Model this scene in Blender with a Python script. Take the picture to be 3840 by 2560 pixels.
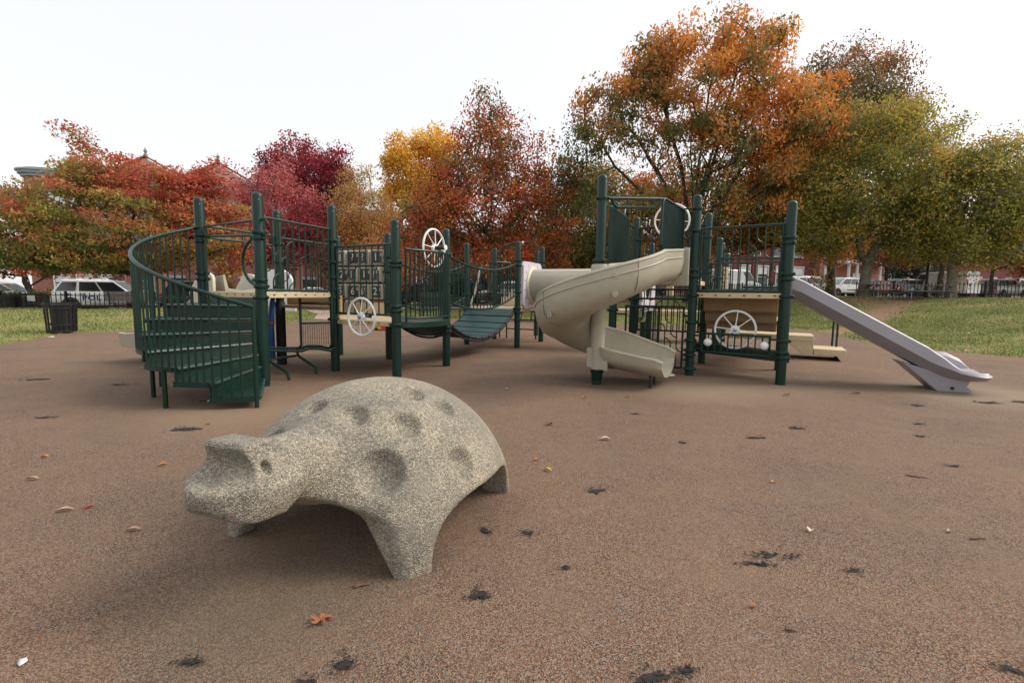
import bpy, bmesh, math, random
import numpy as np
from mathutils import Vector, Matrix, Quaternion

# ------------------------------------------------------------------ scene, camera, light
for o in list(bpy.data.objects):
    bpy.data.objects.remove(o, do_unlink=True)
scene = bpy.context.scene
COL = scene.collection
R = math.radians
rng = random.Random(7)

cam_data = bpy.data.cameras.new('camera')
cam_data.sensor_width = 36.0
cam_data.lens = 16.875
cam_data.clip_start = 0.05
cam_data.clip_end = 3000
cam = bpy.data.objects.new('camera', cam_data)
COL.objects.link(cam)
_p, _r = R(5.75), R(0.7)
_fwd = Vector((0, math.cos(_p), -math.sin(_p)))
_up0 = Vector((0, math.sin(_p), math.cos(_p)))
_rt0 = Vector((1, 0, 0))
_rt = _rt0 * math.cos(_r) + _up0 * math.sin(_r)
_up = _up0 * math.cos(_r) - _rt0 * math.sin(_r)
_m = Matrix((( _rt.x, _up.x, -_fwd.x, 0), (_rt.y, _up.y, -_fwd.y, 0), (_rt.z, _up.z, -_fwd.z, 1.2), (0, 0, 0, 1)))
cam.matrix_world = _m
scene.camera = cam

SUN_EL, SUN_AZ = 42.0, 84.0      # elevation; azimuth measured clockwise from +Y (into the picture)
world = bpy.data.worlds.new('World')
scene.world = world
world.use_nodes = True
wt = world.node_tree
wt.nodes.clear()
wo = wt.nodes.new('ShaderNodeOutputWorld')
wadd = wt.nodes.new('ShaderNodeAddShader')
sky = wt.nodes.new('ShaderNodeTexSky')
sky.sky_type = 'NISHITA'
sky.sun_disc = False
sky.sun_elevation = R(SUN_EL)
sky.sun_rotation = R(SUN_AZ)
sky.dust_density = 4.0
bg1 = wt.nodes.new('ShaderNodeBackground'); bg1.inputs['Strength'].default_value = 0.05
bg2 = wt.nodes.new('ShaderNodeBackground'); bg2.inputs['Color'].default_value = (1.0, 0.985, 0.965, 1)
bg2.inputs['Strength'].default_value = 0.77      # the even white cloud layer of an overcast evening
wt.links.new(sky.outputs[0], bg1.inputs['Color'])
wt.links.new(bg1.outputs[0], wadd.inputs[0]); wt.links.new(bg2.outputs[0], wadd.inputs[1])
wt.links.new(wadd.outputs[0], wo.inputs['Surface'])

sun_d = bpy.data.lights.new('sun', 'SUN')
sun_d.energy = 2.4
sun_d.angle = R(26)
sun_d.color = (1.0, 0.93, 0.84)
sun = bpy.data.objects.new('sun', sun_d)
COL.objects.link(sun)
_sd = Vector((math.sin(R(SUN_AZ)) * math.cos(R(SUN_EL)), math.cos(R(SUN_AZ)) * math.cos(R(SUN_EL)), math.sin(R(SUN_EL))))
sun.rotation_euler = _sd.to_track_quat('Z', 'Y').to_euler()
sun.location = _sd * 50

vs = scene.view_settings
vs.view_transform = 'Standard'
vs.look = 'None'
vs.exposure = 0.2
vs.gamma = 1.0
vs.use_curve_mapping = False

# ------------------------------------------------------------------ materials
def new_mat(name):
    m = bpy.data.materials.new(name)
    m.use_nodes = True
    nt = m.node_tree
    return m, nt, nt.nodes['Principled BSDF']

def node(nt, t, **kw):
    n = nt.nodes.new(t)
    for k, v in kw.items():
        if k in n.inputs:
            n.inputs[k].default_value = v
        else:
            setattr(n, k, v)
    return n

def ramp(nt, stops):
    n = nt.nodes.new('ShaderNodeValToRGB')
    cr = n.color_ramp
    while len(cr.elements) < len(stops):
        cr.elements.new(0.5)
    for e, (p, c) in zip(cr.elements, stops):
        e.position = p
        e.color = (*c, 1) if len(c) == 3 else c
    return n

def sc(c, k):
    return tuple(min(1.0, x * k) for x in c)

def mat(name, col, rough=0.5, var=0.18, scale=6.0, bump=0.0, bscale=80.0, metal=0.0, col2=None, spec=0.5, dirt=None, dirt_amt=0.5):
    """painted / moulded surface: base colour drifting between two tones, fine relief, optional blotchy dirt"""
    m, nt, b = new_mat(name)
    tc = node(nt, 'ShaderNodeNewGeometry')
    n1 = node(nt, 'ShaderNodeTexNoise', Scale=scale, Detail=5.0, Roughness=0.6)
    nt.links.new(tc.outputs['Position'], n1.inputs['Vector'])
    c2 = col2 or sc(col, 1 - var)
    r = ramp(nt, [(0.3, c2), (0.72, sc(col, 1 + var * 0.4))])
    nt.links.new(n1.outputs['Fac'], r.inputs['Fac'])
    last = r.outputs['Color']
    if dirt:
        n3 = node(nt, 'ShaderNodeTexNoise', Scale=scale * 2.3, Detail=8.0, Roughness=0.75)
        nt.links.new(tc.outputs['Position'], n3.inputs['Vector'])
        r3 = ramp(nt, [(0.5, (0, 0, 0)), (0.72, (dirt_amt,) * 3)])
        nt.links.new(n3.outputs['Fac'], r3.inputs['Fac'])
        mx = node(nt, 'ShaderNodeMix', data_type='RGBA')
        nt.links.new(r3.outputs['Color'], mx.inputs['Factor'])
        nt.links.new(last, mx.inputs[6]); mx.inputs[7].default_value = (*dirt, 1)
        last = mx.outputs[2]
    nt.links.new(last, b.inputs['Base Color'])
    rr = node(nt, 'ShaderNodeMapRange')
    rr.inputs['To Min'].default_value = max(0.05, rough - 0.1); rr.inputs['To Max'].default_value = min(1, rough + 0.12)
    nt.links.new(n1.outputs['Fac'], rr.inputs['Value'])
    nt.links.new(rr.outputs['Result'], b.inputs['Roughness'])
    b.inputs['Metallic'].default_value = metal
    b.inputs['Specular IOR Level'].default_value = spec
    if bump:
        n2 = node(nt, 'ShaderNodeTexNoise', Scale=bscale, Detail=3.0)
        nt.links.new(tc.outputs['Position'], n2.inputs['Vector'])
        bp = node(nt, 'ShaderNodeBump', Strength=bump, Distance=0.01)
        nt.links.new(n2.outputs['Fac'], bp.inputs['Height'])
        nt.links.new(bp.outputs['Normal'], b.inputs['Normal'])
    return m

M = {}
M['green'] = mat('green_powder_coat', (0.0055, 0.0290, 0.0205), 0.36, 0.25, 3.0, 0.05, 260, spec=0.33, dirt=(0.018, 0.034, 0.026), dirt_amt=0.35)
M['green_vinyl'] = mat('green_vinyl_tread', (0.0050, 0.0300, 0.0215), 0.30, 0.25, 5.0, 0.35, 130, dirt=(0.075, 0.060, 0.042), dirt_amt=0.3)
M['bridge_green'] = mat('bridge_plank_green', (0.007, 0.045, 0.045), 0.5, 0.2, 4.0, 0.1, 150)
M['black_rubber'] = mat('black_rubber', (0.012, 0.012, 0.014), 0.7, 0.2, 9.0, 0.2, 120)
M['worn'] = mat('exposed_rubber_base', (0.020, 0.019, 0.019), 0.9, 0.5, 260.0, 0.6, 300, dirt=(0.16, 0.11, 0.075), dirt_amt=0.5)
M['black_iron'] = mat('black_iron', (0.014, 0.013, 0.014), 0.42, 0.2, 7.0, 0.1, 120)
M['nosing'] = mat('pale_green_nosing', (0.035, 0.075, 0.062), 0.28, 0.4, 12.0, 0.3, 130, dirt=(0.16, 0.15, 0.12), dirt_amt=0.5)  # paler grey-green tone along the tread edges
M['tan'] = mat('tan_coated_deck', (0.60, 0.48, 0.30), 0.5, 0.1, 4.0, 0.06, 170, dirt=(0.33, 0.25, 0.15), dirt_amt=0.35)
M['tan_shaded'] = mat('shaded_tan_deck', (0.36, 0.235, 0.115), 0.65, 0.15, 4.0, 0.06, 170, dirt=(0.17, 0.11, 0.06), dirt_amt=0.5)  # darker copy of the tan coat; under-deck shade put into its colour
M['beige'] = mat('beige_moulded_plastic', (0.40, 0.37, 0.285), 0.42, 0.07, 3.0, 0.05, 300, dirt=(0.24, 0.20, 0.14), dirt_amt=0.36)
M['beige_pale'] = mat('pale_beige_plastic', (0.60, 0.55, 0.42), 0.45, 0.07, 4.0)
M['lilac'] = mat('faded_lilac_plastic', (0.315, 0.298, 0.330), 0.4, 0.1, 2.5, 0.05, 300, dirt=(0.30, 0.28, 0.31), dirt_amt=0.4)
M['lilac_pale'] = mat('bleached_lilac_plastic', (0.60, 0.56, 0.60), 0.55, 0.08, 4.0, 0.04, 200, dirt=(0.40, 0.36, 0.37), dirt_amt=0.5)
M['white'] = mat('white_plastic', (0.80, 0.81, 0.80), 0.35, 0.06, 5.0)
M['white_rough'] = mat('white_paint_weathered', (0.74, 0.74, 0.72), 0.55, 0.1, 5.0)
M['silver'] = mat('zinc_bolt', (0.45, 0.45, 0.44), 0.35, 0.1, 9.0, metal=0.9)
M['black_panel'] = mat('black_number_plate', (0.016, 0.016, 0.020), 0.45, 0.2, 6.0)
M['cream'] = mat('cream_print', (0.55, 0.51, 0.41), 0.5, 0.05, 6.0)
M['blue_plastic'] = mat('blue_plastic', (0.015, 0.09, 0.30), 0.35, 0.2, 5.0)
M['red_plastic'] = mat('red_plastic', (0.50, 0.03, 0.025), 0.4, 0.15, 5.0)
M['yellow_plastic'] = mat('yellow_plastic', (0.85, 0.42, 0.02), 0.35, 0.1, 8.0)
M['rope'] = mat('pale_rope', (0.55, 0.52, 0.44), 0.9, 0.3, 60.0, 0.5, 160)
M['wood_grey'] = mat('grey_weathered_wood', (0.21, 0.185, 0.16), 0.8, 0.4, 9.0, 0.4, 60)
M['galv'] = mat('galvanised_pipe', (0.30, 0.30, 0.29), 0.5, 0.2, 8.0, metal=0.6)

# aggregate concrete for the turtle: rounded pebbles of many tones in grey cement
def aggregate():
    m, nt, b = new_mat('exposed_aggregate_concrete')
    g = node(nt, 'ShaderNodeNewGeometry')
    v = node(nt, 'ShaderNodeTexVoronoi', Scale=165.0, Randomness=1.0)
    nt.links.new(g.outputs['Position'], v.inputs['Vector'])
    sep = node(nt, 'ShaderNodeSeparateColor')
    nt.links.new(v.outputs['Color'], sep.inputs[0])
    r = ramp(nt, [(0.0, (0.13, 0.115, 0.095)), (0.22, (0.23, 0.205, 0.165)), (0.5, (0.37, 0.325, 0.25)),
                  (0.8, (0.52, 0.455, 0.345)), (0.95, (0.64, 0.585, 0.47)), (1.0, (0.46, 0.29, 0.16))])
    nt.links.new(sep.outputs[0], r.inputs['Fac'])
    d = ramp(nt, [(0.50, (0, 0, 0)), (0.72, (1, 1, 1))])
    nt.links.new(v.outputs['Distance'], d.inputs['Fac'])
    # how worn: cement skin against washed pebbles, as broad blotches
    n = node(nt, 'ShaderNodeTexNoise', Scale=3.2, Detail=6.0, Roughness=0.65)
    nt.links.new(g.outputs['Position'], n.inputs['Vector'])
    skin = ramp(nt, [(0.50, (0, 0, 0)), (0.68, (1, 1, 1))])
    nt.links.new(n.outputs['Fac'], skin.inputs['Fac'])
    cem = ramp(nt, [(0.3, (0.20, 0.19, 0.165)), (0.7, (0.33, 0.305, 0.25))])
    n2 = node(nt, 'ShaderNodeTexNoise', Scale=14.0, Detail=6.0)
    nt.links.new(g.outputs['Position'], n2.inputs['Vector'])
    nt.links.new(n2.outputs['Fac'], cem.inputs['Fac'])
    mx = node(nt, 'ShaderNodeMix', data_type='RGBA')
    nt.links.new(d.outputs['Color'], mx.inputs['Factor'])
    nt.links.new(r.outputs['Color'], mx.inputs[6]); nt.links.new(cem.outputs['Color'], mx.inputs[7])
    sk = node(nt, 'ShaderNodeMath', operation='MULTIPLY'); sk.inputs[1].default_value = 0.55
    nt.links.new(skin.outputs['Color'], sk.inputs[0])
    mx2 = node(nt, 'ShaderNodeMix', data_type='RGBA')
    nt.links.new(sk.outputs[0], mx2.inputs['Factor'])
    nt.links.new(mx.outputs[2], mx2.inputs[6]); nt.links.new(cem.outputs['Color'], mx2.inputs[7])
    # old grey weathering
    n4 = node(nt, 'ShaderNodeTexNoise', Scale=2.1, Detail=7.0, Roughness=0.7)
    nt.links.new(g.outputs['Position'], n4.inputs['Vector'])
    wr = ramp(nt, [(0.42, (0.66, 0.66, 0.665)), (0.62, (0.93, 0.905, 0.85))])
    nt.links.new(n4.outputs['Fac'], wr.inputs['Fac'])
    mul = node(nt, 'ShaderNodeMix', data_type='RGBA', blend_type='MULTIPLY'); mul.inputs['Factor'].default_value = 1.0
    nt.links.new(mx2.outputs[2], mul.inputs[6]); nt.links.new(wr.outputs['Color'], mul.inputs[7])
    nt.links.new(mul.outputs[2], b.inputs['Base Color'])
    b.inputs['Roughness'].default_value = 0.85
    inv = node(nt, 'ShaderNodeMath', operation='SUBTRACT'); inv.inputs[0].default_value = 1.0
    nt.links.new(v.outputs['Distance'], inv.inputs[1])
    bp = node(nt, 'ShaderNodeBump', Strength=0.75, Distance=0.006)
    nt.links.new(inv.outputs[0], bp.inputs['Height'])
    nt.links.new(bp.outputs['Normal'], b.inputs['Normal'])
    return m
M['aggregate'] = aggregate()

# poured rubber granules: tan, brown, rust, grey and black crumbs, plus broad sun-bleached and dusty areas
def granules():
    m, nt, b = new_mat('poured_rubber_granules')
    g = node(nt, 'ShaderNodeNewGeometry')
    v = node(nt, 'ShaderNodeTexVoronoi', Scale=260.0)
    nt.links.new(g.outputs['Position'], v.inputs['Vector'])
    sep = node(nt, 'ShaderNodeSeparateColor')
    nt.links.new(v.outputs['Color'], sep.inputs[0])
    r = ramp(nt, [(0.0, (0.025, 0.025, 0.030)), (0.18, (0.075, 0.066, 0.064)), (0.32, (0.16, 0.066, 0.044)), (0.46, (0.15, 0.102, 0.074)),
                  (0.60, (0.27, 0.145, 0.075)), (0.74, (0.23, 0.195, 0.165)), (0.90, (0.37, 0.305, 0.245)), (1.0, (0.17, 0.19, 0.205))])
    nt.links.new(sep.outputs[0], r.inputs['Fac'])
    # broad drift between redder and greyer mixes
    n1 = node(nt, 'ShaderNodeTexNoise', Scale=0.55, Detail=7.0, Roughness=0.68)
    nt.links.new(g.outputs['Position'], n1.inputs['Vector'])
    drift = ramp(nt, [(0.32, (0.70, 0.69, 0.64)), (0.50, (0.90, 0.815, 0.725)), (0.70, (1.05, 0.87, 0.69))])
    nt.links.new(n1.outputs['Fac'], drift.inputs['Fac'])
    mul = node(nt, 'ShaderNodeMix', data_type='RGBA', blend_type='MULTIPLY'); mul.inputs['Factor'].default_value = 1.0
    nt.links.new(r.outputs['Color'], mul.inputs[6]); nt.links.new(drift.outputs['Color'], mul.inputs[7])
    # dusty, bleached ground: grows with distance from the well trodden middle, broken by noise
    n2 = node(nt, 'ShaderNodeTexNoise', Scale=1.6, Detail=8.0, Roughness=0.7)
    nt.links.new(g.outputs['Position'], n2.inputs['Vector'])
    dust = ramp(nt, [(0.42, (0, 0, 0)), (0.72, (0.62, 0.62, 0.62))])
    nt.links.new(n2.outputs['Fac'], dust.inputs['Fac'])
    mx = node(nt, 'ShaderNodeMix', data_type='RGBA')
    nt.links.new(dust.outputs['Color'], mx.inputs['Factor'])
    nt.links.new(mul.outputs[2], mx.inputs[6]); mx.inputs[7].default_value = (0.215, 0.145, 0.090, 1)
    # pale dust worn in by feet below the slides and the stairs, a mossy green film behind, painted shade under the turtle's head
    last = mx.outputs[2]
    for (px_, py_, rad_, col_, amt_) in ((2.3, 6.2, 1.0, (0.27, 0.205, 0.135), .75), (5.9, 6.0, 1.1, (0.27, 0.21, 0.145), .75), (-2.7, 4.7, 1.0, (0.25, 0.175, 0.11), .7), (3.2, 6.3, 1.2, (0.24, 0.18, 0.12), .5),
                                         (-2.9, 9.2, 1.0, (0.105, 0.105, 0.045), .55), (-1.6, 10.2, .9, (0.10, 0.10, 0.05), .4), (-.95, 1.75, .55, (0.10, 0.085, 0.06), .45)):
        vd = node(nt, 'ShaderNodeVectorMath', operation='DISTANCE'); vd.inputs[1].default_value = (px_, py_, 0)
        nt.links.new(g.outputs['Position'], vd.inputs[0])
        dn = node(nt, 'ShaderNodeMath', operation='MULTIPLY_ADD'); dn.inputs[1].default_value = 1.3 * rad_
        nt.links.new(n2.outputs['Fac'], dn.inputs[0]); nt.links.new(vd.outputs['Value'], dn.inputs[2])
        mr = node(nt, 'ShaderNodeMapRange', interpolation_type='SMOOTHSTEP'); mr.inputs['From Min'].default_value = rad_ * .9; mr.inputs['From Max'].default_value = rad_ * 1.9
        mr.inputs['To Min'].default_value = amt_; mr.inputs['To Max'].default_value = 0.0
        nt.links.new(dn.outputs[0], mr.inputs['Value'])
        mz = node(nt, 'ShaderNodeMix', data_type='RGBA'); mz.inputs[7].default_value = (*col_, 1)
        nt.links.new(mr.outputs['Result'], mz.inputs['Factor']); nt.links.new(last, mz.inputs[6]); last = mz.outputs[2]
    # small dark crumbs missing
    n3 = node(nt, 'ShaderNodeTexNoise', Scale=9.0, Detail=4.0, Roughness=0.8)
    nt.links.new(g.outputs['Position'], n3.inputs['Vector'])
    pit = ramp(nt, [(0.68, (0, 0, 0)), (0.74, (0.75, 0.75, 0.75))])
    nt.links.new(n3.outputs['Fac'], pit.inputs['Fac'])
    mx3 = node(nt, 'ShaderNodeMix', data_type='RGBA')
    nt.links.new(pit.outputs['Color'], mx3.inputs['Factor'])
    nt.links.new(last, mx3.inputs[6]); mx3.inputs[7].default_value = (0.05, 0.04, 0.035, 1)
    nt.links.new(mx3.outputs[2], b.inputs['Base Color'])
    b.inputs['Roughness'].default_value = 0.88
    b.inputs['Specular IOR Level'].default_value = 0.3
    bp = node(nt, 'ShaderNodeBump', Strength=0.8, Distance=0.004)
    nt.links.new(v.outputs['Distance'], bp.inputs['Height'])
    n5 = node(nt, 'ShaderNodeTexNoise', Scale=2.5, Detail=3.0)
    nt.links.new(g.outputs['Position'], n5.inputs['Vector'])
    bp2 = node(nt, 'ShaderNodeBump', Strength=0.5, Distance=0.05)
    nt.links.new(n5.outputs['Fac'], bp2.inputs['Height'])
    nt.links.new(bp.outputs['Normal'], bp2.inputs['Normal'])
    nt.links.new(bp2.outputs['Normal'], b.inputs['Normal'])
    return m
M['granules'] = granules()

# lawn soil under the blades; the colour attribute 'soil' marks trodden earth
def lawn_mat():
    m, nt, b = new_mat('autumn_lawn')
    g = node(nt, 'ShaderNodeNewGeometry')
    n1 = node(nt, 'ShaderNodeTexNoise', Scale=0.7, Detail=8.0, Roughness=0.7)
    n2 = node(nt, 'ShaderNodeTexNoise', Scale=14.0, Detail=6.0, Roughness=0.8)
    nt.links.new(g.outputs['Position'], n1.inputs['Vector']); nt.links.new(g.outputs['Position'], n2.inputs['Vector'])
    ad = node(nt, 'ShaderNodeMath', operation='MULTIPLY_ADD'); ad.inputs[1].default_value = 0.45
    nt.links.new(n2.outputs['Fac'], ad.inputs[0])
    sb = node(nt, 'ShaderNodeMath', operation='MULTIPLY'); sb.inputs[1].default_value = 0.62
    nt.links.new(n1.outputs['Fac'], sb.inputs[0]); nt.links.new(sb.outputs[0], ad.inputs[2])
    r = ramp(nt, [(0.36, (0.095, 0.145, 0.036)), (0.5, (0.17, 0.195, 0.058)), (0.6, (0.27, 0.24, 0.10)), (0.70, (0.30, 0.22, 0.115))])
    nt.links.new(ad.outputs[0], r.inputs['Fac'])
    at = node(nt, 'ShaderNodeAttribute'); at.attribute_name = 'soil'
    e = ramp(nt, [(0.3, (0.19, 0.125, 0.075)), (0.7, (0.33, 0.225, 0.135))])
    nt.links.new(n2.outputs['Fac'], e.inputs['Fac'])
    th = node(nt, 'ShaderNodeMath', operation='ADD'); th.use_clamp = True
    nz = node(nt, 'ShaderNodeMapRange'); nz.inputs['From Min'].default_value = 0.3; nz.inputs['From Max'].default_value = 0.7
    nz.inputs['To Min'].default_value = -0.35; nz.inputs['To Max'].default_value = 0.35
    nt.links.new(n2.outputs['Fac'], nz.inputs['Value'])
    nt.links.new(at.outputs['Fac'], th.inputs[0]); nt.links.new(nz.outputs['Result'], th.inputs[1])
    st = node(nt, 'ShaderNodeMapRange'); st.inputs['From Min'].default_value = 0.35; st.inputs['From Max'].default_value = 0.75
    nt.links.new(th.outputs[0], st.inputs['Value'])
    mx = node(nt, 'ShaderNodeMix', data_type='RGBA')
    nt.links.new(st.outputs['Result'], mx.inputs['Factor'])
    nt.links.new(r.outputs['Color'], mx.inputs[6]); nt.links.new(e.outputs['Color'], mx.inputs[7])
    nt.links.new(mx.outputs[2], b.inputs['Base Color'])
    b.inputs['Roughness'].default_value = 0.95
    b.inputs['Specular IOR Level'].default_value = 0.15
    bp = node(nt, 'ShaderNodeBump', Strength=0.7, Distance=0.04)
    nt.links.new(n2.outputs['Fac'], bp.inputs['Height']); nt.links.new(bp.outputs['Normal'], b.inputs['Normal'])
    return m
M['lawn'] = lawn_mat()

def leaf_mat(name, trans=0.35, rough=0.55):
    """leaf colour comes from the 'tint' attribute (each leaf its own autumn tone); light passes through"""
    m, nt, b = new_mat(name)
    at = node(nt, 'ShaderNodeAttribute'); at.attribute_name = 'tint'
    nt.links.new(at.outputs['Color'], b.inputs['Base Color'])
    b.inputs['Roughness'].default_value = rough
    b.inputs['Specular IOR Level'].default_value = 0.3
    tr = node(nt, 'ShaderNodeBsdfTranslucent')
    nt.links.new(at.outputs['Color'], tr.inputs['Color'])
    mx = node(nt, 'ShaderNodeMixShader'); mx.inputs[0].default_value = trans
    out = [n for n in nt.nodes if n.type == 'OUTPUT_MATERIAL'][0]
    nt.links.new(b.outputs[0], mx.inputs[1]); nt.links.new(tr.outputs[0], mx.inputs[2])
    nt.links.new(mx.outputs[0], out.inputs['Surface'])
    return m
M['leaf'] = leaf_mat('autumn_leaf', 0.42)
M['grass'] = leaf_mat('grass_blade', 0.25, 0.6)
M['bark'] = mat('dark_bark', (0.060, 0.050, 0.042), 0.9, 0.45, 9.0, 0.8, 40)
M['bark_pale'] = mat('pale_grey_bark', (0.21, 0.185, 0.14), 0.9, 0.4, 6.0, 0.6, 30, dirt=(0.10, 0.09, 0.07), dirt_amt=0.6)

def brick_mat(name, c1, c2, mortar, s=5.0):
    m, nt, b = new_mat(name)
    tc = node(nt, 'ShaderNodeTexCoord')
    sepv = node(nt, 'ShaderNodeSeparateXYZ'); nt.links.new(tc.outputs['Object'], sepv.inputs[0])
    su = node(nt, 'ShaderNodeMath', operation='ADD')
    nt.links.new(sepv.outputs['X'], su.inputs[0]); nt.links.new(sepv.outputs['Y'], su.inputs[1])
    cmb = node(nt, 'ShaderNodeCombineXYZ')
    nt.links.new(su.outputs[0], cmb.inputs['X']); nt.links.new(sepv.outputs['Z'], cmb.inputs['Y'])
    br = node(nt, 'ShaderNodeTexBrick', Scale=s)
    br.inputs['Color1'].default_value = (*c1, 1); br.inputs['Color2'].default_value = (*c2, 1); br.inputs['Mortar'].default_value = (*mortar, 1)
    br.inputs['Mortar Size'].default_value = 0.012
    nt.links.new(cmb.outputs[0], br.inputs['Vector'])
    n = node(nt, 'ShaderNodeTexNoise', Scale=0.9, Detail=6.0, Roughness=0.7)
    nt.links.new(tc.outputs['Object'], n.inputs['Vector'])
    r = ramp(nt, [(0.3, (0.72, 0.72, 0.74)), (0.7, (1.1, 1.06, 1.02))])
    nt.links.new(n.outputs['Fac'], r.inputs['Fac'])
    mx = node(nt, 'ShaderNodeMix', data_type='RGBA', blend_type='MULTIPLY'); mx.inputs['Factor'].default_value = 1
    nt.links.new(br.outputs['Color'], mx.inputs[6]); nt.links.new(r.outputs['Color'], mx.inputs[7])
    nt.links.new(mx.outputs[2], b.inputs['Base Color'])
    b.inputs['Roughness'].default_value = 0.88
    return m
M['brick'] = brick_mat('red_brick', (0.30, 0.105, 0.078), (0.23, 0.078, 0.06), (0.28, 0.20, 0.165))
M['brick_dark'] = brick_mat('dark_red_brick', (0.20, 0.045, 0.040), (0.15, 0.036, 0.034), (0.10, 0.06, 0.055))
M['brick_orange'] = brick_mat('orange_brick', (0.36, 0.145, 0.105), (0.29, 0.11, 0.082), (0.33, 0.24, 0.20))
M['trim'] = mat('white_trim_paint', (0.66, 0.67, 0.67), 0.6, 0.1, 2.0)
M['trim_blue'] = mat('grey_blue_trim', (0.30, 0.35, 0.40), 0.6, 0.12, 2.0)
M['slate'] = mat('dark_slate', (0.06, 0.065, 0.075), 0.7, 0.2, 3.0)
M['pink'] = mat('salmon_terracotta', (0.62, 0.30, 0.24), 0.7, 0.1, 3.0)
M['stucco'] = mat('grey_render', (0.27, 0.26, 0.25), 0.9, 0.12, 2.0)
M['asphalt'] = mat('asphalt', (0.055, 0.055, 0.057), 0.9, 0.25, 3.0, 0.4, 90)
M['paving'] = mat('pavement_concrete', (0.33, 0.27, 0.225), 0.9, 0.2, 2.0, 0.3, 60)
M['path'] = mat('pink_rubber_path', (0.44, 0.32, 0.275), 0.9, 0.12, 2.0, 0.3, 120)
M['window_glass'] = mat('window_glass', (0.05, 0.065, 0.075), 0.08, 0.2, 1.0, spec=0.9)
M['car_glass'] = mat('tinted_car_glass', (0.018, 0.022, 0.026), 0.06, 0.2, 1.0, spec=0.9)
M['car_glass_pale'] = mat('windscreen_glass', (0.17, 0.25, 0.26), 0.06, 0.2, 1.0, spec=0.9)
M['tyre'] = mat('tyre_rubber', (0.016, 0.016, 0.017), 0.85, 0.2, 9.0)
M['rim'] = mat('alloy_rim', (0.42, 0.42, 0.43), 0.35, 0.1, 9.0, metal=0.7)
M['lamp_red'] = mat('red_lamp_lens', (0.50, 0.02, 0.02), 0.2, 0.1, 9.0)
M['lamp_clear'] = mat('clear_lamp_lens', (0.62, 0.64, 0.66), 0.15, 0.1, 9.0)
M['amber'] = mat('amber_lens', (0.75, 0.28, 0.03), 0.2, 0.1, 9.0)
M['decal_blue'] = mat('blue_decal', (0.035, 0.075, 0.24), 0.5, 0.05, 5.0)
M['sign_green'] = mat('green_road_sign', (0.0, 0.30, 0.13), 0.5, 0.05, 5.0)
M['dark_trim'] = mat('dark_grey_trim', (0.03, 0.03, 0.033), 0.6, 0.15, 6.0)
def paint(name, c):
    m, nt, b = new_mat(name)
    b.inputs['Base Color'].default_value = (*c, 1); b.inputs['Roughness'].default_value = 0.28
    b.inputs['Coat Weight'].default_value = 0.6; b.inputs['Coat Roughness'].default_value = 0.06
    return m
for k, c in dict(car_white=(0.74, 0.75, 0.76), car_black=(0.010, 0.011, 0.014), car_navy=(0.012, 0.018, 0.035), car_silver=(0.40, 0.41, 0.42),
                 car_red=(0.22, 0.014, 0.018), car_blue=(0.02, 0.045, 0.12), car_grey=(0.10, 0.105, 0.11), car_sage=(0.23, 0.26, 0.24)).items():
    M[k] = paint(k, c)
m, nt, b = new_mat('lit_lamp_globe')
b.inputs['Emission Color'].default_value = (1.0, 0.80, 0.62, 1); b.inputs['Emission Strength'].default_value = 2.6
M['lamp_lit'] = m

# ------------------------------------------------------------------ geometry helpers
ORIGIN = {}     # world origin of a thing built in world coordinates

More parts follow.
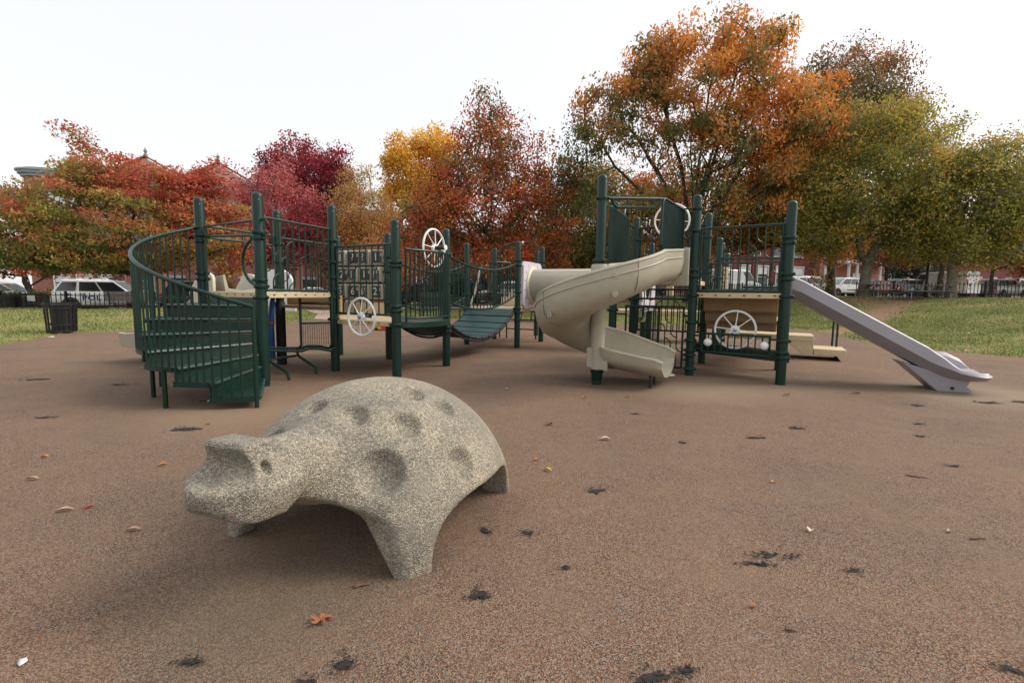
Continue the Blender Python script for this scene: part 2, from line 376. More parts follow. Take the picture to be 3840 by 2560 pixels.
class MB:
    """collects shapes; build() links them as ONE mesh object"""
    def __init__(s):
        s.v = []; s.f = []; s.mi = []; s.mats = []; s.cur = 0
    def use(s, m):
        if m not in s.mats: s.mats.append(m)
        s.cur = s.mats.index(m); return s
    def add(s, vs, fs):
        n = len(s.v)
        s.v.extend([tuple(p) for p in vs])
        for f in fs:
            s.f.append([i + n for i in f]); s.mi.append(s.cur)
        return s
    def box(s, c, size, rz=0.0):
        sx, sy, sz = [k / 2 for k in size]
        ca, sa = math.cos(rz), math.sin(rz)
        vs = []
        for dz in (-sz, sz):
            for dx, dy in ((-sx, -sy), (sx, -sy), (sx, sy), (-sx, sy)):
                vs.append((c[0] + dx * ca - dy * sa, c[1] + dx * sa + dy * ca, c[2] + dz))
        return s.add(vs, [(3, 2, 1, 0), (4, 5, 6, 7), (0, 1, 5, 4), (1, 2, 6, 5), (2, 3, 7, 6), (3, 0, 4, 7)])
    def prism(s, poly, z0, z1):
        n = len(poly)
        a = sum(poly[i][0] * poly[(i + 1) % n][1] - poly[(i + 1) % n][0] * poly[i][1] for i in range(n))
        if a < 0: poly = poly[::-1]
        vs = [(p[0], p[1], z0) for p in poly] + [(p[0], p[1], z1) for p in poly]
        fs = [tuple(range(n - 1, -1, -1)), tuple(range(n, 2 * n))] + [(i, (i + 1) % n, n + (i + 1) % n, n + i) for i in range(n)]
        return s.add(vs, fs)
    def extr(s, loop, vec):
        """extrude a planar 3D loop along vec"""
        n = len(loop); vec = Vector(vec)
        a = [Vector(p) for p in loop]; bb = [p + vec for p in a]
        nrm = Vector((0, 0, 0))
        for i in range(n):
            nrm += a[i].cross(a[(i + 1) % n])
        if nrm.dot(vec) > 0: a, bb = bb, a; 
        vs = a + bb
        # a faces away from b
        nn = Vector((0, 0, 0))
        for i in range(n): nn += a[i].cross(a[(i + 1) % n])
        out = nn.dot(a[0] - bb[0]) > 0
        f0 = tuple(range(n)) if out else tuple(range(n - 1, -1, -1))
        f1 = tuple(range(2 * n - 1, n - 1, -1)) if out else tuple(range(n, 2 * n))
        fs = [f0, f1]
        for i in range(n):
            j = (i + 1) % n
            fs.append((j, i, n + i, n + j) if out else (i, j, n + j, n + i))
        return s.add(vs, fs)
    def tube(s, pts, r, n=8, closed=False, cap=True):
        pts = [Vector(p) for p in pts]
        k = len(pts)
        rr = r if hasattr(r, '__len__') else [r] * k
        vs = []; prev = None
        for i in range(k):
            if closed: t = pts[(i + 1) % k] - pts[i - 1]
            elif i == 0: t = pts[1] - pts[0]
            elif i == k - 1: t = pts[-1] - pts[-2]
            else: t = (pts[i + 1] - pts[i]).normalized() + (pts[i] - pts[i - 1]).normalized()
            t = t.normalized() if t.length > 1e-9 else Vector((0, 0, 1))
            if prev is None:
                a = Vector((0, 0, 1)) if abs(t.z) < 0.9 else Vector((1, 0, 0))
                u = t.cross(a).normalized()
            else:
                u = prev - t * prev.dot(t)
                u = u.normalized() if u.length > 1e-6 else t.cross(Vector((0, 0, 1))).normalized()
            prev = u
            w = t.cross(u)
            for j in range(n):
                an = 2 * math.pi * j / n
                vs.append(pts[i] + (u * math.cos(an) + w * math.sin(an)) * rr[i])
        fs = []
        for i in range(k if closed else k - 1):
            i2 = (i + 1) % k
            for j in range(n):
                j2 = (j + 1) % n
                fs.append((i * n + j, i * n + j2, i2 * n + j2, i2 * n + j))
        if cap and not closed:
            fs.append(tuple(range(n - 1, -1, -1))); fs.append(tuple((k - 1) * n + j for j in range(n)))
        return s.add(vs, fs)
    def lathe(s, c, prof, n=20, axis=(0, 0, 1), cap=True):
        ax = Vector(axis).normalized()
        a = Vector((0, 0, 1)) if abs(ax.z) < 0.9 else Vector((1, 0, 0))
        u = ax.cross(a).normalized(); w = ax.cross(u); c = Vector(c)
        vs = []; k = len(prof)
        for (r, z) in prof:
            for j in range(n):
                an = 2 * math.pi * j / n
                vs.append(c + ax * z + (u * math.cos(an) + w * math.sin(an)) * r)
        fs = []
        for i in range(k - 1):
            for j in range(n):
                j2 = (j + 1) % n
                fs.append((i * n + j, i * n + j2, (i + 1) * n + j2, (i + 1) * n + j))
        if cap:
            fs.append(tuple(range(n - 1, -1, -1))); fs.append(tuple((k - 1) * n + j for j in range(n)))
        return s.add(vs, fs)
    def ball(s, c, r, n=16, m=10, sq=(1, 1, 1)):
        vs = []; fs = []
        for i in range(m + 1):
            th = math.pi * i / m
            for j in range(n):
                an = 2 * math.pi * j / n
                vs.append((c[0] + r * sq[0] * math.sin(th) * math.cos(an), c[1] + r * sq[1] * math.sin(th) * math.sin(an), c[2] + r * sq[2] * math.cos(th)))
        for i in range(m):
            for j in range(n):
                j2 = (j + 1) % n
                fs.append((i * n + j, (i + 1) * n + j, (i + 1) * n + j2, i * n + j2))
        return s.add(vs, fs)
    def grid(s, rows, wrap=False):
        """rows: list of equal-length lists of points"""
        k = len(rows); n = len(rows[0])
        vs = [p for r_ in rows for p in r_]
        fs = []
        for i in range(k - 1):
            for j in range(n if wrap else n - 1):
                j2 = (j + 1) % n
                fs.append((i * n + j, i * n + j2, (i + 1) * n + j2, (i + 1) * n + j))
        return s.add(vs, fs)
    def mesh(s, name, m=None, off=(0, 0, 0), angle=38):
        me = bpy.data.meshes.new(name)
        vs = s.v if off == (0, 0, 0) else [(p[0] - off[0], p[1] - off[1], p[2] - off[2]) for p in s.v]
        me.from_pydata([tuple(p) for p in vs], [], s.f)
        for mm in (s.mats or [m]): me.materials.append(mm)
        if len(s.mats) > 1: me.polygons.foreach_set('material_index', s.mi)
        me.polygons.foreach_set('use_smooth', [True] * len(me.polygons))
        me.update()
        if angle is not None: me.set_sharp_from_angle(angle=R(angle))
        return me
    def build(s, name, m=None, parent=None, angle=38, bevel=0.0):
        off = ORIGIN.get(parent, (0, 0, 0)) if parent else (0, 0, 0)
        o = link(name, s.mesh(name, m, off, angle), parent)
        if parent and parent in ORIGIN: ORIGIN[o] = off
        if bevel:
            b = o.modifiers.new('edge', 'BEVEL'); b.width = bevel; b.segments = 2; b.limit_method = 'ANGLE'; b.angle_limit = R(40)
        return o

def link(name, me, parent=None, loc=None, rot=None, scale=None):
    o = bpy.data.objects.new(name, me)
    COL.objects.link(o)
    if parent: o.parent = parent
    if loc is not None: o.location = loc
    if rot is not None:
        o.rotation_mode = 'QUATERNION' if len(rot) == 4 else 'XYZ'
        if len(rot) == 4: o.rotation_quaternion = rot
        else: o.rotation_euler = rot
    if scale is not None: o.scale = scale
    return o

def tag(o, label=None, cat=None, group=None, kind=None):
    if label: o['label'] = label
    if cat: o['category'] = cat
    if group: o['group'] = group
    if kind: o['kind'] = kind
    return o

def thing(name, label, cat, loc=(0, 0, 0), rz=0.0, group=None, worldspace=False):
    o = bpy.data.objects.new(name, None)
    o.empty_display_size = 0.2
    COL.objects.link(o)
    o.location = loc; o.rotation_euler = (0, 0, rz)
    if worldspace: ORIGIN[o] = tuple(loc)
    return tag(o, label, cat, group)

_rod = {}
def rod(name, p0, p1, r, m, parent, n=8):
    """a straight bar as an object of its own, sharing one unit mesh per material"""
    key = (m.name, n)
    if key not in _rod:
        _rod[key] = MB().tube([(0, 0, 0), (0, 0, 1)], 1.0, n).mesh('bar', m)
    off = Vector(ORIGIN.get(parent, (0, 0, 0)))
    p0 = Vector(p0); p1 = Vector(p1); d = p1 - p0
    q = Vector((0, 0, 1)).rotation_difference(d.normalized())
    return link(name, _rod[key], parent, p0 - off, (q.w, q.x, q.y, q.z), (r, r, d.length))

def arc(c, u, w, r, a0, a1, n=6):
    c = Vector(c); u = Vector(u); w = Vector(w)
    return [c + u * (r * math.cos(R(a0 + (a1 - a0) * i / n))) + w * (r * math.sin(R(a0 + (a1 - a0) * i / n))) for i in range(n + 1)]

_txt = {}
def text_mesh(s, size, depth, m, bold=0.0):
    key = (s, size, depth, m.name, bold)
    if key not in _txt:
        cu = bpy.data.curves.new('text', 'FONT')
        cu.body = s; cu.size = size; cu.extrude = depth; cu.align_x = 'CENTER'; cu.align_y = 'CENTER'; cu.resolution_u = 3; cu.offset = bold
        ob = bpy.data.objects.new('text', cu); COL.objects.link(ob)
        bpy.context.view_layer.update()
        dg = bpy.context.evaluated_depsgraph_get()
        me = bpy.data.meshes.new_from_object(ob.evaluated_get(dg))
        me.materials.clear(); me.materials.append(m)
        bpy.data.objects.remove(ob, do_unlink=True)
        _txt[key] = me
    return _txt[key]

def text(name, s, size, pos, normal, parent, m, depth=0.001, roll_up=(0, 0, 1), scale=(1, 1, 1), bold=0.0):
    off = Vector(ORIGIN.get(parent, (0, 0, 0)))
    n = Vector(normal).normalized(); u = Vector(roll_up); x = u.cross(n).normalized(); y = n.cross(x)
    mt = Matrix((x, y, n)).transposed()
    q = mt.to_quaternion()
    return link(name, text_mesh(s, size, depth, m, bold), parent, Vector(pos) - off, (q.w, q.x, q.y, q.z), scale)
# ------------------------------------------------------------------ ground
RUBBER = [(-16, -8), (-13.2, 2), (-11.6, 7.0), (-10.75, 10.0), (-11.3, 11.6), (-11.9, 12.7), (-11.2, 13.5), (-10.4, 14.3), (-9.4, 16.5), (-8.6, 18.6),
          (-7.9, 20.2), (-6.5, 21.3), (-4.0, 21.8), (-1.0, 21.9), (2.0, 20.6), (5.0, 19.6), (8.0, 18.9), (10.4, 18.0), (10.9, 16.4), (10.0, 14.4), (9.5, 12.5),
          (9.9, 11.0), (10.7, 9.7), (12.6, 6.5), (16, 2), (19, -8)]
_poly = np.array(RUBBER, float)
def poly_dist(X, Y):
    """distance outside the rubber area (negative inside)"""
    d = np.full(X.shape, 1e9); inside = np.zeros(X.shape, bool)
    n = len(_poly)
    for i in range(n):
        a = _poly[i]; b_ = _poly[(i + 1) % n]
        e = b_ - a
        t = np.clip(((X - a[0]) * e[0] + (Y - a[1]) * e[1]) / (e @ e), 0, 1)
        d = np.minimum(d, np.hypot(X - a[0] - t * e[0], Y - a[1] - t * e[1]))
        cond = (a[1] > Y) != (b_[1] > Y)
        with np.errstate(divide='ignore', invalid='ignore'):
            xi = (b_[0] - a[0]) * (Y - a[1]) / (b_[1] - a[1]) + a[0]
        inside ^= cond & (X < xi)
    return np.where(inside, -d, d)

PX = [-60, -26, -12, -5, 2, 9, 14, 40, 120]
PZ = [0.10, 0.22, 0.36, 0.42, 0.50, 0.95, 1.17, 1.30, 1.6]
TR0, TR1 = np.array([10.4, 16.0]), np.array([20.5, 25.0])      # trodden dirt path up the right bank
def smooth(t):
    t = np.clip(t, 0, 1); return t * t * (3 - 2 * t)
def seg_dist(X, Y, a, b_):
    e = b_ - a
    t = np.clip(((X - a[0]) * e[0] + (Y - a[1]) * e[1]) / (e @ e), 0, 1)
    return np.hypot(X - a[0] - t * e[0], Y - a[1] - t * e[1]), t
def terrain(X, Y):
    X = np.asarray(X, float); Y = np.asarray(Y, float)
    d = poly_dist(X, Y)
    zp = np.interp(X, PX, PZ)
    ramp_w = np.interp(X, [-14, -6, 4, 10, 14], [6.0, 9.0, 11.0, 11.5, 12.0])
    z = zp * smooth(d / ramp_w)
    s = (-0.29 * (X + 25) + 0.956 * (Y - 27.5))                       # metres beyond the near kerb line
    z = z - 0.36 * smooth((s + 8.5) / 4.0) * np.interp(X, [-12, 3], [1, 0])
    td, tt = seg_dist(X, Y, TR0, TR1)
    z = z - 0.22 * np.exp(-(td / 1.3) ** 2) * smooth(d / 2.0) * (1 - 0.5 * tt)
    z = z + np.where(d > 0, 0.03 * np.sin(X * 0.9 + 1.3) * np.sin(Y * 0.7) * smooth(d / 3), 0)
    return np.where(d > 0, z - 0.012, -0.04)
def tz(x, y):
    return float(terrain(np.array([x]), np.array([y]))[0])
def soil_mask(X, Y):
    td, tt = seg_dist(X, Y, TR0, TR1)
    m_ = np.exp(-(td / 0.95) ** 2) * 1.05
    d = poly_dist(X, Y)
    m_ = np.maximum(m_, 0.62 * np.exp(-(d / 0.35) ** 2))
    t2, _ = seg_dist(X, Y, np.array([17.5, 24.0]), np.array([40.0, 27.5]))
    m_ = np.maximum(m_, 0.85 * np.exp(-(t2 / 1.6) ** 2))               # bare leaf-strewn strip in front of the fence
    t3, _ = seg_dist(X, Y, np.array([9.5, 14.0]), np.array([10.8, 18.2]))
    m_ = np.maximum(m_, 0.7 * np.exp(-(t3 / 0.8) ** 2))
    return m_

def axis_coords(lo, a, b_, hi, fine, grow=1.22):
    c = list(np.arange(a, b_, fine)); s = fine; x = b_
    while x < hi: c.append(x); s *= grow; x += s
    c.append(hi); s = fine; x = a - fine
    while x > lo: c.append(x); s *= grow; x -= s
    c.append(lo)
    return np.array(sorted(c))
gx = axis_coords(-500, -24, 33, 500, 0.5); gy = axis_coords(-60, 5, 40, 900, 0.5)
GX, GY = np.meshgrid(gx, gy)
GZ = terrain(GX, GY)
nv = GX.size
me = bpy.data.meshes.new('ground')
idx = np.arange(nv).reshape(GX.shape)
q = np.stack([idx[:-1, :-1], idx[:-1, 1:], idx[1:, 1:], idx[1:, :-1]], -1).reshape(-1, 4)
me.from_pydata(np.stack([GX, GY, GZ], -1).reshape(-1, 3).tolist(), [], q.tolist())
me.polygons.foreach_set('use_smooth', [True] * len(me.polygons))
at = me.attributes.new('soil', 'FLOAT', 'POINT')
at.data.foreach_set('value', soil_mask(GX, GY).ravel().astype(np.float32))
me.materials.append(M['lawn'])
ground = link('lawn', me)
tag(ground, 'uneven autumn lawn with worn earth rising round the playground', kind='structure')

# the poured rubber sheet: the edge of the lawn creeps over it unevenly
bm = bmesh.new()
edge = []
rr = random.Random(3)
for i in range(len(RUBBER)):
    a = Vector(RUBBER[i]); b_ = Vector(RUBBER[(i + 1) % len(RUBBER)])
    k = max(2, int((b_ - a).length / 0.25))
    for j in range(k):
        p = a.lerp(b_, j / k)
        edge.append((p.x + rr.gauss(0, 0.045), p.y + rr.gauss(0, 0.045), 0.0))
f = bm.faces.new([bm.verts.new(p) for p in edge])
if f.normal.z < 0: f.normal_flip()
bmesh.ops.triangulate(bm, faces=bm.faces[:])
me = bpy.data.meshes.new('rubber_surface'); bm.to_mesh(me); bm.free()
me.materials.append(M['granules'])
rub = link('rubber_surface', me)
tag(rub, 'brown poured rubber playground surface with mixed granules', kind='structure')
bm = bmesh.new(); bm.from_mesh(me)
if sum(f_.normal.z for f_ in bm.faces) < 0: bmesh.ops.reverse_faces(bm, faces=bm.faces[:]); bm.to_mesh(me)
bm.free()

# strips that follow the terrain: pink path into the playground, pavement and road along the park edge
def strip(name, m, pts, width, label, dz=0.03, thick=0.0):
    rows = []
    pts = [Vector(p) for p in pts]
    dense = []
    for a, b_ in zip(pts[:-1], pts[1:]):
        k = max(1, int((b_ - a).length / 0.8))
        dense += [a.lerp(b_, j / k) for j in range(k)]
    dense.append(pts[-1])
    n_ = max(3, int(width / 0.5))
    for i, p in enumerate(dense):
        t = (dense[min(i + 1, len(dense) - 1)] - dense[max(i - 1, 0)]).normalized()
        nn = Vector((-t.y, t.x))
        row = []
        for j in range(n_ + 1):
            qq = p + nn * (0.5 - j / n_) * width
            row.append((qq.x, qq.y, max(0.004, tz(qq.x, qq.y) + dz)))
        rows.append(row)
    mb = MB().grid(rows)
    mb.f = [list(reversed(f_)) for f_ in mb.f]
    if mb.f:
        a, b_, c_ = [Vector(mb.v[k]) for k in mb.f[0][:3]]
        if (b_ - a).cross(c_ - a).z < 0: mb.f = [list(reversed(f_)) for f_ in mb.f]
    return tag(mb.build(name, m, angle=None), label, kind='structure')
def along(t, off):     # a point t metres along the street from its left end, off metres beyond the near kerb
    return Vector((-25 + t * 0.956 - off * 0.29, 27.5 + t * 0.29 + off * 0.956))
strip('path', M['path'], [(-6.6, 20.6), (-7.6, 23.5), (-10.0, 26.0)], 3.6, 'pink rubber path running from the playground to the gate')
strip('pavement', M['paving'], [along(-30, -3.6), along(75, -3.6)], 2.2, 'pale pavement beyond the park fence', 0.05)
strip('road', M['asphalt'], [along(-60, 3.2), along(130, 3.2)], 9.0, 'asphalt street with parked cars along the park', 0.03)
strip('pavement', M['paving'], [along(-60, 11.0), along(130, 11.0)], 5.0, 'pavement in front of the brick houses', 0.12)

# worn patches where the granules are gone and the black base shows
def patch(x, y, rx, ry, seed, ang=0.0):
    r_ = random.Random(seed)
    mb = MB()
    def blob(cx, cy, a, b_, n=13):
        ph = [r_.uniform(0, 6.28) for _ in range(3)]
        pts = []; zz = 0.00003 * len(mb.v)
        for i in range(n):
            t = 2 * math.pi * i / n
            k = 1 + 0.28 * math.sin(2 * t + ph[0]) + 0.22 * math.sin(3 * t + ph[1]) + 0.2 * math.sin(5 * t + ph[2])
            k *= r_.uniform(0.75, 1.15)
            lx, ly = a * k * math.cos(t), b_ * k * math.sin(t)
            pts.append((cx + lx * math.cos(ang) - ly * math.sin(ang), cy + lx * math.sin(ang) + ly * math.cos(ang), zz))
        n0 = len(mb.v); mb.add([(cx, cy, zz)] + pts, [(0, i + 1, (i + 1) % n + 1) for i in range(n)])
    rx, ry = rx * .72, ry * .72
    for _ in range(5):
        blob(r_.gauss(0, .30) * rx, r_.gauss(0, .3) * ry, rx * r_.uniform(.3, .6), ry * r_.uniform(.3, .6))
    for _ in range(26):
        t = r_.uniform(0, 6.28); d = abs(r_.gauss(0, .75)) + .45
        s_ = r_.uniform(0.03, 0.14)
        blob(rx * d * math.cos(t), ry * d * math.sin(t), rx * s_ + .002, rx * s_ * r_.uniform(.5, 1) + .002, 7)
    o = mb.build('worn_patch', M['worn'], angle=None)
    o.location = (x, y, 0.004)
    return tag(o, 'black worn patch in the brown rubber surface', kind='structure')
for i, (x, y, rx, ry, an) in enumerate([(-0.115, 1.806, 0.062, 0.04, .4), (-0.62, 1.36, 0.045, 0.03, 0), (-0.53, 1.435, 0.05, 0.035, .5), (0.46, 1.395, 0.085, 0.035, .2), (2.09, 3.99, 0.10, 0.06, 0),
        (-2.80, 4.04, 0.16, 0.09, .3), (0.53, 2.84, 0.085, 0.06, .3), (4.56, 5.30, 0.11, 0.07, 0), (5.52, 5.48, 0.2, 0.08, 0), (3.57, 4.09, 0.06, 0.05, 0), (1.40, 3.82, 0.05, 0.04, .2),
        (-0.117, 2.32, 0.045, 0.05, .4), (1.23, 2.12, 0.10, 0.022, .5), (1.12, 2.05, 0.09, 0.02, -.3), (1.52, 2.0, 0.045, 0.03, 0), (-1.02, 1.44, 0.05, 0.022, .6), (1.64, 1.45, 0.06, 0.035, -.6),
        (-6.2, 6.2, 0.2, 0.1, 0), (-4.3, 4.35, 0.11, 0.05, .1), (0.09, 2.30, 0.05, 0.04, 0), (5.98, 5.53, 0.14, 0.11, 0), (0.57, 1.43, 0.05, 0.022, 0), (-3.2, 5.1, 0.16, 0.06, .2),
        (3.2, 3.35, 0.09, 0.025, .2), (2.62, 4.3, 0.12, 0.05, 0), (3.9, 4.5, 0.07, 0.04, 0), (-4.9, 5.9, 0.14, 0.05, 0), (0.25, 2.0, 0.03, 0.02, 0), (1.25, 4.75, 0.07, 0.03, 0), (-0.35, 1.98, 0.03, 0.02, 0)]):
    patch(x, y, rx, ry, 100 + i, an)

# ------------------------------------------------------------------ grass blades (nobody could count them)
def blades(name, label, n, region, seed, hmin=0.03, hmax=0.075):
    r_ = np.random.default_rng(seed)
    x0, x1, y0, y1 = region
    X = r_.uniform(x0, x1, n * 3); Y = r_.uniform(y0, y1, n * 3)
    d = poly_dist(X, Y)
    sm = soil_mask(X, Y)
    # patchy growth
    pn = np.sin(X * 1.7 + 2 * np.sin(Y * 0.9)) * np.sin(Y * 1.3 + 1.5 * np.sin(X * 1.1)) * 0.5 + 0.5
    keep = (d > -0.06 * (0.5 + pn)) & (r_.random(n * 3) > sm * 1.05) & (r_.random(n * 3) < 0.45 + 0.55 * pn)
    X, Y, pn = X[keep][:n], Y[keep][:n], pn[keep][:n]
    n = len(X); Z = np.maximum(terrain(X, Y), -0.005)
    h = r_.uniform(hmin, hmax, n) * (0.7 + 0.5 * pn); w = r_.uniform(0.004, 0.009, n) * (1 + np.hypot(X, Y) / 18)
    a = r_.uniform(0, 2 * np.pi, n); ln = r_.uniform(0.2, 1.1, n); la = r_.uniform(0, 2 * np.pi, n)
    P0 = np.stack([X - np.cos(a) * w, Y - np.sin(a) * w, Z - 0.01], -1)
    P1 = np.stack([X + np.cos(a) * w, Y + np.sin(a) * w, Z - 0.01], -1)
    P2 = np.stack([X + np.cos(la) * h * ln, Y + np.sin(la) * h * ln, Z + h], -1)
    V = np.stack([P0, P1, P2], 1).reshape(-1, 3)
    t = np.clip(0.5 * pn + r_.normal(0.25, 0.22, n), 0, 1)[:, None]
    green = np.array([0.10, 0.185, 0.040]); olive = np.array([0.225, 0.25, 0.075]); straw = np.array([0.48, 0.40, 0.20])
    dry = (r_.random(n) < 0.30)[:, None]
    c = np.where(dry, straw * r_.uniform(0.7, 1.1, n)[:, None], olive + (green - olive) * t)
    tri_mesh(name, V, c, 3, M['grass'], label)

def tri_mesh(name, V, c, k, m, label=None, parent=None, kind='stuff'):
    n = len(c)
    me = bpy.data.meshes.new(name)
    me.vertices.add(len(V)); me.vertices.foreach_set('co', V.astype(np.float32).ravel())
    me.loops.add(n * k); me.loops.foreach_set('vertex_index', np.arange(n * k, dtype=np.int32))
    me.polygons.add(n); me.polygons.foreach_set('loop_start', np.arange(0, n * k, k, dtype=np.int32))
    me.polygons.foreach_set('loop_total', np.full(n, k, dtype=np.int32))
    me.update(calc_edges=True)
    at = me.attributes.new('tint', 'FLOAT_COLOR', 'POINT')
    cc = np.ones((n, k, 4), np.float32); cc[:, :, :3] = c[:, None, :]
    at.data.foreach_set('color', cc.ravel())
    me.materials.append(m)
    o = link(name, me, parent)
    if kind: o['kind'] = kind
    if label: o['label'] = label
    return o
blades('grass', 'short green and straw grass on the left bank', 70000, (-26, -7.5, 6, 24), 11)
blades('grass', 'short green and straw grass on the right bank', 170000, (9, 29, 6, 27), 12)
blades('grass', 'thin grass beyond the middle of the playground', 50000, (-9, 14, 17, 36), 13)
# ------------------------------------------------------------------ the concrete turtle (one cast piece, shaped as a distance field)
def surface_nets(F, org, h):
    nx, ny, nz = F.shape
    S = F < 0
    corners = [(i, j, k) for i in (0, 1) for j in (0, 1) for k in (0, 1)]
    sl = lambda A, c_: A[c_[0]:nx - 1 + c_[0], c_[1]:ny - 1 + c_[1], c_[2]:nz - 1 + c_[2]]
    cnt = np.zeros((nx - 1, ny - 1, nz - 1)); acc = np.zeros((nx - 1, ny - 1, nz - 1, 3))
    for a in range(8):
        for ax in range(3):
            ca = corners[a]
            if ca[ax]: continue
            cb = list(ca); cb[ax] = 1; cb = tuple(cb)
            fa, fb = sl(F, ca), sl(F, cb)
            cr = (fa < 0) != (fb < 0)
            t = np.where(cr, fa / np.where(cr, fa - fb, 1), 0)
            p = np.zeros(cr.shape + (3,))
            for q_ in range(3): p[..., q_] = ca[q_]
            p[..., ax] += t
            acc += p * cr[..., None]; cnt += cr
    act = cnt > 0
    ids = -np.ones(act.shape, int); ids[act] = np.arange(act.sum())
    base = np.stack(np.nonzero(act), -1)
    V = (base + acc[act] / cnt[act][:, None]) * h + np.array(org)
    faces = []
    for ax in range(3):
        o1, o2 = [k for k in range(3) if k != ax]
        if ax == 1: o1, o2 = o2, o1
        sa = [slice(None)] * 3; sb = [slice(None)] * 3
        sa[ax] = slice(0, -1); sb[ax] = slice(1, None)
        A, B_ = S[tuple(sa)], S[tuple(sb)]
        cr = A != B_
        I = np.stack(np.nonzero(cr), -1)
        ok = (I[:, o1] > 0) & (I[:, o2] > 0) & (I[:, o1] < F.shape[o1] - 1) & (I[:, o2] < F.shape[o2] - 1)
        I = I[ok]
        inside_first = A[I[:, 0], I[:, 1], I[:, 2]]
        q_ = []
        for d1, d2 in ((-1, -1), (0, -1), (0, 0), (-1, 0)):
            J = I.copy(); J[:, o1] += d1; J[:, o2] += d2
            q_.append(ids[J[:, 0], J[:, 1], J[:, 2]])
        q_ = np.stack(q_, -1)
        q_[~inside_first] = q_[~inside_first][:, ::-1]
        faces.append(q_)
    return V, np.concatenate(faces)

def poly_sdf(U, Z, P):
    P = np.array(P); d = np.full(U.shape, 1e9); s = np.ones(U.shape)
    n = len(P)
    for i in range(n):
        a = P[i]; b_ = P[i - 1]; e = b_ - a
        wx, wz = U - a[0], Z - a[1]
        t = np.clip((wx * e[0] + wz * e[1]) / (e @ e), 0, 1)
        d = np.minimum(d, (wx - e[0] * t) ** 2 + (wz - e[1] * t) ** 2)
        c1 = Z >= a[1]; c2 = Z < b_[1]; c3 = e[0] * wz > e[1] * wx
        s = np.where((c1 & c2 & c3) | (~c1 & ~c2 & ~c3), -s, s)
    return s * np.sqrt(d)
def smax(a, b_, k): 
    h_ = np.clip(0.5 - 0.5 * (b_ - a) / k, 0, 1); return b_ + (a - b_) * h_ + k * h_ * (1 - h_)
def smin(a, b_, k): return -smax(-a, -b_, k)
def ell(U, V_, Z, c_, r_):
    x, y, z_ = (U - c_[0]) / r_[0], (V_ - c_[1]) / r_[1], (Z - c_[2]) / r_[2]
    k0 = np.sqrt(x * x + y * y + z_ * z_) + 1e-9
    k1 = np.sqrt((x / r_[0]) ** 2 + (y / r_[1]) ** 2 + (z_ / r_[2]) ** 2) + 1e-9
    return k0 * (k0 - 1) / k1

h = 0.0095
us = np.arange(-0.92, 1.16, h); vs_ = np.arange(-0.86, 0.86, h); zs = np.arange(-0.05, 0.80, h)
U, V_, Z = np.meshgrid(us, vs_, zs, indexing='ij')
U2 = U + 0.012 * np.sin(5 * V_ + 2 * Z); V2 = V_ + 0.012 * np.sin(4 * U + 1)
D = ell(U2, V2, Z, (0, 0, 0), (0.765, 0.725, 0.725))
cav = ell(U, V_, Z, (0, 0, -0.02), (0.60, 0.56, 0.42))
a_side = (((np.abs(U) / 0.43) ** 3.2 + (np.maximum(Z, 0) / 0.255) ** 2.2) ** 0.42 - 1) * 0.22
a_front = smax(Z - 0.292, (np.abs(V_) - 0.445 + 0.62 * Z) * 0.85, 0.06)
a_back = np.where(U < 0, (np.sqrt((V_ / 0.40) ** 2 + (Z / 0.16) ** 2) - 1) * 0.16, 1)
a_front = np.where(U > -0.1, a_front, 1)
front = U - 0.55 - 0.22 * np.clip((Z - 0.22) / 0.2, 0, 1) ** 1.5
D = smax(D, front, 0.02)
D = smax(D, -a_side, 0.03); D = smax(D, -a_front, 0.022); D = smax(D, -a_back, 0.03); D = smax(D, -cav, 0.03)
# scooped dimples on the shell: u, v, z on the surface and radius
DENTS = [(0.488, 0.352, 0.424, 0.098), (0.272, 0.340, 0.580, 0.069), (0.370, 0.114, 0.618, 0.066), (0.162, 0.586, 0.389, 0.072), (-0.022, 0.392, 0.603, 0.052),
         (0.049, 0.236, 0.679, 0.062), (0.347, -0.129, 0.628, 0.052), (0.50, -0.25, 0.48, 0.06), (-0.1, -0.3, 0.64, 0.07), (-0.4, 0.2, 0.57, 0.06)]
for (u, v, z, r_) in DENTS:
    n = np.array([u / 0.765 ** 2, v / 0.725 ** 2, z / 0.725 ** 2]); n /= np.linalg.norm(n)
    R_ = r_ * 1.22
    c_ = np.array([u, v, z]) + n * (R_ - 0.052 * (r_ / 0.06) ** 0.7)
    D = smax(D, -(np.sqrt((U - c_[0]) ** 2 + (V_ - c_[1]) ** 2 + (Z - c_[2]) ** 2) - R_), 0.014)
# neck and head
t = np.clip(((U - 0.46) * 0.26 + (Z - 0.43) * 0.055) / (0.26 ** 2 + 0.055 ** 2), 0, 1)
cu, cz = 0.46 + 0.26 * t, 0.43 + 0.035 * t
neck = np.sqrt((U - cu) ** 2 + (V_ * 1.08) ** 2 + ((Z - cz) * 1.02) ** 2) - (0.175 - 0.035 * t)
D = smin(D, neck, 0.10)
prof = [(0.83, 0.634), (0.930, 0.638), (0.938, 0.622), (0.918, 0.582), (0.914, 0.552), (0.930, 0.522), (0.972, 0.500), (1.03, 0.489), (1.045, 0.474), (1.035, 0.428), (0.995, 0.388), (0.93, 0.366), (0.80, 0.350), (0.72, 0.43), (0.74, 0.575)]
d2 = poly_sdf(U, Z, prof)
hw = np.interp(Z, [0.35, 0.41, 0.47, 0.503, 0.535, 0.58, 0.635], [0.145, 0.172, 0.182, 0.165, 0.138, 0.112, 0.094])
plan = (np.sqrt((np.maximum(U - 0.80, 0) / 0.25) ** 2 + (V_ / 0.20) ** 2) - 1) * 0.19
head = smax(smax(d2, np.abs(V_) - hw, 0.008), plan, 0.012) - 0.005
D = smin(D, head, 0.022)
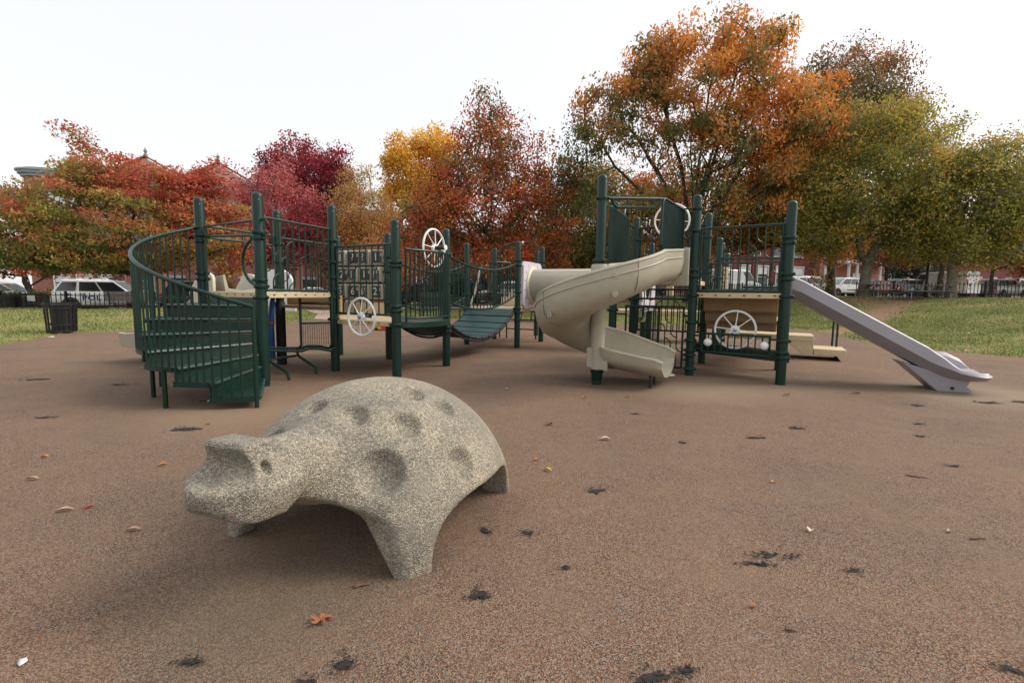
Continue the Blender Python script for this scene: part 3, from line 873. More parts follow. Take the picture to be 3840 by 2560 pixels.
for sgn in (1, -1):
    D = smax(D, -(np.sqrt((U - 0.872) ** 2 * 1.2 + (V_ - sgn * 0.135) ** 2 * 0.3 + (Z - 0.545) ** 2 * 0.6) - 0.021), 0.006)
D = smax(D, -Z - 0.02, 0.01)
Vt, Ft = surface_nets(D, (us[0], vs_[0], zs[0]), h)
me = bpy.data.meshes.new('turtle')
me.from_pydata(Vt.tolist(), [], Ft.tolist())
me.polygons.foreach_set('use_smooth', [True] * len(me.polygons))
me.materials.append(M['aggregate'])
bm = bmesh.new(); bm.from_mesh(me)
for _ in range(1): bmesh.ops.smooth_vert(bm, verts=bm.verts[:], factor=0.5, use_axis_x=True, use_axis_y=True, use_axis_z=True)
if bm.calc_volume() < 0: bmesh.ops.reverse_faces(bm, faces=bm.faces[:])
bm.to_mesh(me); bm.free()
turtle = link('turtle_sculpture', me, loc=(-0.72, 2.585, 0), rot=(0, 0, math.atan2(-0.936, -0.353)))
tag(turtle, 'grey pebbled concrete turtle with dimpled shell standing on the brown rubber', 'sculpture')
# ------------------------------------------------------------------ trees
def pal(t, cols):
    """piecewise linear mix of leaf tones, t in 0..1"""
    cols = np.array(cols, float); n = len(cols) - 1
    t = np.clip(t, 0, 0.9999) * n
    i = t.astype(int); f_ = (t - i)[:, None]
    return cols[i] * (1 - f_) + cols[i + 1] * f_
RED = (0.36, 0.072, 0.046); SCAR = (0.47, 0.115, 0.058); ORNG = (0.56, 0.185, 0.035); AMB = (0.60, 0.27, 0.04); YEL = (0.66, 0.40, 0.055)
OLIVE = (0.23, 0.20, 0.045); GRN = (0.085, 0.115, 0.030); DGRN = (0.040, 0.070, 0.024); BRN = (0.24, 0.085, 0.040); MAR = (0.17, 0.022, 0.036); CRIM = (0.30, 0.038, 0.050); PINK = (0.44, 0.13, 0.12); YGRN = (0.34, 0.31, 0.06)

def grow(r_, tips, trunk, spread=0.32, limbs=None):
    """connect every cluster to the nearest part of the skeleton; returns nodes, parents, radii"""
    nodes = [np.array(p, float) for p in trunk]; par = [-1] + list(range(len(trunk) - 1))
    ntr = len(nodes)
    top = nodes[-1]
    order = np.argsort(np.linalg.norm(tips - nodes[ntr // 2], axis=1))
    dist0 = [0.0]
    for i in range(1, ntr): dist0.append(dist0[-1] + np.linalg.norm(nodes[i] - nodes[i - 1]))
    first = max(1, int(ntr * 0.45))
    for pl in (limbs or []):
        j = min(range(1, ntr), key=lambda k_: abs(nodes[k_][2] - pl[0][2]))
        for q_ in pl[1:]:
            nodes.append(np.array(q_, float)); par.append(j); dist0.append(dist0[j] + np.linalg.norm(nodes[-1] - nodes[j])); j = len(nodes) - 1
    n_limb = len(nodes)
    for ti in order:
        p = tips[ti]
        N = np.array(nodes[first:]); dd = np.linalg.norm(N - p, axis=1)
        up = N[:, 2] - p[2]
        cost = dd + 0.45 * np.maximum(up, 0) + spread * np.array(dist0[first:])
        j = int(np.argmin(cost)) + first
        a = nodes[j]; L_ = np.linalg.norm(p - a)
        k = max(1, int(L_ / 0.9))
        pj = j
        for s_ in range(1, k + 1):
            t = s_ / k
            q_ = a + (p - a) * t
            q_ = q_ + np.array([0, 0, 0.10 * L_ * t * (1 - t)]) + (r_.normal(0, 0.018 * min(L_, 2.5), 3) if s_ < k else 0)
            nodes.append(q_); par.append(pj); dist0.append(dist0[pj] + L_ / k); pj = len(nodes) - 1
    n = len(nodes); cnt = np.zeros(n)
    child = [[] for _ in range(n)]
    for i in range(1, n): child[par[i]].append(i)
    rad = np.zeros(n)
    for i in range(n - 1, -1, -1):
        rad[i] = 0.011 if not child[i] else (sum(rad[c_] ** 2.35 for c_ in child[i])) ** (1 / 2.35)
    return nodes, par, rad, ntr, child

def branch_mesh(nodes, par, rad, ntr, trunk_r, m, sides=6):
    mb = MB()
    sc_ = trunk_r / rad[0]
    rr_ = np.maximum(rad * min(sc_, 2.2), 0.010)
    # trunk
    for i in range(ntr): rr_[i] = max(rr_[i], trunk_r * (1 - 0.55 * i / max(1, ntr - 1)))
    base = Vector(nodes[0])
    mb.tube([base - Vector((0, 0, .3))] + [Vector(nodes[0]) + Vector((0, 0, .0))] + [Vector(q_) for q_ in nodes[1:ntr]], [trunk_r * 1.5, trunk_r * 1.28] + list(rr_[1:ntr]), 12)
    for i in range(ntr, len(nodes)):
        p = par[i]
        r0 = min(rr_[p], rr_[i] * 1.25 if p >= ntr else max(rr_[i], min(rr_[p], rr_[i] * 1.15)))
        mb.tube([nodes[p], nodes[i]], [r0, rr_[i]], sides if rr_[i] > .03 else 4, cap=False)
    return mb

def leaves(name, centres, sig, per, size, colf, seed, parent, droop=0.3, aspect=0.52, off=(0, 0, 0), flat=None, m=None):
    r_ = np.random.default_rng(seed)
    n = len(centres) * per
    ci = np.repeat(np.arange(len(centres)), per)
    sg = np.asarray(sig)[ci][:, None] if np.ndim(sig) else sig
    g_ = r_.normal(0, 1, (n, 3)); g_ *= np.minimum(1, 1.9 / np.linalg.norm(g_, axis=1))[:, None]
    Pn = centres[ci] + g_ * sg * np.array([1, 1, 0.8 if flat is None else flat])
    c = colf(Pn, ci, r_)
    L_ = size * r_.uniform(0.55, 1.40, n)[:, None]
    d = r_.normal(0, 1, (n, 3)); d[:, 2] -= droop * 1.6
    d /= np.linalg.norm(d, axis=1)[:, None]
    facing = r_.normal(0, 1, (len(centres), 3)) * 1.25 + np.array([0, 0, 0.8])       # a spray of leaves faces one way
    w = np.cross(d, r_.normal(0, 0.75, (n, 3)) + facing[ci]); w /= np.linalg.norm(w, axis=1)[:, None]
    nn = np.cross(d, w)
    a = Pn - d * L_ * .5; t = Pn + d * L_ * .5
    mid = Pn - d * L_ * .06
    V = np.stack([a, mid + w * L_ * aspect * .5 + nn * L_ * .09, t, mid - w * L_ * aspect * .5 + nn * L_ * .09], 1).reshape(-1, 3) - np.array(off)
    c = np.clip(c * 1.30 * r_.uniform(0.78, 1.18, len(centres))[ci][:, None] * r_.uniform(0.80, 1.18, n)[:, None], 0.004, 0.9)
    return tri_mesh(name, V, c, 4, m or M['leaf'], None, parent, None)

def sample_lobes(r_, lobes, n, gap=0.0, shell=0.42):
    w = np.array([l[6] for l in lobes], float); w /= w.sum()
    out = []
    for l, k in zip(lobes, np.round(w * n).astype(int)):
        d = r_.normal(0, 1, (k, 3)); d /= np.linalg.norm(d, axis=1)[:, None]
        rad = r_.uniform(0.12, 1, k) ** shell
        out.append(np.array(l[:3]) + d * rad[:, None] * np.array(l[3:6]))
    out = np.concatenate(out)
    if gap:
        f_ = np.sin(out[:, 0] * 1.1 + 2 * np.sin(out[:, 2] * .8)) * np.sin(out[:, 1] * 1.2 + .7) * np.sin(out[:, 2] * 1.3 + 1.1 * np.sin(out[:, 0] * .7))
        out = out[(f_ > -0.25) | (r_.random(len(out)) > gap)]
    return out

def tree(label, base, lobes, colf, seed, n=160, per=120, size=0.17, sig=0.42, trunk_r=0.22, fork=2.4, bark='bark', lean=(0, 0), gap=0.5, droop=0.3, flat=None, name='tree', cat='tree', group='autumn trees round the playground', spread=0.32, extra=None, aspect=0.52, trunk=None, limbs=None, shell=0.42):
    r_ = np.random.default_rng(seed)
    x, y = base; z = tz(x, y)
    root = thing(name, label, cat, (x, y, z), 0, group)
    L_ = [(l[0], l[1], l[2], l[3], l[4], l[5], l[6] if len(l) > 6 else l[3] * l[4] * l[5]) for l in lobes]
    tips = sample_lobes(r_, L_, n, gap, shell)
    if extra is not None: tips = np.concatenate([tips, np.array(extra, float)])
    tips[:, 2] = np.maximum(tips[:, 2], fork * 0.62)
    if trunk is None:
        k = 7
        hi = fork * 1.6
        trunk = [np.array([lean[0] * (i / k) ** 1.3 + (r_.normal(0, .03) if 0 < i else 0), lean[1] * (i / k) ** 1.3 + (r_.normal(0, .03) if 0 < i else 0), hi * i / k]) for i in range(k + 1)]
    nodes, par, rad, ntr, ch = grow(r_, tips, trunk, spread, limbs)
    branch_mesh(nodes, par, rad, ntr, trunk_r, M[bark]).build('trunk', M[bark], root, angle=60)
    cn = r_.normal(0, 1, len(tips))
    sg = sig * r_.uniform(0.6, 1.35, len(tips))
    lo = tips.min(0); hi_ = tips.max(0)
    def cf(Pn, ci, rr):
        u = (Pn - lo) / (hi_ - lo + 1e-6)
        return colf(u, cn[ci], rr, Pn)
    leaves('crown', tips, sg, per, size, cf, seed + 1, root, droop, flat=flat, aspect=aspect)
    return root

def noise3(P_, s, ph=0.0):
    return (np.sin(P_[:, 0] * s + ph + 1.7 * np.sin(P_[:, 1] * s * .8)) + np.sin(P_[:, 1] * s * 1.2 + 2 * ph + 1.3 * np.sin(P_[:, 2] * s)) + np.sin(P_[:, 2] * s * 1.1 + ph * 3 + 1.5 * np.sin(P_[:, 0] * s * .7))) / 3

# the red and green spreading tree on the left: layered flat sprays
def col_left(u, c, r_, P_):
    t = 0.16 + 0.58 * u[:, 0] + 0.50 * (u[:, 2] - .42) + 0.15 * c + 0.10 * r_.normal(0, 1, len(c)) + .14 * noise3(P_, .8)
    return pal(t, [(.09,.12,.035), (.19,.20,.05), (.32,.27,.07), (0.36, 0.17, 0.065), RED, (.44,.085,.052), (0.47, 0.105, 0.06)])
lay = [(-.4, 0, 4.1, 5.0, 3.6, 2.3, 9.0), (0, 0, 6.2, 3.3, 2.4, .9, 2.2), (-4.5, -.4, 2.8, 2.7, 2.2, 1.1, 2.0), (-5.2, 0, 4.7, 1.8, 1.5, .9, .9), (3.8, 0, 3.6, 2.0, 2.0, 1.9, 2.2), (3.0, 0, 5.7, 1.6, 1.4, .7, .8), (-1.5, -.8, 2.4, 4.0, 2.4, .7, 1.6), (-.8, 0, 6.0, 1.8, 2, .6, .8)]
spur = [(-1.3 - 1.15 * t, -.3, 7.0 + 1.35 * t) for t in np.linspace(0, 1, 7)] + [(2.6 + 1.5 * t, .2, 6.3 + .6 * t) for t in np.linspace(0, 1, 5)] + [(-5.6 - 1.4 * t, .2, 5.0 + .7 * t) for t in np.linspace(0, 1, 5)] + [(-6 - 1.0 * t, .2, 3.9 + .2 * t) for t in np.linspace(0, 1, 4)]
tree('wide spreading tree on the left with leaves turning from green to scarlet', (-17.9, 23.0), lay, col_left, 21, n=640, per=120, size=0.145, sig=0.40, trunk_r=0.17, fork=1.9, gap=0.30, flat=0.36, droop=0.1, extra=spur, spread=.2)
def col_orange(u, c, r_, P_): return pal(.5 + .22 * c + .25 * (u[:, 2] - .5) + .1 * r_.normal(0, 1, len(c)), [GRN, BRN, SCAR, ORNG, AMB])
tree('small orange tree with a leaning dark trunk at the left edge', (-30.2, 30.5), [(-1.5, 0, 3.6, 3.4, 2.5, 1.6), (1, 0, 2.9, 2, 2, 1.0)], col_orange, 31, n=90, per=110, size=.18, trunk_r=.24, fork=1.5, lean=(-.8, 0), flat=.5)
# dark crimson tree behind the houses' roofs
def col_mar(u, c, r_, P_): return pal(.45 + .17 * c + .16 * r_.normal(0, 1, len(c)) + .35 * (u[:, 2] - .5), [(0.075, 0.02, 0.022), MAR, CRIM, (0.38, 0.06, 0.06)])
tree('dense dark crimson tree rising above the roofs', (-19.6, 46.5), [(0, 0, 10.4, 4.6, 4.0, 4.4), (-1.8, 0, 9.2, 3.2, 3, 3.6), (2.4, 0, 9.6, 3.0, 3, 3.8), (-.6, 0, 13.2, 3.4, 3, 2.0), (2.2, 0, 13.0, 2.4, 2, 1.7), (0, 0, 6, 3, 3, 2.5)], col_mar, 41, n=420, per=95, size=.26, sig=.55, trunk_r=.35, fork=4.0, gap=.55)
def col_pink(u, c, r_, P_): return pal(.3 + .5 * u[:, 2] + .13 * c + .12 * r_.normal(0, 1, len(c)), [(0.13, 0.018, 0.03), MAR, CRIM, PINK, (0.46, 0.17, 0.15)])
tree('wispy pinkish red tree in front of the brick houses', (-14.8, 31.0), [(0, 0, 6.6, 2.6, 2.2, 2.5), (-.2, 0, 8.0, 1.3, 1.3, .9), (-1.2, 0, 4.2, 2.8, 2.2, 1.4), (1.6, 0, 4.6, 1.9, 2, 1.6), (.8, 0, 3.2, 2.4, 2, .7)], col_pink, 51, n=270, per=90, size=.15, sig=.40, trunk_r=.15, fork=2.6, gap=.55, droop=.1)
def col_oy(u, c, r_, P_): return pal(.25 + .55 * u[:, 2] + .16 * c + .1 * r_.normal(0, 1, len(c)), [(0.30, 0.095, 0.05), (0.40, 0.165, 0.065), (0.42, 0.21, 0.075), (0.38, 0.25, 0.07), (.30, .27, .07)])
tree('soft orange and yellow tree with a pointed top', (-9.7, 32.5), [(0, 0, 4.0, 3.0, 2.4, 2.0), (-.2, 0, 6.4, 2.1, 1.8, 1.8), (-.6, 0, 8.2, 1.0, 1.0, 1.5), (1.2, 0, 2.4, 2.4, 2, .9), (-1.3, 0, 2.6, 1.8, 1.6, 1.0)], col_oy, 61, n=330, per=110, size=.13, sig=.40, trunk_r=.14, fork=1.8, gap=.35)
def col_wg(u, c, r_, P_): return pal(.4 + .2 * c + .2 * r_.normal(0, 1, len(c)), [DGRN, GRN, OLIVE, YGRN])
tree('thin grey green tree showing sky through its twigs', (-6.6, 36.0), [(0, 0, 7.0, 1.6, 1.4, 2.4), (.9, 0, 5.0, 2.0, 1.5, 1.6)], col_wg, 66, n=90, per=45, size=.15, sig=.42, trunk_r=.12, fork=2.6, gap=.5)
def col_yel(u, c, r_, P_): return pal(.62 + .17 * c + .14 * r_.normal(0, 1, len(c)), [OLIVE, AMB, YEL, (0.72, 0.46, 0.08)])
tree('bright yellow tree standing behind the red one', (-8.5, 44.0), [(-.4, 0, 12.0, 2.6, 2.2, 3.2), (1.8, 0, 13.6, 1.9, 1.8, 2.2), (-1.6, 0, 10.0, 1.6, 1.6, 2.2), (1.2, 0, 9, 2.2, 2, 2.4)], col_yel, 71, n=260, per=85, size=.26, sig=.46, trunk_r=.22, fork=4.5, gap=.6)
# the red pear tree in the middle
def col_red(u, c, r_, P_):
    t = .50 + .25 * c + .09 * r_.normal(0, 1, len(c)) - .30 * np.clip(u[:, 0] - .68, 0, 1) * 2.2 + .10 * noise3(P_, .9, .7) - .16 * (np.abs(u[:, 2] - .9) < .12) * (u[:, 0] > .5)
    return pal(t, [DGRN, GRN, (0.26, 0.13, 0.04), BRN, ORNG, SCAR, RED, (0.44, 0.06, 0.065)])
tree('broad pear tree with red, orange and green leaves behind the bridge', (-.95, 27.5), [(-.6, 0, 5.6, 4.2, 3.4, 2.5, 10), (-.4, 0, 8.8, 2.4, 2.2, 1.8, 3.2), (-.5, 0, 10.9, .9, .9, 1.0, .7), (2.5, 0, 6.8, 1.7, 1.8, 1.6, 2), (2.6, 0, 3.8, 2.4, 2.4, 1.8, 3.4), (-3.6, 0, 4.1, 2.3, 2.2, 1.8, 3), (0, -.5, 2.9, 4.6, 3, .9, 3), (-2.4, 0, 7.2, 1.6, 1.6, 1.4, 1.4)],
     col_red, 81, n=640, per=92, size=.155, sig=.42, trunk_r=.20, fork=1.9, gap=.45, extra=[(3.6 + .3 * k, 0, 7.2 + .12 * k) for k in range(4)] + [(2.2 + .25 * k, 0, 8.9 + .2 * k) for k in range(3)])
def col_mid(u, c, r_, P_): return pal(.36 + .2 * c + .15 * r_.normal(0, 1, len(c)) + .15 * noise3(P_, .8), [DGRN, GRN, OLIVE, (0.40, 0.16, 0.04), AMB, SCAR])
tree('green tree with orange patches between the red tree and the oak', (5.0, 34.5), [(0, 0, 5.4, 3.4, 3, 3.0), (-2.0, 0, 3.2, 2.6, 2.4, 1.7), (2.0, 0, 3.4, 2.8, 2.4, 1.8), (1.0, 0, 8.2, 2.2, 2, 1.4), (-1.6, 0, 7.2, 1.6, 1.6, 1.2)], col_mid, 91, n=380, per=95, size=.18, sig=.48, trunk_r=.2, fork=1.7, gap=.4)
def col_rust(u, c, r_, P_): return pal(.5 + .2 * c + .15 * r_.normal(0, 1, len(c)), [GRN, (0.24, 0.12, 0.04), BRN, ORNG, AMB])
tree('rust coloured tree filling the gap behind the slide tower', (11.5, 41.0), [(0, 0, 6.5, 4.6, 3, 2.6), (3.2, 0, 4.6, 3.0, 2.6, 2.0), (-3.0, 0, 4.6, 2.6, 2.4, 1.8), (1, 0, 9, 2.8, 2.4, 1.6)], col_rust, 96, n=300, per=85, size=.24, sig=.55, trunk_r=.24, fork=2.0, gap=.4)
# the big oak
def col_oak(u, c, r_, P_):
    t = .27 + .40 * u[:, 2] + .18 * u[:, 0] + .22 * c + .08 * r_.normal(0, 1, len(c)) + .20 * noise3(P_, .55, .4)
    return pal(t, [(.045,.075,.03), (.085,.115,.038), (0.17, 0.165, 0.05), (0.34, 0.20, 0.055), (0.50, 0.195, 0.055), (0.60, 0.225, 0.05), (0.64, 0.29, 0.055)])
oak_l = [(-3.4, 0, 9.54, 1.9, 2.2, 1.87, 1.8), (3.6, 0, 9.91, 2.6, 2.6, 2.24, 3.5), (0.7, 0, 11.78, 4.4, 3.6, 2.99, 12), (2.4, 0, 13.46, 2.0, 2.2, 1.5, 2.4), (-2.4, 0, 12.16, 1.8, 2.2, 1.68, 2.4), (-5.1, 0, 10.1, 1.5, 2.0, 1.87, 2.2), (-6.1, 0, 7.29, 1.3, 1.9, 2.06, 2.2), (0.7, 0, 8.32, 3.4, 3.0, 1.59, 4), (5.9, 0, 10.0, 1.9, 2.2, 2.15, 3.4), (5.4, 0, 7.76, 2.5, 2.4, 1.87, 3.6), (0.5, 0, 5.52, 3.4, 2.6, 1.03, 2.2), (3.4, 0, 5.98, 2.7, 2.4, 1.4, 2.6), (-4.4, 0, 5.14, 2.3, 2.2, 0.75, 1.2)]
oak_limbs = []
for (ex, ey, ez, zf_) in ((-5.4, .4, 8.0, 2.4), (-4.6, -.3, 10.0, 2.7), (-2.4, .3, 12.2, 3.0), (-.8, -.2, 12.6, 3.4), (.9, .2, 13.4, 3.8), (2.3, -.2, 13.2, 3.4), (3.4, .3, 11.4, 3.0), (5.2, 0, 10.0, 2.8), (5.6, .2, 7.8, 2.5), (-3.2, .6, 8.6, 2.6), (2.0, .8, 9.8, 3.2)):
    oak_limbs.append([(ex * .93 * t ** 1.35 + rng.uniform(-.06, .06), ey * t + rng.uniform(-.06, .06), zf_ + (ez - zf_) * t) for t in np.linspace(0, .9, 10)])
tree('tall oak with an orange crown fading to green below', (9.9, 27.0), oak_l, col_oak, 101, n=640, per=105, size=.215, sig=.40, trunk_r=.34, fork=2.6, gap=.6, droop=.75, spread=.05, aspect=.42, limbs=oak_limbs, shell=.27)
def col_oak2(u, c, r_, P_): return pal(.22 + .34 * u[:, 2] + .18 * c + .09 * r_.normal(0, 1, len(c)), [(.045,.07,.03), (.085,.11,.04), (0.16, 0.14, 0.05), (.26,.13,.055), (0.40, 0.14, 0.06), ORNG])
tree('taller brownish green oak behind the olive tree', (24.0, 36.5), [(.4, 0, 14.9, 3.6, 3, 3.2, 8), (-1.0, 0, 12.0, 4.0, 3.2, 3.2, 7), (2.8, 0, 12.2, 2.8, 2.6, 2.8, 5), (-3.0, 0, 9, 3, 3, 2.8, 4), (1.5, 0, 8.5, 4, 3, 2.6, 4)], col_oak2, 111, n=620, per=90, size=.22, sig=.5, trunk_r=.34, fork=4, gap=.4, droop=.6, aspect=.42)
# olive cherry trees with pale trunks on the right bank
def col_olive(u, c, r_, P_): return pal(.48 + .20 * c + .11 * r_.normal(0, 1, len(c)) + .13 * noise3(P_, .8) + .14 * (u[:, 2] - .4), [(.07,.10,.03), (.14,.17,.04), (0.22, 0.22, 0.05), (.33,.28,.06), (0.45, 0.30, 0.065), (0.50, 0.24, 0.065)])
tr10 = [np.array(p) for p in ((0, 0, 0), (.02, 0, .5), (.05, 0, 1.0), (.06, 0, 1.45), (.16, 0, 1.95), (.30, 0, 2.5), (.62, 0, 3.0), (1.3, 0, 3.5), (2.1, 0, 3.75))]
lim = [(-.25, 0, 2.2), (-.52, 0, 3.2), (-.65, .1, 4.2), (-.75, .1, 5.3), (.06, 0, 3.4), (.0, .1, 4.6)]
t10 = tree('olive green cherry tree with a forked pale grey trunk on the right bank', (19.6, 27.0), [(0.2, 0, 6.27, 4.3, 3.6, 3.46, 14), (-0.1, 0, 9.18, 2.6, 2.2, 1.27, 3.4), (3.5, 0, 5.72, 1.7, 2.0, 2.37, 3), (-3.6, 0, 5.54, 1.9, 2.2, 2.37, 3.4), (-3.1, 0, 3.27, 2.3, 2.0, 0.82, 1.7), (3.0, 0, 3.45, 1.9, 2, 1.09, 1.6)], col_olive, 121, n=720, per=95, size=.15, sig=.44, trunk_r=.30, fork=2.9, bark='bark_pale', gap=.35, trunk=tr10, spread=.10,
           extra=lim + [(3.0 + .28 * k, 0, 8.2 + .24 * k) for k in range(7)])
tr11 = [np.array(p) for p in ((0, 0, 0), (-.02, 0, .5), (-.06, 0, 1.1), (-.1, 0, 1.7), (.0, 0, 2.3), (.05, 0, 3.0), (.0, 0, 3.8))]
tree('second olive tree with two grey stems behind the picnic table', (22.9, 25.2), [(0.9, 0, 4.76, 3.5, 3.0, 2.43, 10), (0.9, 0, 7.1, 1.9, 1.8, 0.9, 1.8), (3.2, 0, 4.58, 2.0, 2.2, 2.16, 3), (-1.8, 0, 4.04, 1.6, 2, 1.62, 2), (0.2, 0, 2.42, 3.2, 2.2, 0.63, 1.6)], col_olive, 131, n=520, per=95, size=.14, sig=.42, trunk_r=.21, fork=1.9, bark='bark_pale', gap=.35, trunk=tr11, spread=.10,
     extra=[(.25, 0, .55), (.62, 0, 1.05), (.85, 0, 1.6), (.9, 0, 2.1), (1.5, 0, 2.45), (2.6, 0, 2.3), (1.2, 0, 7.5), (1.5, 0, 7.9), (1.9, 0, 8.1)])
tree('dark olive tree cut by the right edge of the view', (29.5, 27.5), [(.5, 0, 5.4, 2.8, 2.6, 2.4), (-1.4, 0, 4.2, 2.0, 2, 1.6), (1.5, 0, 7.2, 1.8, 1.8, 1.4), (0, 0, 3, 2.6, 2, .8)], col_olive, 141, n=240, per=90, size=.17, sig=.45, trunk_r=.2, fork=1.9, gap=.4)
def col_maple(u, c, r_, P_): return pal(.22 + .24 * c + .15 * r_.normal(0, 1, len(c)) + .40 * u[:, 0] * (1 - u[:, 2]) + .25 * (1 - u[:, 2]), [DGRN, GRN, (0.17, 0.13, 0.03), (0.36, 0.17, 0.03), AMB, (0.30, 0.10, 0.03)])
tree('maple with low amber branches behind the right tower', (18.6, 33.5), [(-1.8, 0, 6.0, 4.0, 3, 2.2), (-3.6, 0, 3.9, 2.6, 2.4, 1.2), (1.6, 0, 4.2, 3.0, 2.6, 1.3), (3.2, 0, 3.3, 2.0, 2, .9), (.4, 0, 7.4, 3.2, 2.6, 1.4)], col_maple, 151, n=380, per=95, size=.18, sig=.46, trunk_r=.24, fork=1.9, gap=.45, lean=(.3, 0))
def col_brown(u, c, r_, P_): return pal(.45 + .2 * c + .15 * r_.normal(0, 1, len(c)), [(0.11, 0.05, 0.035), BRN, (0.30, 0.10, 0.06), (0.34, 0.16, 0.07)])
tree('russet and olive tree closing the street at the far right', (52.5, 46.0), [(0, 0, 4.6, 4.4, 3.2, 2.6), (3, 0, 6, 3, 3, 2), (-2.5, 0, 3.2, 2.6, 2.4, 1.3)], col_brown, 158, n=200, per=85, size=.22, sig=.5, trunk_r=.25, fork=1.8, gap=.35)
for i, (bx, by, lab) in enumerate(((38.0, 43.0, 'low russet tree with a thick dark trunk before the police van'), (45.0, 45.5, 'low russet tree before the white pickup'), (36.6, 47.5, 'russet tree overhanging the grey rendered house'))):
    tree(lab, (bx, by), [(0, 0, 4.4, 3.6, 3.2, 1.3), (-2, 0, 5.6, 2.4, 2.4, 1.3), (2, 0, 3.9, 2.6, 2.4, 1.0)], col_brown, 160 + i * 7, n=130, per=75, size=.22, sig=.5, trunk_r=.30 if i == 0 else .2, fork=2.2, gap=.4)
def col_ever(u, c, r_, P_): return pal(.4 + .2 * c + .2 * r_.normal(0, 1, len(c)), [(0.012, 0.03, 0.018), (0.03, 0.06, 0.035), (0.06, 0.09, 0.05)])
tree('dark evergreen beside the grey rendered house', (42.0, 51.0), [(0, 0, 3.2, 2.8, 2.4, 1.6), (.4, 0, 4.4, 1.8, 1.6, 1.2)], col_ever, 181, n=110, per=80, size=.2, sig=.45, trunk_r=.2, fork=1.2, gap=.2)
for i, (bx, by, w_, hh, lab) in enumerate(((-5.2, 40.5, 3.4, 3.4, 'dark green shrub mass behind the benches on the left'), (-.6, 41.5, 3.6, 3.8, 'dark green shrub mass behind the hanging bridge'), (3.6, 43.0, 3.2, 3.4, 'dark green shrub mass behind the lilac panel'))):
    tree(lab, (bx, by), [(0, 0, hh * .5, w_ * .6, 1.6, hh * .48)], col_ever, 190 + i, n=90, per=80, size=.2, sig=.45, trunk_r=.1, fork=.6, gap=.2, name='shrub', cat='shrub', group='dark shrubs along the street')
def col_ysh(u, c, r_, P_): return pal(.5 + .25 * c + .2 * r_.normal(0, 1, len(c)), [DGRN, GRN, OLIVE, YEL, AMB])
tree('small yellow and green shrub left of the stair tower', (-18.3, 30.0), [(0, 0, 1.2, .9, .9, .9), (.9, 0, .8, .8, .8, .6)], col_ysh, 201, n=36, per=90, size=.13, sig=.26, trunk_r=.05, fork=.4, gap=0, name='shrub', cat='shrub', group=None)
tree('bare twiggy shrub with a few yellow leaves near the cherry trunk', (17.6, 27.6), [(0, 0, 1.5, .9, .8, 1.2), (.5, 0, 2.4, .7, .7, .8), (0, 0, .8, .9, .8, .5)], col_ysh, 211, n=110, per=5, size=.13, sig=.25, trunk_r=.04, fork=.3, bark='bark_pale', gap=0, name='shrub', cat='shrub', group=None, spread=.05)
# ivy hedge behind the left fence
r_ = np.random.default_rng(77)
hd = thing('hedge', 'clipped ivy hedge behind the fence at the far left', 'hedge', (-27.5, 27.2, tz(-27.5, 27.2)))
cl = np.stack([r_.uniform(-5.5, 3.6, 260), r_.uniform(-.3, .35, 260), r_.uniform(.0, 1.16, 260)], -1)
cl[:, 1] += cl[:, 0] * .29
leaves('foliage', cl, 0.15, 60, 0.085, lambda P_, ci, rr: pal(.4 + .25 * rr.normal(0, 1, len(P_)), [(0.02, 0.035, 0.012), DGRN, GRN, (0.17, 0.16, 0.05), (0.28, 0.16, 0.05)]), 78, hd, .6, aspect=.8)
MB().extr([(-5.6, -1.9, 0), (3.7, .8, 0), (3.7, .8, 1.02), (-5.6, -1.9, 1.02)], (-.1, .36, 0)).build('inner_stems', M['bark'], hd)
# ------------------------------------------------------------------ the play structure: everything bolted together is one thing
PS = thing('play_structure', 'large green post playground climber with beige and lilac slides on the brown rubber', 'playground', (0.3, 8.0, 0), worldspace=True)
G = M['green']
POST = dict(P1=(-4.20, 6.55, 2.42), P2=(-3.11, 5.96, 2.38), P3=(-3.75, 7.76, 2.46), P4=(-2.66, 7.17, 2.45), P5=(-3.25, 9.00, 2.22), P6=(-2.19, 8.51, 2.22),
            P7=(-1.59, 6.58, 2.17), P8=(-1.07, 7.79, 2.21), P9=(-1.06, 11.16, 2.33), P10=(-0.47, 12.56, 2.35), P11=(0.11, 10.52, 2.32), P12=(0.68, 13.68, 2.40),
            P13=(0.72, 11.97, 2.34), P14=(1.14, 6.35, 2.73), P15=(1.63, 7.80, 2.66), P16=(2.28, 9.05, 2.63), P17=(3.22, 11.3, 2.40), P18=(2.68, 7.17, 2.66),
            P19=(3.37, 8.46, 2.62), P20=(4.22, 9.95, 2.38), P21=(4.72, 11.0, 2.40), P22=(5.55, 12.6, 2.30), P23=(3.68, 6.49, 2.46), P24=(4.37, 7.78, 2.46))
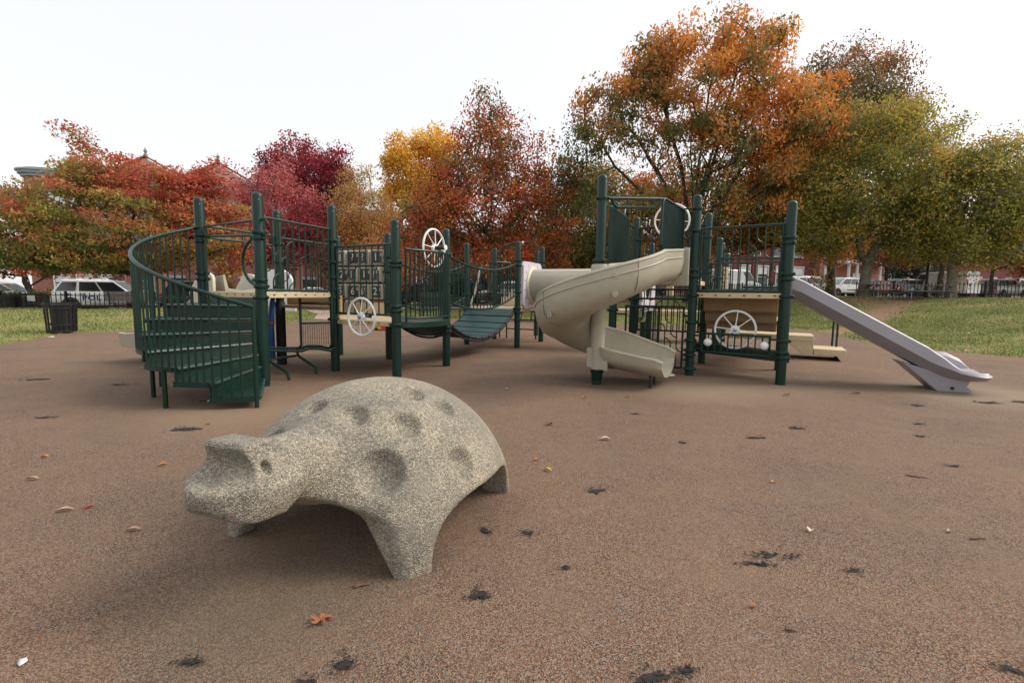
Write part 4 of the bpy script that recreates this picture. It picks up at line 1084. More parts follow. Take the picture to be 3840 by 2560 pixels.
CL = dict(P1=[1.92, 1.84, 1.42, 1.34], P2=[1.90, 1.83, 1.32, 1.245, 1.11], P3=[1.93, 1.65, 1.25, 1.12], P4=[1.93, 1.62, 1.40, 1.22, 1.10, 0.78], P5=[1.8, 1.2, 0.72], P6=[1.8, 1.55, 1.0, 0.72],
          P7=[1.60, 1.54, 1.0, 0.94, 0.745], P8=[1.80, 1.35, 0.98, 0.64, 0.56], P9=[1.85, 1.15, 0.80], P10=[1.95, 1.85, 1.1, 0.85], P11=[1.90, 1.80, 1.22, 0.87, 0.78, 0.62], P12=[1.8, 1.0],
          P13=[1.97, 1.85, 0.82], P14=[2.43, 1.63], P15=[2.3, 1.5, 0.95, 0.6], P16=[2.2, 1.47, 1.1, 0.9], P17=[1.9, 1.2], P18=[2.46, 2.14, 1.57, 1.48, 1.20, 0.80, 0.53, 0.38, 0.31, 0.10],
          P19=[2.2, 1.6, 1.25, 1.0, 0.7], P20=[1.9, 1.55, 1.3], P21=[1.8, 1.5], P22=[1.75], P23=[1.98, 1.91, 1.50, 1.43, 1.20, 0.60, 0.44, 0.37], P24=[2.0, 1.5, 1.2])
PR = 0.0635
_pm = {}
clamp_me = MB().lathe((0, 0, -0.028), [(PR + .001, 0), (PR + 0.014, 0.006), (PR + 0.019, 0.028), (PR + 0.014, 0.050), (PR + .001, 0.056)], 20)
for a_ in (20, 140, 260):
    ca_, sa_ = math.cos(R(a_)), math.sin(R(a_))
    clamp_me.lathe(((PR + 0.004) * ca_, (PR + 0.004) * sa_, 0), [(0.021, 0), (0.021, 0.024), (0.013, 0.032)], 8, (ca_, sa_, 0))
clamp_me = clamp_me.mesh('clamp', G)
stud_me = MB().ball((0, 0, 0), 0.007, 8, 5).mesh('stud', M['silver'])
posts = {}
for i, (k, (x, y, hh)) in enumerate(POST.items()):
    prof = [(PR, 0)] + [(PR, hh - PR * 0.8)] + [(PR * math.cos(R(a_)), hh - PR * 0.8 + PR * 0.8 * math.sin(R(a_))) for a_ in (20, 40, 60, 75, 88)]
    po = MB().lathe((x, y, 0), prof, 24).build('post', G, PS, angle=50)
    posts[k] = po
    off = Vector(ORIGIN[PS])
    for j, cz_ in enumerate(CL.get(k, [])):
        link('clamp', clamp_me, po, Vector((x, y, cz_)) - off, (0, 0, rng.uniform(0, 6)))
    link('cap_stud', stud_me, po, Vector((x + PR * 0.6, y - PR * 0.75, hh - 0.10)) - off)
def P(k): return Vector((POST[k][0], POST[k][1], 0))
Zv = Vector((0, 0, 1))

def plate(a, b_, c_, d, name, z1, th, m, label=None, lip=True, holes=6):
    """a coated steel deck with a folded front edge and slots"""
    mb = MB()
    quad = [a, b_, c_, d] if d is not None else [a, b_, c_]
    mb.prism([(p.x, p.y) for p in quad], z1 - th, z1)
    o = mb.build(name, m, PS, bevel=0.006)
    if label: o['label'] = label
    return o
def slots(parent, a, b_, z, n, out, m=None):
    off = Vector(ORIGIN[PS])
    for i in range(n):
        p = a.lerp(b_, (i + 0.7) / (n + 0.4))
        d = (b_ - a).normalized()
        MB().box((0, 0, 0), (0.03, 0.006, 0.012)) if False else None
        o = link('slot', slot_me, parent, Vector((p.x, p.y, z)) + out * 0.001 - off, (0, 0, math.atan2(d.y, d.x)))
slot_me = MB().box((0, 0, 0), (0.034, 0.005, 0.012)).mesh('slot', M['black_rubber'])

def inset(a, b_, e0, e1):
    d = (b_ - a).normalized()
    return a + d * e0, b_ - d * e1

ARC_HANG = {3: (.733, -1), 2: (.495, -1), 1: (.262, -1), 7: (.735, 1), 8: (.50, 1), 9: (.262, 1)}
ARC_RISE = {3: (.718, 1), 2: (.48, 1), 1: (.24, 1), 7: (.72, -1), 8: (.48, -1), 9: (.24, -1)}
def rail_panel(a, b_, z0, z1, n=10, arcs=True, name='guard_rail', ins=(0.085, 0.085), zb=None, r_bar=0.0098, r_frame=0.0165, label=None, stubs=True):
    a0, b0 = a, b_
    a, b_ = inset(a, b_, *ins)
    W = (b_ - a).length; dirn = (b_ - a).normalized(); H = z1 - z0
    pt = lambda s_, z: a + dirn * s_ + Zv * z
    mb = MB()
    mb.tube([pt(0, z0 - .01), pt(0, z1)], r_frame, 8); mb.tube([pt(W, z0 - .01), pt(W, z1)], r_frame, 8)
    mb.tube([pt(-.02, z1), pt(W + .02, z1)], r_frame, 8); mb.tube([pt(-.02, z0), pt(W + .02, z0)], r_frame, 8)
    if stubs:
        for zz in (z0 + H * .14, z1 - H * .14):
            mb.tube([a0 + Zv * zz, pt(0, zz)], 0.014, 8); mb.tube([b0 + Zv * zz, pt(W, zz)], 0.014, 8)
    fr = mb.build(name, G, PS)
    if label: fr['label'] = label
    w = W / n
    if not arcs:
        for i in range(1, n):
            rod('baluster', pt(i * w, z0), pt(i * w, z1), r_bar, G, fr)
        return fr
    for i in range(1, n):
        if i in (4, 5, 6) or i not in ARC_HANG:
            rod('baluster', pt(i * w, z0), pt(i * w, z1), r_bar, G, fr); continue
        zz, s_ = ARC_HANG[i]
        zc = z0 + zz * H
        pts = [pt(i * w, z1)] + arc(pt((i + s_) * w, zc + w), dirn * -s_, -Zv, w, 0, 90)
        MB().tube(pts, r_bar, 7).build('baluster', G, fr)
        zz, s_ = ARC_RISE[i]
        zc = z0 + zz * H
        pts = [pt(i * w, z0)] + arc(pt((i + s_) * w, zc - w), dirn * -s_, Zv, w, 0, 90)
        MB().tube(pts, r_bar, 7).build('baluster', G, fr)
    return fr

def wheel(c, nrm, r, label, axle=0.16, cap=True):
    c = Vector(c); n = Vector(nrm).normalized()
    u = n.cross(Zv).normalized(); w = u.cross(n) * -1 if (u.cross(n)).z < 0 else u.cross(n)
    rim = MB()
    rim.tube([c + u * (r * math.cos(2 * math.pi * i / 40)) + w * (r * math.sin(2 * math.pi * i / 40)) for i in range(40)], 0.0165, 8, closed=True)
    ro = rim.build('steering_wheel', M['white'], PS); ro['label'] = label
    for i in range(8):
        a_ = 2 * math.pi * (i + 0.12) / 8
        d = u * math.cos(a_) + w * math.sin(a_)
        MB().tube([c + n * 0.022 + d * 0.05, c + n * 0.012 + d * (r * 0.55), c + d * r], [0.009, 0.0075, 0.0075], 6).build('spoke', M['white'], ro)
    MB().lathe(c - n * 0.01, [(0.062, 0), (0.066, 0.012), (0.058, 0.035), (0.03, 0.042)], 20, n).build('hub', M['white'], ro)
    MB().lathe(c + n * 0.032, [(0.027, 0), (0.027, 0.014), (0.018, 0.02)], 14, n).build('hub_bolt', M['silver'], ro)
    MB().tube([c - n * axle, c], 0.03, 12).build('axle', M['black_iron'], ro)
    return ro

# ---- decks
e1 = Vector((0.88, -0.475, 0)); e2 = Vector((0.475, 0.88, 0))
d1 = plate(P('P1'), P('P2'), P('P4'), P('P3'), 'deck', 1.175, 0.075, M['tan'], 'tan coated deck at the top of the spiral stairs')
slots(d1, P('P1') + Vector((0.07, -.04, 0)), P('P2') - Vector((.07, -.04, 0)), 1.14, 6, Vector((-.48, -.88, 0)))
slots(d1, P('P2') + Vector((0.03, .07, 0)), P('P4') - Vector((.03, .07, 0)), 1.14, 6, Vector((.88, -.47, 0)))
d2 = plate(P('P4'), P('P7'), P('P6'), P('P5'), 'deck', 0.785, 0.07, M['tan'], 'low tan deck under the number blocks')
slots(d2, P('P4'), P('P7'), 0.755, 6, Vector((-.48, -.88, 0)))
plate(P('P3'), P('P4'), P('P5'), None, 'deck', 0.97, 0.05, M['tan'], 'small tan step deck between the two levels')
d3 = plate(P('P9'), P('P11'), P('P13'), P('P10'), 'deck', 0.862, 0.07, M['tan'], 'tan deck at the far end of the hanging bridge')
slots(d3, P('P11'), P('P13'), 0.83, 6, Vector((.92, -.39, 0)))
d4 = plate(P('P15'), P('P18'), P('P19'), P('P16'), 'deck', 1.435, 0.07, M['tan'], 'high tan deck behind the spiral slide')
d5 = plate(P('P18') - e2 * .02, P('P23') - e2 * .02, P('P24'), P('P19'), 'deck', 1.240, 0.075, M['tan'], 'tan deck over the truck panel')
slots(d5, P('P18') - e2 * .0, P('P23') - e2 * .0, 1.205, 6, Vector((-.56, -.83, 0)) * 25)
plate(P('P19') + e2 * .05, P('P24') + e2 * .05, P('P24') + e2 * 1.9, P('P19') + e2 * 1.9, 'deck', 0.80, 0.07, M['tan'], 'low tan deck at the back right')
MB().prism([(2.6, 12.75), (5.0, 11.75), (5.4, 12.6), (3.0, 13.6)], 0.70, 0.80).build('balance_walk', M['tan'], PS, bevel=.006)
# tan riser steps seen from below between the high and the low deck on the right
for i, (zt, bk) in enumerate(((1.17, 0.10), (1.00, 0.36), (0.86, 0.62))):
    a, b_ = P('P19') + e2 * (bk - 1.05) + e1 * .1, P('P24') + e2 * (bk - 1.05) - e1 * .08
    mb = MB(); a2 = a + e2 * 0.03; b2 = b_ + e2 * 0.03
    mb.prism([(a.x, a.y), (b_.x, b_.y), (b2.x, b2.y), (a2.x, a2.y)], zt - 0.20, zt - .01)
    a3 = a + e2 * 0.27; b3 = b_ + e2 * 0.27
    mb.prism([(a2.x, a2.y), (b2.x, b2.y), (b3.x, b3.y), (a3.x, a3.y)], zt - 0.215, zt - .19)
    mb.build('stair_riser', M['tan_shaded'], PS, bevel=.004)
MB().prism([(-2.62, 7.33), (-2.69, 7.30), (-3.18, 8.8), (-3.11, 8.83)], 0.83, 1.12).build('stair_riser', M['tan_shaded'], PS, bevel=.004)
mb = MB().extr([(-3.68, 7.86, 1.10), (-2.72, 7.33, 1.10), (-2.72, 7.33, 0.92), (-3.68, 7.86, 0.95)], (0.02, 0.04, 0)); mb.build('stair_riser', M['tan_shaded'], PS)

# ---- spiral staircase round post P2
c2 = Vector((-3.11, 5.96, 0))
ANG = [-66, -86, -103, -124, -145, -165, -184, -208]
TZ = [0.115, 0.268, 0.412, 0.555, 0.700, 0.850, 1.010]
TR = 1.24
def sp(a_, r_, z): return c2 + Vector((r_ * math.cos(R(a_)), r_ * math.sin(R(a_)), z))
stair = MB().lathe(c2 + Zv * 0.06, [(0.068, 0), (0.072, .003), (0.072, 1.0), (0.068, 1.003)], 20).build('spiral_staircase', G, PS)
stair['label'] = 'green spiral staircase with diamond plate treads'
def rail_z(a_):       # handrail height
    t = (-66 - a_) / (208 - 66)
    return 1.03 + t * 1.0
for i in range(7):
    a0, a1 = ANG[i], ANG[i + 1]
    z = TZ[i]
    n = 5
    a0n = a0 + 1.6
    top = [(sp(a0n, 0.07, 0).x, sp(a0n, 0.07, 0).y)] + [(sp(a0n + (a1 - a0n) * j / n, TR, 0).x, sp(a0n + (a1 - a0n) * j / n, TR, 0).y) for j in range(n + 1)] + [(sp(a1, 0.07, 0).x, sp(a1, 0.07, 0).y)]
    mb = MB().prism(top, z - 0.035, z)
    mb.build('tread', M['green_vinyl'], stair, bevel=.006)
    MB().tube([sp(a0n + .2, 0.10, z - .012), sp(a0n + .2, TR - .01, z - .012)], .016, 8).build('nosing', M['nosing'], stair)
    # outer rim
    mb = MB()
    rows = [[sp(a0 + (a1 - a0) * j / n, TR + rr_, z + dz) for (rr_, dz) in ((.002, .008), (.014, .008), (.014, -.045), (.002, -.045))] for j in range(n + 1)]
    mb.grid(rows, wrap=True); mb.build('tread_rim', G, stair)
    # the raised pattern of the tread: fine ribs joined into one piece
    mb = MB()
    for rr_ in np.arange(0.2, 1.2, 0.05):
        for aa in np.linspace(a0 - 1.5, a1 + 1.5, 9):
            p = sp(aa, rr_, z + 0.002); q_ = Vector((math.cos(R(aa)), math.sin(R(aa)), 0)) * .012
            t_ = Vector((-q_.y, q_.x, 0)).normalized() * .004
            mb.add([p - q_ - t_, p - q_ + t_, p + q_ + t_, p + q_ - t_, p + Zv * .003], [(1, 0, 4), (2, 1, 4), (3, 2, 4), (0, 3, 4)])
    o = mb.build('tread_pattern', M['green_vinyl'], stair, angle=None); o['kind'] = 'stuff'
    # riser up to the next tread
    zt = TZ[i + 1] - .035 if i < 6 else 1.10
    p, q_ = sp(a1, 0.09, z + .002), sp(a1, TR - .004, z + .002)
    nn = Vector((math.sin(R(a1)), -math.cos(R(a1)), 0)) * 0.006
    MB().extr([p, q_, q_ + Zv * (zt - z - .004), p + Zv * (zt - z - .004)], -nn).build('riser', M['green_vinyl'], stair)
    mb = MB()
    for rr_ in np.arange(0.2, 1.2, 0.055):
        for k in range(3):
            pp = sp(a1, rr_ + (.027 if k % 2 else 0), z + .03 + .036 * k) + nn * 1.3
            dd = (q_ - p).normalized() * .012
            mb.add([pp - dd - Zv * .005, pp - dd * .6 + Zv * .006, pp + dd + Zv * .005, pp + dd * .6 - Zv * .006, pp + nn * .6], [(0, 1, 4), (1, 2, 4), (2, 3, 4), (3, 0, 4)])
    o = mb.build('riser_pattern', M['green_vinyl'], stair, angle=None); o['kind'] = 'stuff'
    nb = 5
    for j in range(nb):
        aa = a0 + (a1 - a0) * (j + 0.5) / nb
        if i == 0 and j == 0: continue
        rod('baluster', sp(aa, TR + .006, z - .01), sp(aa, TR + .006, rail_z(aa)), 0.0100, G, stair)
    rod('corner_bolt', sp(a1, TR + .012, z - .02), sp(a1, TR + .026, z - .02), 0.009, M['silver'], stair)
hr = [sp(-66 - 142 * k / 40, TR + .006, rail_z(-66 - 142 * k / 40)) for k in range(40)] + [P('P1') + Vector((0.03, -.06, 2.02))]
MB().tube(hr, 0.0205, 10).build('handrail', G, stair)
rod('newel', sp(-66, TR + .0, 0), sp(-66, TR + .0, 1.04), 0.022, G, stair, 10)
for (x, y, z) in ((-3.98, 5.25, 0.66), (-3.50, 4.77, 0.40), (-4.33, 5.85, 0.8)):
    rod('leg', (x, y, 0), (x, y, z), 0.024, G, stair, 10)

# ---- left tower: entry hoop, grab ring, arc panels
a, b_ = P('P1'), P('P2')
mb = MB()
n1 = Vector((-.48, -.88, 0)) * .0
aa, bb = inset(a, b_, 0.10, -0.15)
mb.tube([aa + Zv * 1.16, aa + Zv * 2.03, bb + Zv * 2.05], 0.0165, 8); mb.tube([aa + Zv * 1.90, bb + Zv * 1.86], 0.0165, 8)
mb.build('entry_hoop', G, PS)
dr = (P('P1') - P('P2')).normalized()
ring = [P('P2') + dr * (0.34 * math.sin(R(t_)) ) + Zv * (1.545 + 0.30 * math.cos(R(t_))) for t_ in range(0, 181, 12)]
MB().tube(ring, 0.0185, 8).build('grab_ring', G, PS)
rail_panel(P('P2'), P('P4'), 1.20, 2.09, 10, True, label='arched bar panel above the tan deck edge')
rail_panel(P('P3'), P('P5'), 1.10, 2.03, 10, True)
rail_panel(P('P1'), P('P3'), 1.9, 2.05, 2, False)
rail_panel(P('P4'), P('P7'), 0.875, 1.84, 9, True, label='arched bar panel behind the lower left wheel')
wheel((-2.10, 6.68, 0.845), (-.48, -.88, 0), 0.258, 'white spoked wheel on the low left panel', 0.17)
wheel((-1.20, 7.40, 1.865), (.90, -.43, 0), 0.280, 'white spoked wheel above the curved rail', 0.02)
MB().tube([(-1.19, 7.395, 1.865), (-1.02, 7.32, 1.865)], 0.032, 12).build('wheel_mount', G, PS)
MB().lathe((-1.02, 7.32, 1.865), [(0.04, 0), (0.04, .012), (.02, .018)], 16, (.90, -.43, 0)).build('wheel_cap', M['white'], PS)

# curved barrier and half round green platform between P7 and P8
pa, pb = P('P7'), P('P8')
ch = (pb - pa); L = ch.length; cd = ch.normalized(); outn = Vector((cd.y, -cd.x, 0))
def bul(t, k=0.30):
    s_ = 1 - (2 * t - 1) ** 2
    return pa.lerp(pb, t) + outn * k * (s_ ** 0.75)
plat = [bul(t / 16) for t in range(17)]
mb = MB().prism([(p.x, p.y) for p in plat] + [(POST['P6'][0], POST['P6'][1])], 0.70, 0.788)
mb.build('half_round_platform', M['green_vinyl'], PS, bevel=.006)
mb = MB()
cur = [bul(0.07 + 0.90 * t / 24, 0.27) for t in range(25)]
for zz in (0.84, 1.775): mb.tube([p + Zv * zz for p in cur], 0.0165, 8)
for p in (cur[0], cur[-1]): mb.tube([p + Zv * 0.78, p + Zv * 1.785], 0.0165, 8)
cr = mb.build('curved_barrier', G, PS)
for t in np.linspace(0.11, 0.93, 18):
    p = bul(t, 0.27)
    rod('baluster', p + Zv * 0.84, p + Zv * 1.775, 0.0100, G, cr)

# ---- hanging bridge
A0, B0, A1, B1 = P('P6'), P('P8'), P('P9'), P('P11')
def sag(t): return 0.785 + 0.075 * t - 0.46 * 4 * t * (1 - t)
br = MB()
for sd in (0.06, 0.94):
    pts = []
    for k in range(25):
        t = k / 24
        p = A0.lerp(A1, t).lerp(B0.lerp(B1, t), sd); pts.append(p + Zv * (sag(t) - .075))
    br.tube(pts, 0.02, 8)
bridge = br.build('hanging_bridge', M['black_rubber'], PS)
bridge['label'] = 'sagging plank bridge of dark green slats'
NP = 11
for k in range(NP):
    t0, t1 = k / NP + 0.006, (k + 1) / NP - 0.006
    quad = []
    for (t, sd) in ((t0, .05), (t0, .95), (t1, .95), (t1, .05)):
        quad.append(A0.lerp(A1, t).lerp(B0.lerp(B1, t), sd) + Zv * (sag(t)))
    nrm = (quad[1] - quad[0]).cross(quad[2] - quad[1]).normalized()
    if nrm.z < 0: nrm = -nrm
    MB().extr(quad, -nrm * 0.035).build('plank', M['bridge_green'], bridge, bevel=.004)
    for sd, w_ in ((0.045, -1), (0.955, 1)):
        q0 = A0.lerp(A1, t0).lerp(B0.lerp(B1, t0), sd) + Zv * (sag(t0) - .02); q1 = A0.lerp(A1, t1).lerp(B0.lerp(B1, t1), sd) + Zv * (sag(t1) - .02)
        MB().tube([q0, q1], 0.03, 6).build('edge_pad', M['black_rubber'], bridge)
for (a, b_, za, zb) in ((P('P8'), P('P11'), (1.80, 1.07), (1.86, 1.20)), (P('P6'), P('P9'), (1.78, 1.05), (1.84, 1.12))):
    mb = MB(); NN = 24
    ct = lambda t, z0_, z1_, s_: a.lerp(b_, t) + Zv * (z0_ + (z1_ - z0_) * t - s_ * 4 * t * (1 - t))
    mb.tube([ct(k / NN, za[0], zb[0], 0.20) for k in range(NN + 1)], 0.0205, 8)
    mb.tube([ct(k / NN, za[1], zb[1], 0.24) for k in range(NN + 1)], 0.0205, 8)
    mb.tube([ct(.035, za[0], zb[0], 0.2), ct(.035, za[1], zb[1], 0.24)], .016, 8); mb.tube([ct(.965, za[0], zb[0], 0.2), ct(.965, za[1], zb[1], 0.24)], .016, 8)
    hb = mb.build('bridge_handrail', G, PS)
    for k in range(1, 20):
        t = 0.035 + 0.93 * k / 20
        rod('baluster', ct(t, za[1], zb[1], 0.24), ct(t, za[0], zb[0], 0.20), 0.0100, G, hb)

# ---- number blocks on the back edge of the low deck
nb = MB()
pf, pg = P('P5') + Vector((.06, -.03, 0)), P('P6') - Vector((.06, -.03, 0))
for zz in (1.045, 1.345, 1.645, 1.945): nb.tube([pf + Zv * zz, pg + Zv * zz], 0.011, 8)
numbers = nb.build('number_panel', G, PS); numbers['label'] = 'three rows of beige turning blocks with black number plates'
ROWS = [['8', '?', '?', '1'], ['2', '1', '1', '?'], ['5', '6', '6', '2']]
un = (pg - pf).normalized(); nf = Vector((un.y, -un.x, 0)); Wn = (pg - pf).length
for r_i, row in enumerate(ROWS):
    zc = 1.795 - 0.30 * r_i
    for c_i, chx in enumerate(row):
        cc = pf + un * (Wn * (c_i + 0.5) / 4) + Zv * zc
        tw = R([14, -12, 6, -16][(c_i + r_i) % 4] + 4 * r_i)
        u2 = un * math.cos(tw) + nf * math.sin(tw); n2 = nf * math.cos(tw) - un * math.sin(tw)
        w_ = 0.125
        sq = [cc + u2 * sx * w_ + n2 * sy * w_ * .8 - Zv * .134 for sx, sy in ((-1, -1), (1, -1), (1, 1), (-1, 1))]
        MB().extr(sq, Zv * 0.268).build('number_block', M['beige'], numbers, bevel=.018)
        f_ = cc + n2 * (w_ * .8 + .003)
        sq = [f_ + u2 * sx * .106 + Zv * sz * .112 for sx, sz in ((-1, -1), (1, -1), (1, 1), (-1, 1))]
        MB().extr(sq, n2 * .004).build('number_plate', M['black_panel'], numbers, bevel=.002)
        text('numeral', chx, 0.185, f_ + n2 * .0062 - u2 * .018, n2, numbers, M['cream'])
        mb = MB()
        for (s0, s1, t0, t1) in ((-.095, .095, .100, .104), (-.095, .095, -.104, -.100), (-.099, -.095, -.104, .104), (.095, .099, -.104, .104)):
            q4 = [f_ + n2 * .0045 + u2 * s0 + Zv * t0, f_ + n2 * .0045 + u2 * s1 + Zv * t0, f_ + n2 * .0045 + u2 * s1 + Zv * t1, f_ + n2 * .0045 + u2 * s0 + Zv * t1]
            mb.extr(q4, n2 * .0012)
        mb.build('plate_border', M['cream'], numbers)
        for kk, wl in enumerate((.03, .022, .034)):
            q4 = [f_ + n2 * .0045 + u2 * (.062 + .010 * kk) + Zv * (.045 - wl), f_ + n2 * .0045 + u2 * (.067 + .010 * kk) + Zv * (.045 - wl), f_ + n2 * .0045 + u2 * (.067 + .010 * kk) + Zv * .07, f_ + n2 * .0045 + u2 * (.062 + .010 * kk) + Zv * .07]
            MB().extr(q4, n2 * .001).build('plate_mark', M['cream'], numbers)
q_ = [pf + Zv * .80, pg + Zv * .80, pg + Zv * 1.0, pf + Zv * 1.0]
MB().extr(q_, nf * .05).build('kick_board', M['tan'], PS, bevel=.006)
# green bench slab seen behind the truck panel
a, b_ = P('P18') + e2 * .55 - e1 * .1, P('P23') + e2 * .35 + e1 * .1
MB().extr([a + Zv * .30, b_ + Zv * .26, b_ + Zv * .40, a + Zv * .44], e2 * .30).build('counter_slab', G, PS, bevel=.01)

# ---- far deck: loop ladder with a white ball, rope bar, climbing rope, tan steps
a, b_ = P('P10'), P('P12')
lad = MB()
for (px_, py_) in ((0.02, 12.95), (0.25, 12.62)):
    pass
l0, l1 = Vector((-0.15, 12.9, 0)), Vector((0.62, 12.55, 0))
path = [l0, l0 + Zv * 2.35] + arc(l0 + Zv * 2.35 + (l1 - l0) * .2, (l0 - l1) * .2, Zv * .77 * .2 / .2 * 0.2, 1, 0, 90)[1:] + arc(l1 + Zv * 2.35 + (l0 - l1) * .2, (l1 - l0) * .2, Zv * .77 * 0.2, 1, 90, 0) + [l1]
lad.tube(path, 0.02, 8)
bk = Vector((-.19, .1, 0))
lad.tube([l0 + bk, l0 + bk + Zv * 2.25, l0 + bk * .6 + Zv * 2.45, l0 + (l1 - l0) * .45 + Zv * 2.5], 0.02, 8)
lo = lad.build('loop_ladder', G, PS)
for zz in (0.25, 0.5): rod('rung', l0 + Zv * zz, l1 + Zv * zz, 0.016, G, lo)
MB().ball(l0.lerp(l1, .52) + Zv * 2.515, 0.034, 12, 8).build('ball_knob', M['white'], lo)
rail_panel(P('P10'), Vector((-0.08, 12.9, 0)), 1.2, 2.0, 6, False, ins=(.08, .0))
rail_panel(Vector((0.62, 12.6, 0)), P('P12') * .25 + P('P13') * .75 + Vector((-.0, .3, 0)), 1.2, 2.0, 5, False, ins=(.0, .12))
rod('cross_bar', P('P9') + Zv * 1.85, P('P10') + Zv * 1.83, 0.018, G, PS, 10)
rp = P('P9').lerp(P('P10'), .5) + Zv * 1.86
MB().lathe(rp - Vector((.02, .04, .0)), [(.03, -.02), (.036, 0), (.03, .02)], 12, (.4, .9, 0)).build('rope_ring', M['black_iron'], PS)
rpts = [rp + Vector((-.028 * k - .012 * math.sin(k * .9), -.012 * k, -.11 * k)) for k in range(10)]
ropeo = MB()
for s_ in range(2):
    ropeo.tube([rpts[int(k / 6)].lerp(rpts[min(9, int(k / 6) + 1)], (k % 6) / 6) + Vector((math.cos(k * .9 + s_ * 3.14) * .014, math.sin(k * .9 + s_ * 3.14) * .014, 0)) for k in range(54)], .015, 6)
tag(ropeo.build('climbing_rope', M['rope'], PS), 'frayed pale rope hanging from the cross bar')
MB().prism([(-0.30, 12.62), (0.70, 12.10), (0.86, 12.45), (-0.14, 12.97)], 0.87, 1.10).build('step_box', M['tan'], PS, bevel=.006)
MB().prism([(-0.2, 12.93), (0.78, 12.42), (0.9, 12.7), (-0.08, 13.2)], 1.10, 1.22).build('step_box', M['tan'], PS, bevel=.006)

# ---- tunnel: lilac sunburst panel, beige tube, far panel
pa, pb = P('P11'), P('P13')
ud = (pb - pa).normalized(); nd = Vector((ud.y, -ud.x, 0))
pc = pa.lerp(pb, .5)
def sunpanel(pc, ud, nd, zc, wh, hh, hole, label):
    mb = MB(); n = 32
    fr_, bk_ = [], []
    for i in range(n):
        t = 2 * math.pi * i / n + math.pi / n
        cx, cy = math.cos(t), math.sin(t); k = 1 / max(abs(cx), abs(cy))
        po_ = pc + ud * (max(-wh, min(wh, cx * k * wh))) + Zv * (zc + cy * k * hh)
        pi_ = pc + ud * (cx * hole) + Zv * (zc + cy * hole)
        fr_.append((po_, pi_))
    for (s_) in (0.03, -0.03):
        mb.v += [tuple(p + nd * s_) for pr in fr_ for p in pr]
    m_ = 2 * n
    for i in range(n):
        j = (i + 1) % n
        mb.f += [[2 * i, 2 * j, 2 * j + 1, 2 * i + 1], [m_ + 2 * i + 1, m_ + 2 * j + 1, m_ + 2 * j, m_ + 2 * i],
                 [2 * i, m_ + 2 * i, m_ + 2 * j, 2 * j], [2 * i + 1, 2 * j + 1, m_ + 2 * j + 1, m_ + 2 * i + 1]]
    mb.mi += [0] * (4 * n)
    o = mb.build('tunnel_panel', M['lilac_pale'], PS)
    bmx = bmesh.new(); bmx.from_mesh(o.data); bmesh.ops.recalc_face_normals(bmx, faces=bmx.faces[:]); bmx.to_mesh(o.data); bmx.free()
    o['label'] = label
    for i in range(16):
        t = 2 * math.pi * (i + .5) / 16
        c_, s2 = math.cos(t), math.sin(t)
        r0, r1 = hole + .10, hole + .19
        if abs(c_ * r1) > wh - .02 or abs(s2 * r1) > hh - .02: r1 = hole + .14
        p0 = pc + ud * c_ * r0 + Zv * (zc + s2 * r0) + nd * .031; p1 = pc + ud * c_ * r1 + Zv * (zc + s2 * r1) + nd * .031
        tw = ud * -s2 + Zv * c_
        MB().add([p0 - tw * .004, p0 + tw * .022, p1 + tw * .004, p1 - tw * .004], [(0, 3, 2, 1)]).build('ray_groove', M['dark_trim'], o)
    return o
sunpanel(pc + nd * .03, ud, nd, 1.385, 0.60, 0.52, 0.375, 'pale lilac panel with sunburst grooves round the tunnel mouth')
ax0 = pc + nd * .08 + Zv * 1.385; ax1 = ax0 + nd * 2.55
tb = MB().lathe(ax0, [(.37, 0), (.37, 2.5), (.345, 2.5), (.345, 0)], 40, nd, cap=False)
tube = tb.build('tunnel_tube', M['beige'], PS, angle=50); tube['label'] = 'beige crawl tube joining the two towers'
MB().lathe(ax0 - nd * .02, [(.37, 0), (.425, .004), (.43, .02), (.395, .035), (.372, .05)], 40, nd, cap=False).build('flange', M['beige_pale'], tube, angle=60)
MB().lathe(ax0 + nd * 1.45, [(.37, 0), (.405, .004), (.405, .05), (.37, .054)], 40, nd, cap=False).build('flange', M['beige_pale'], tube, angle=60)
seam = [ax0 + nd * t + (Zv * math.sin(R(52)) - ud * math.cos(R(52))) * .3715 for t in (0.05, 2.4)]
MB().tube(seam, .003, 5).build('seam', M['beige'], tube)
sunpanel(Vector((2.95, 10.55, 0)), Vector((.5, .866, 0)), Vector((-.866, .5, 0)) * -1, 1.36, 0.55, 0.52, 0.30, 'second pale lilac panel beyond the spiral slide')

# ---- right tower: guards, hood, slides
rail_panel(P('P18'), P('P23'), 1.262, 2.16, 10, True, label='arched bar panel above the truck wheel')
rail_panel(P('P16'), P('P19'), 1.52, 2.42, 10, True)
rail_panel(P('P19'), P('P24'), 1.30, 1.75, 9, False)
rail_panel(P('P15'), P('P16'), 1.52, 2.42, 10, False)
wheel((2.79, 8.62, 2.50), (-.35, -.93, 0), 0.29, 'white ring wheel high behind the slide hood', 0.12)
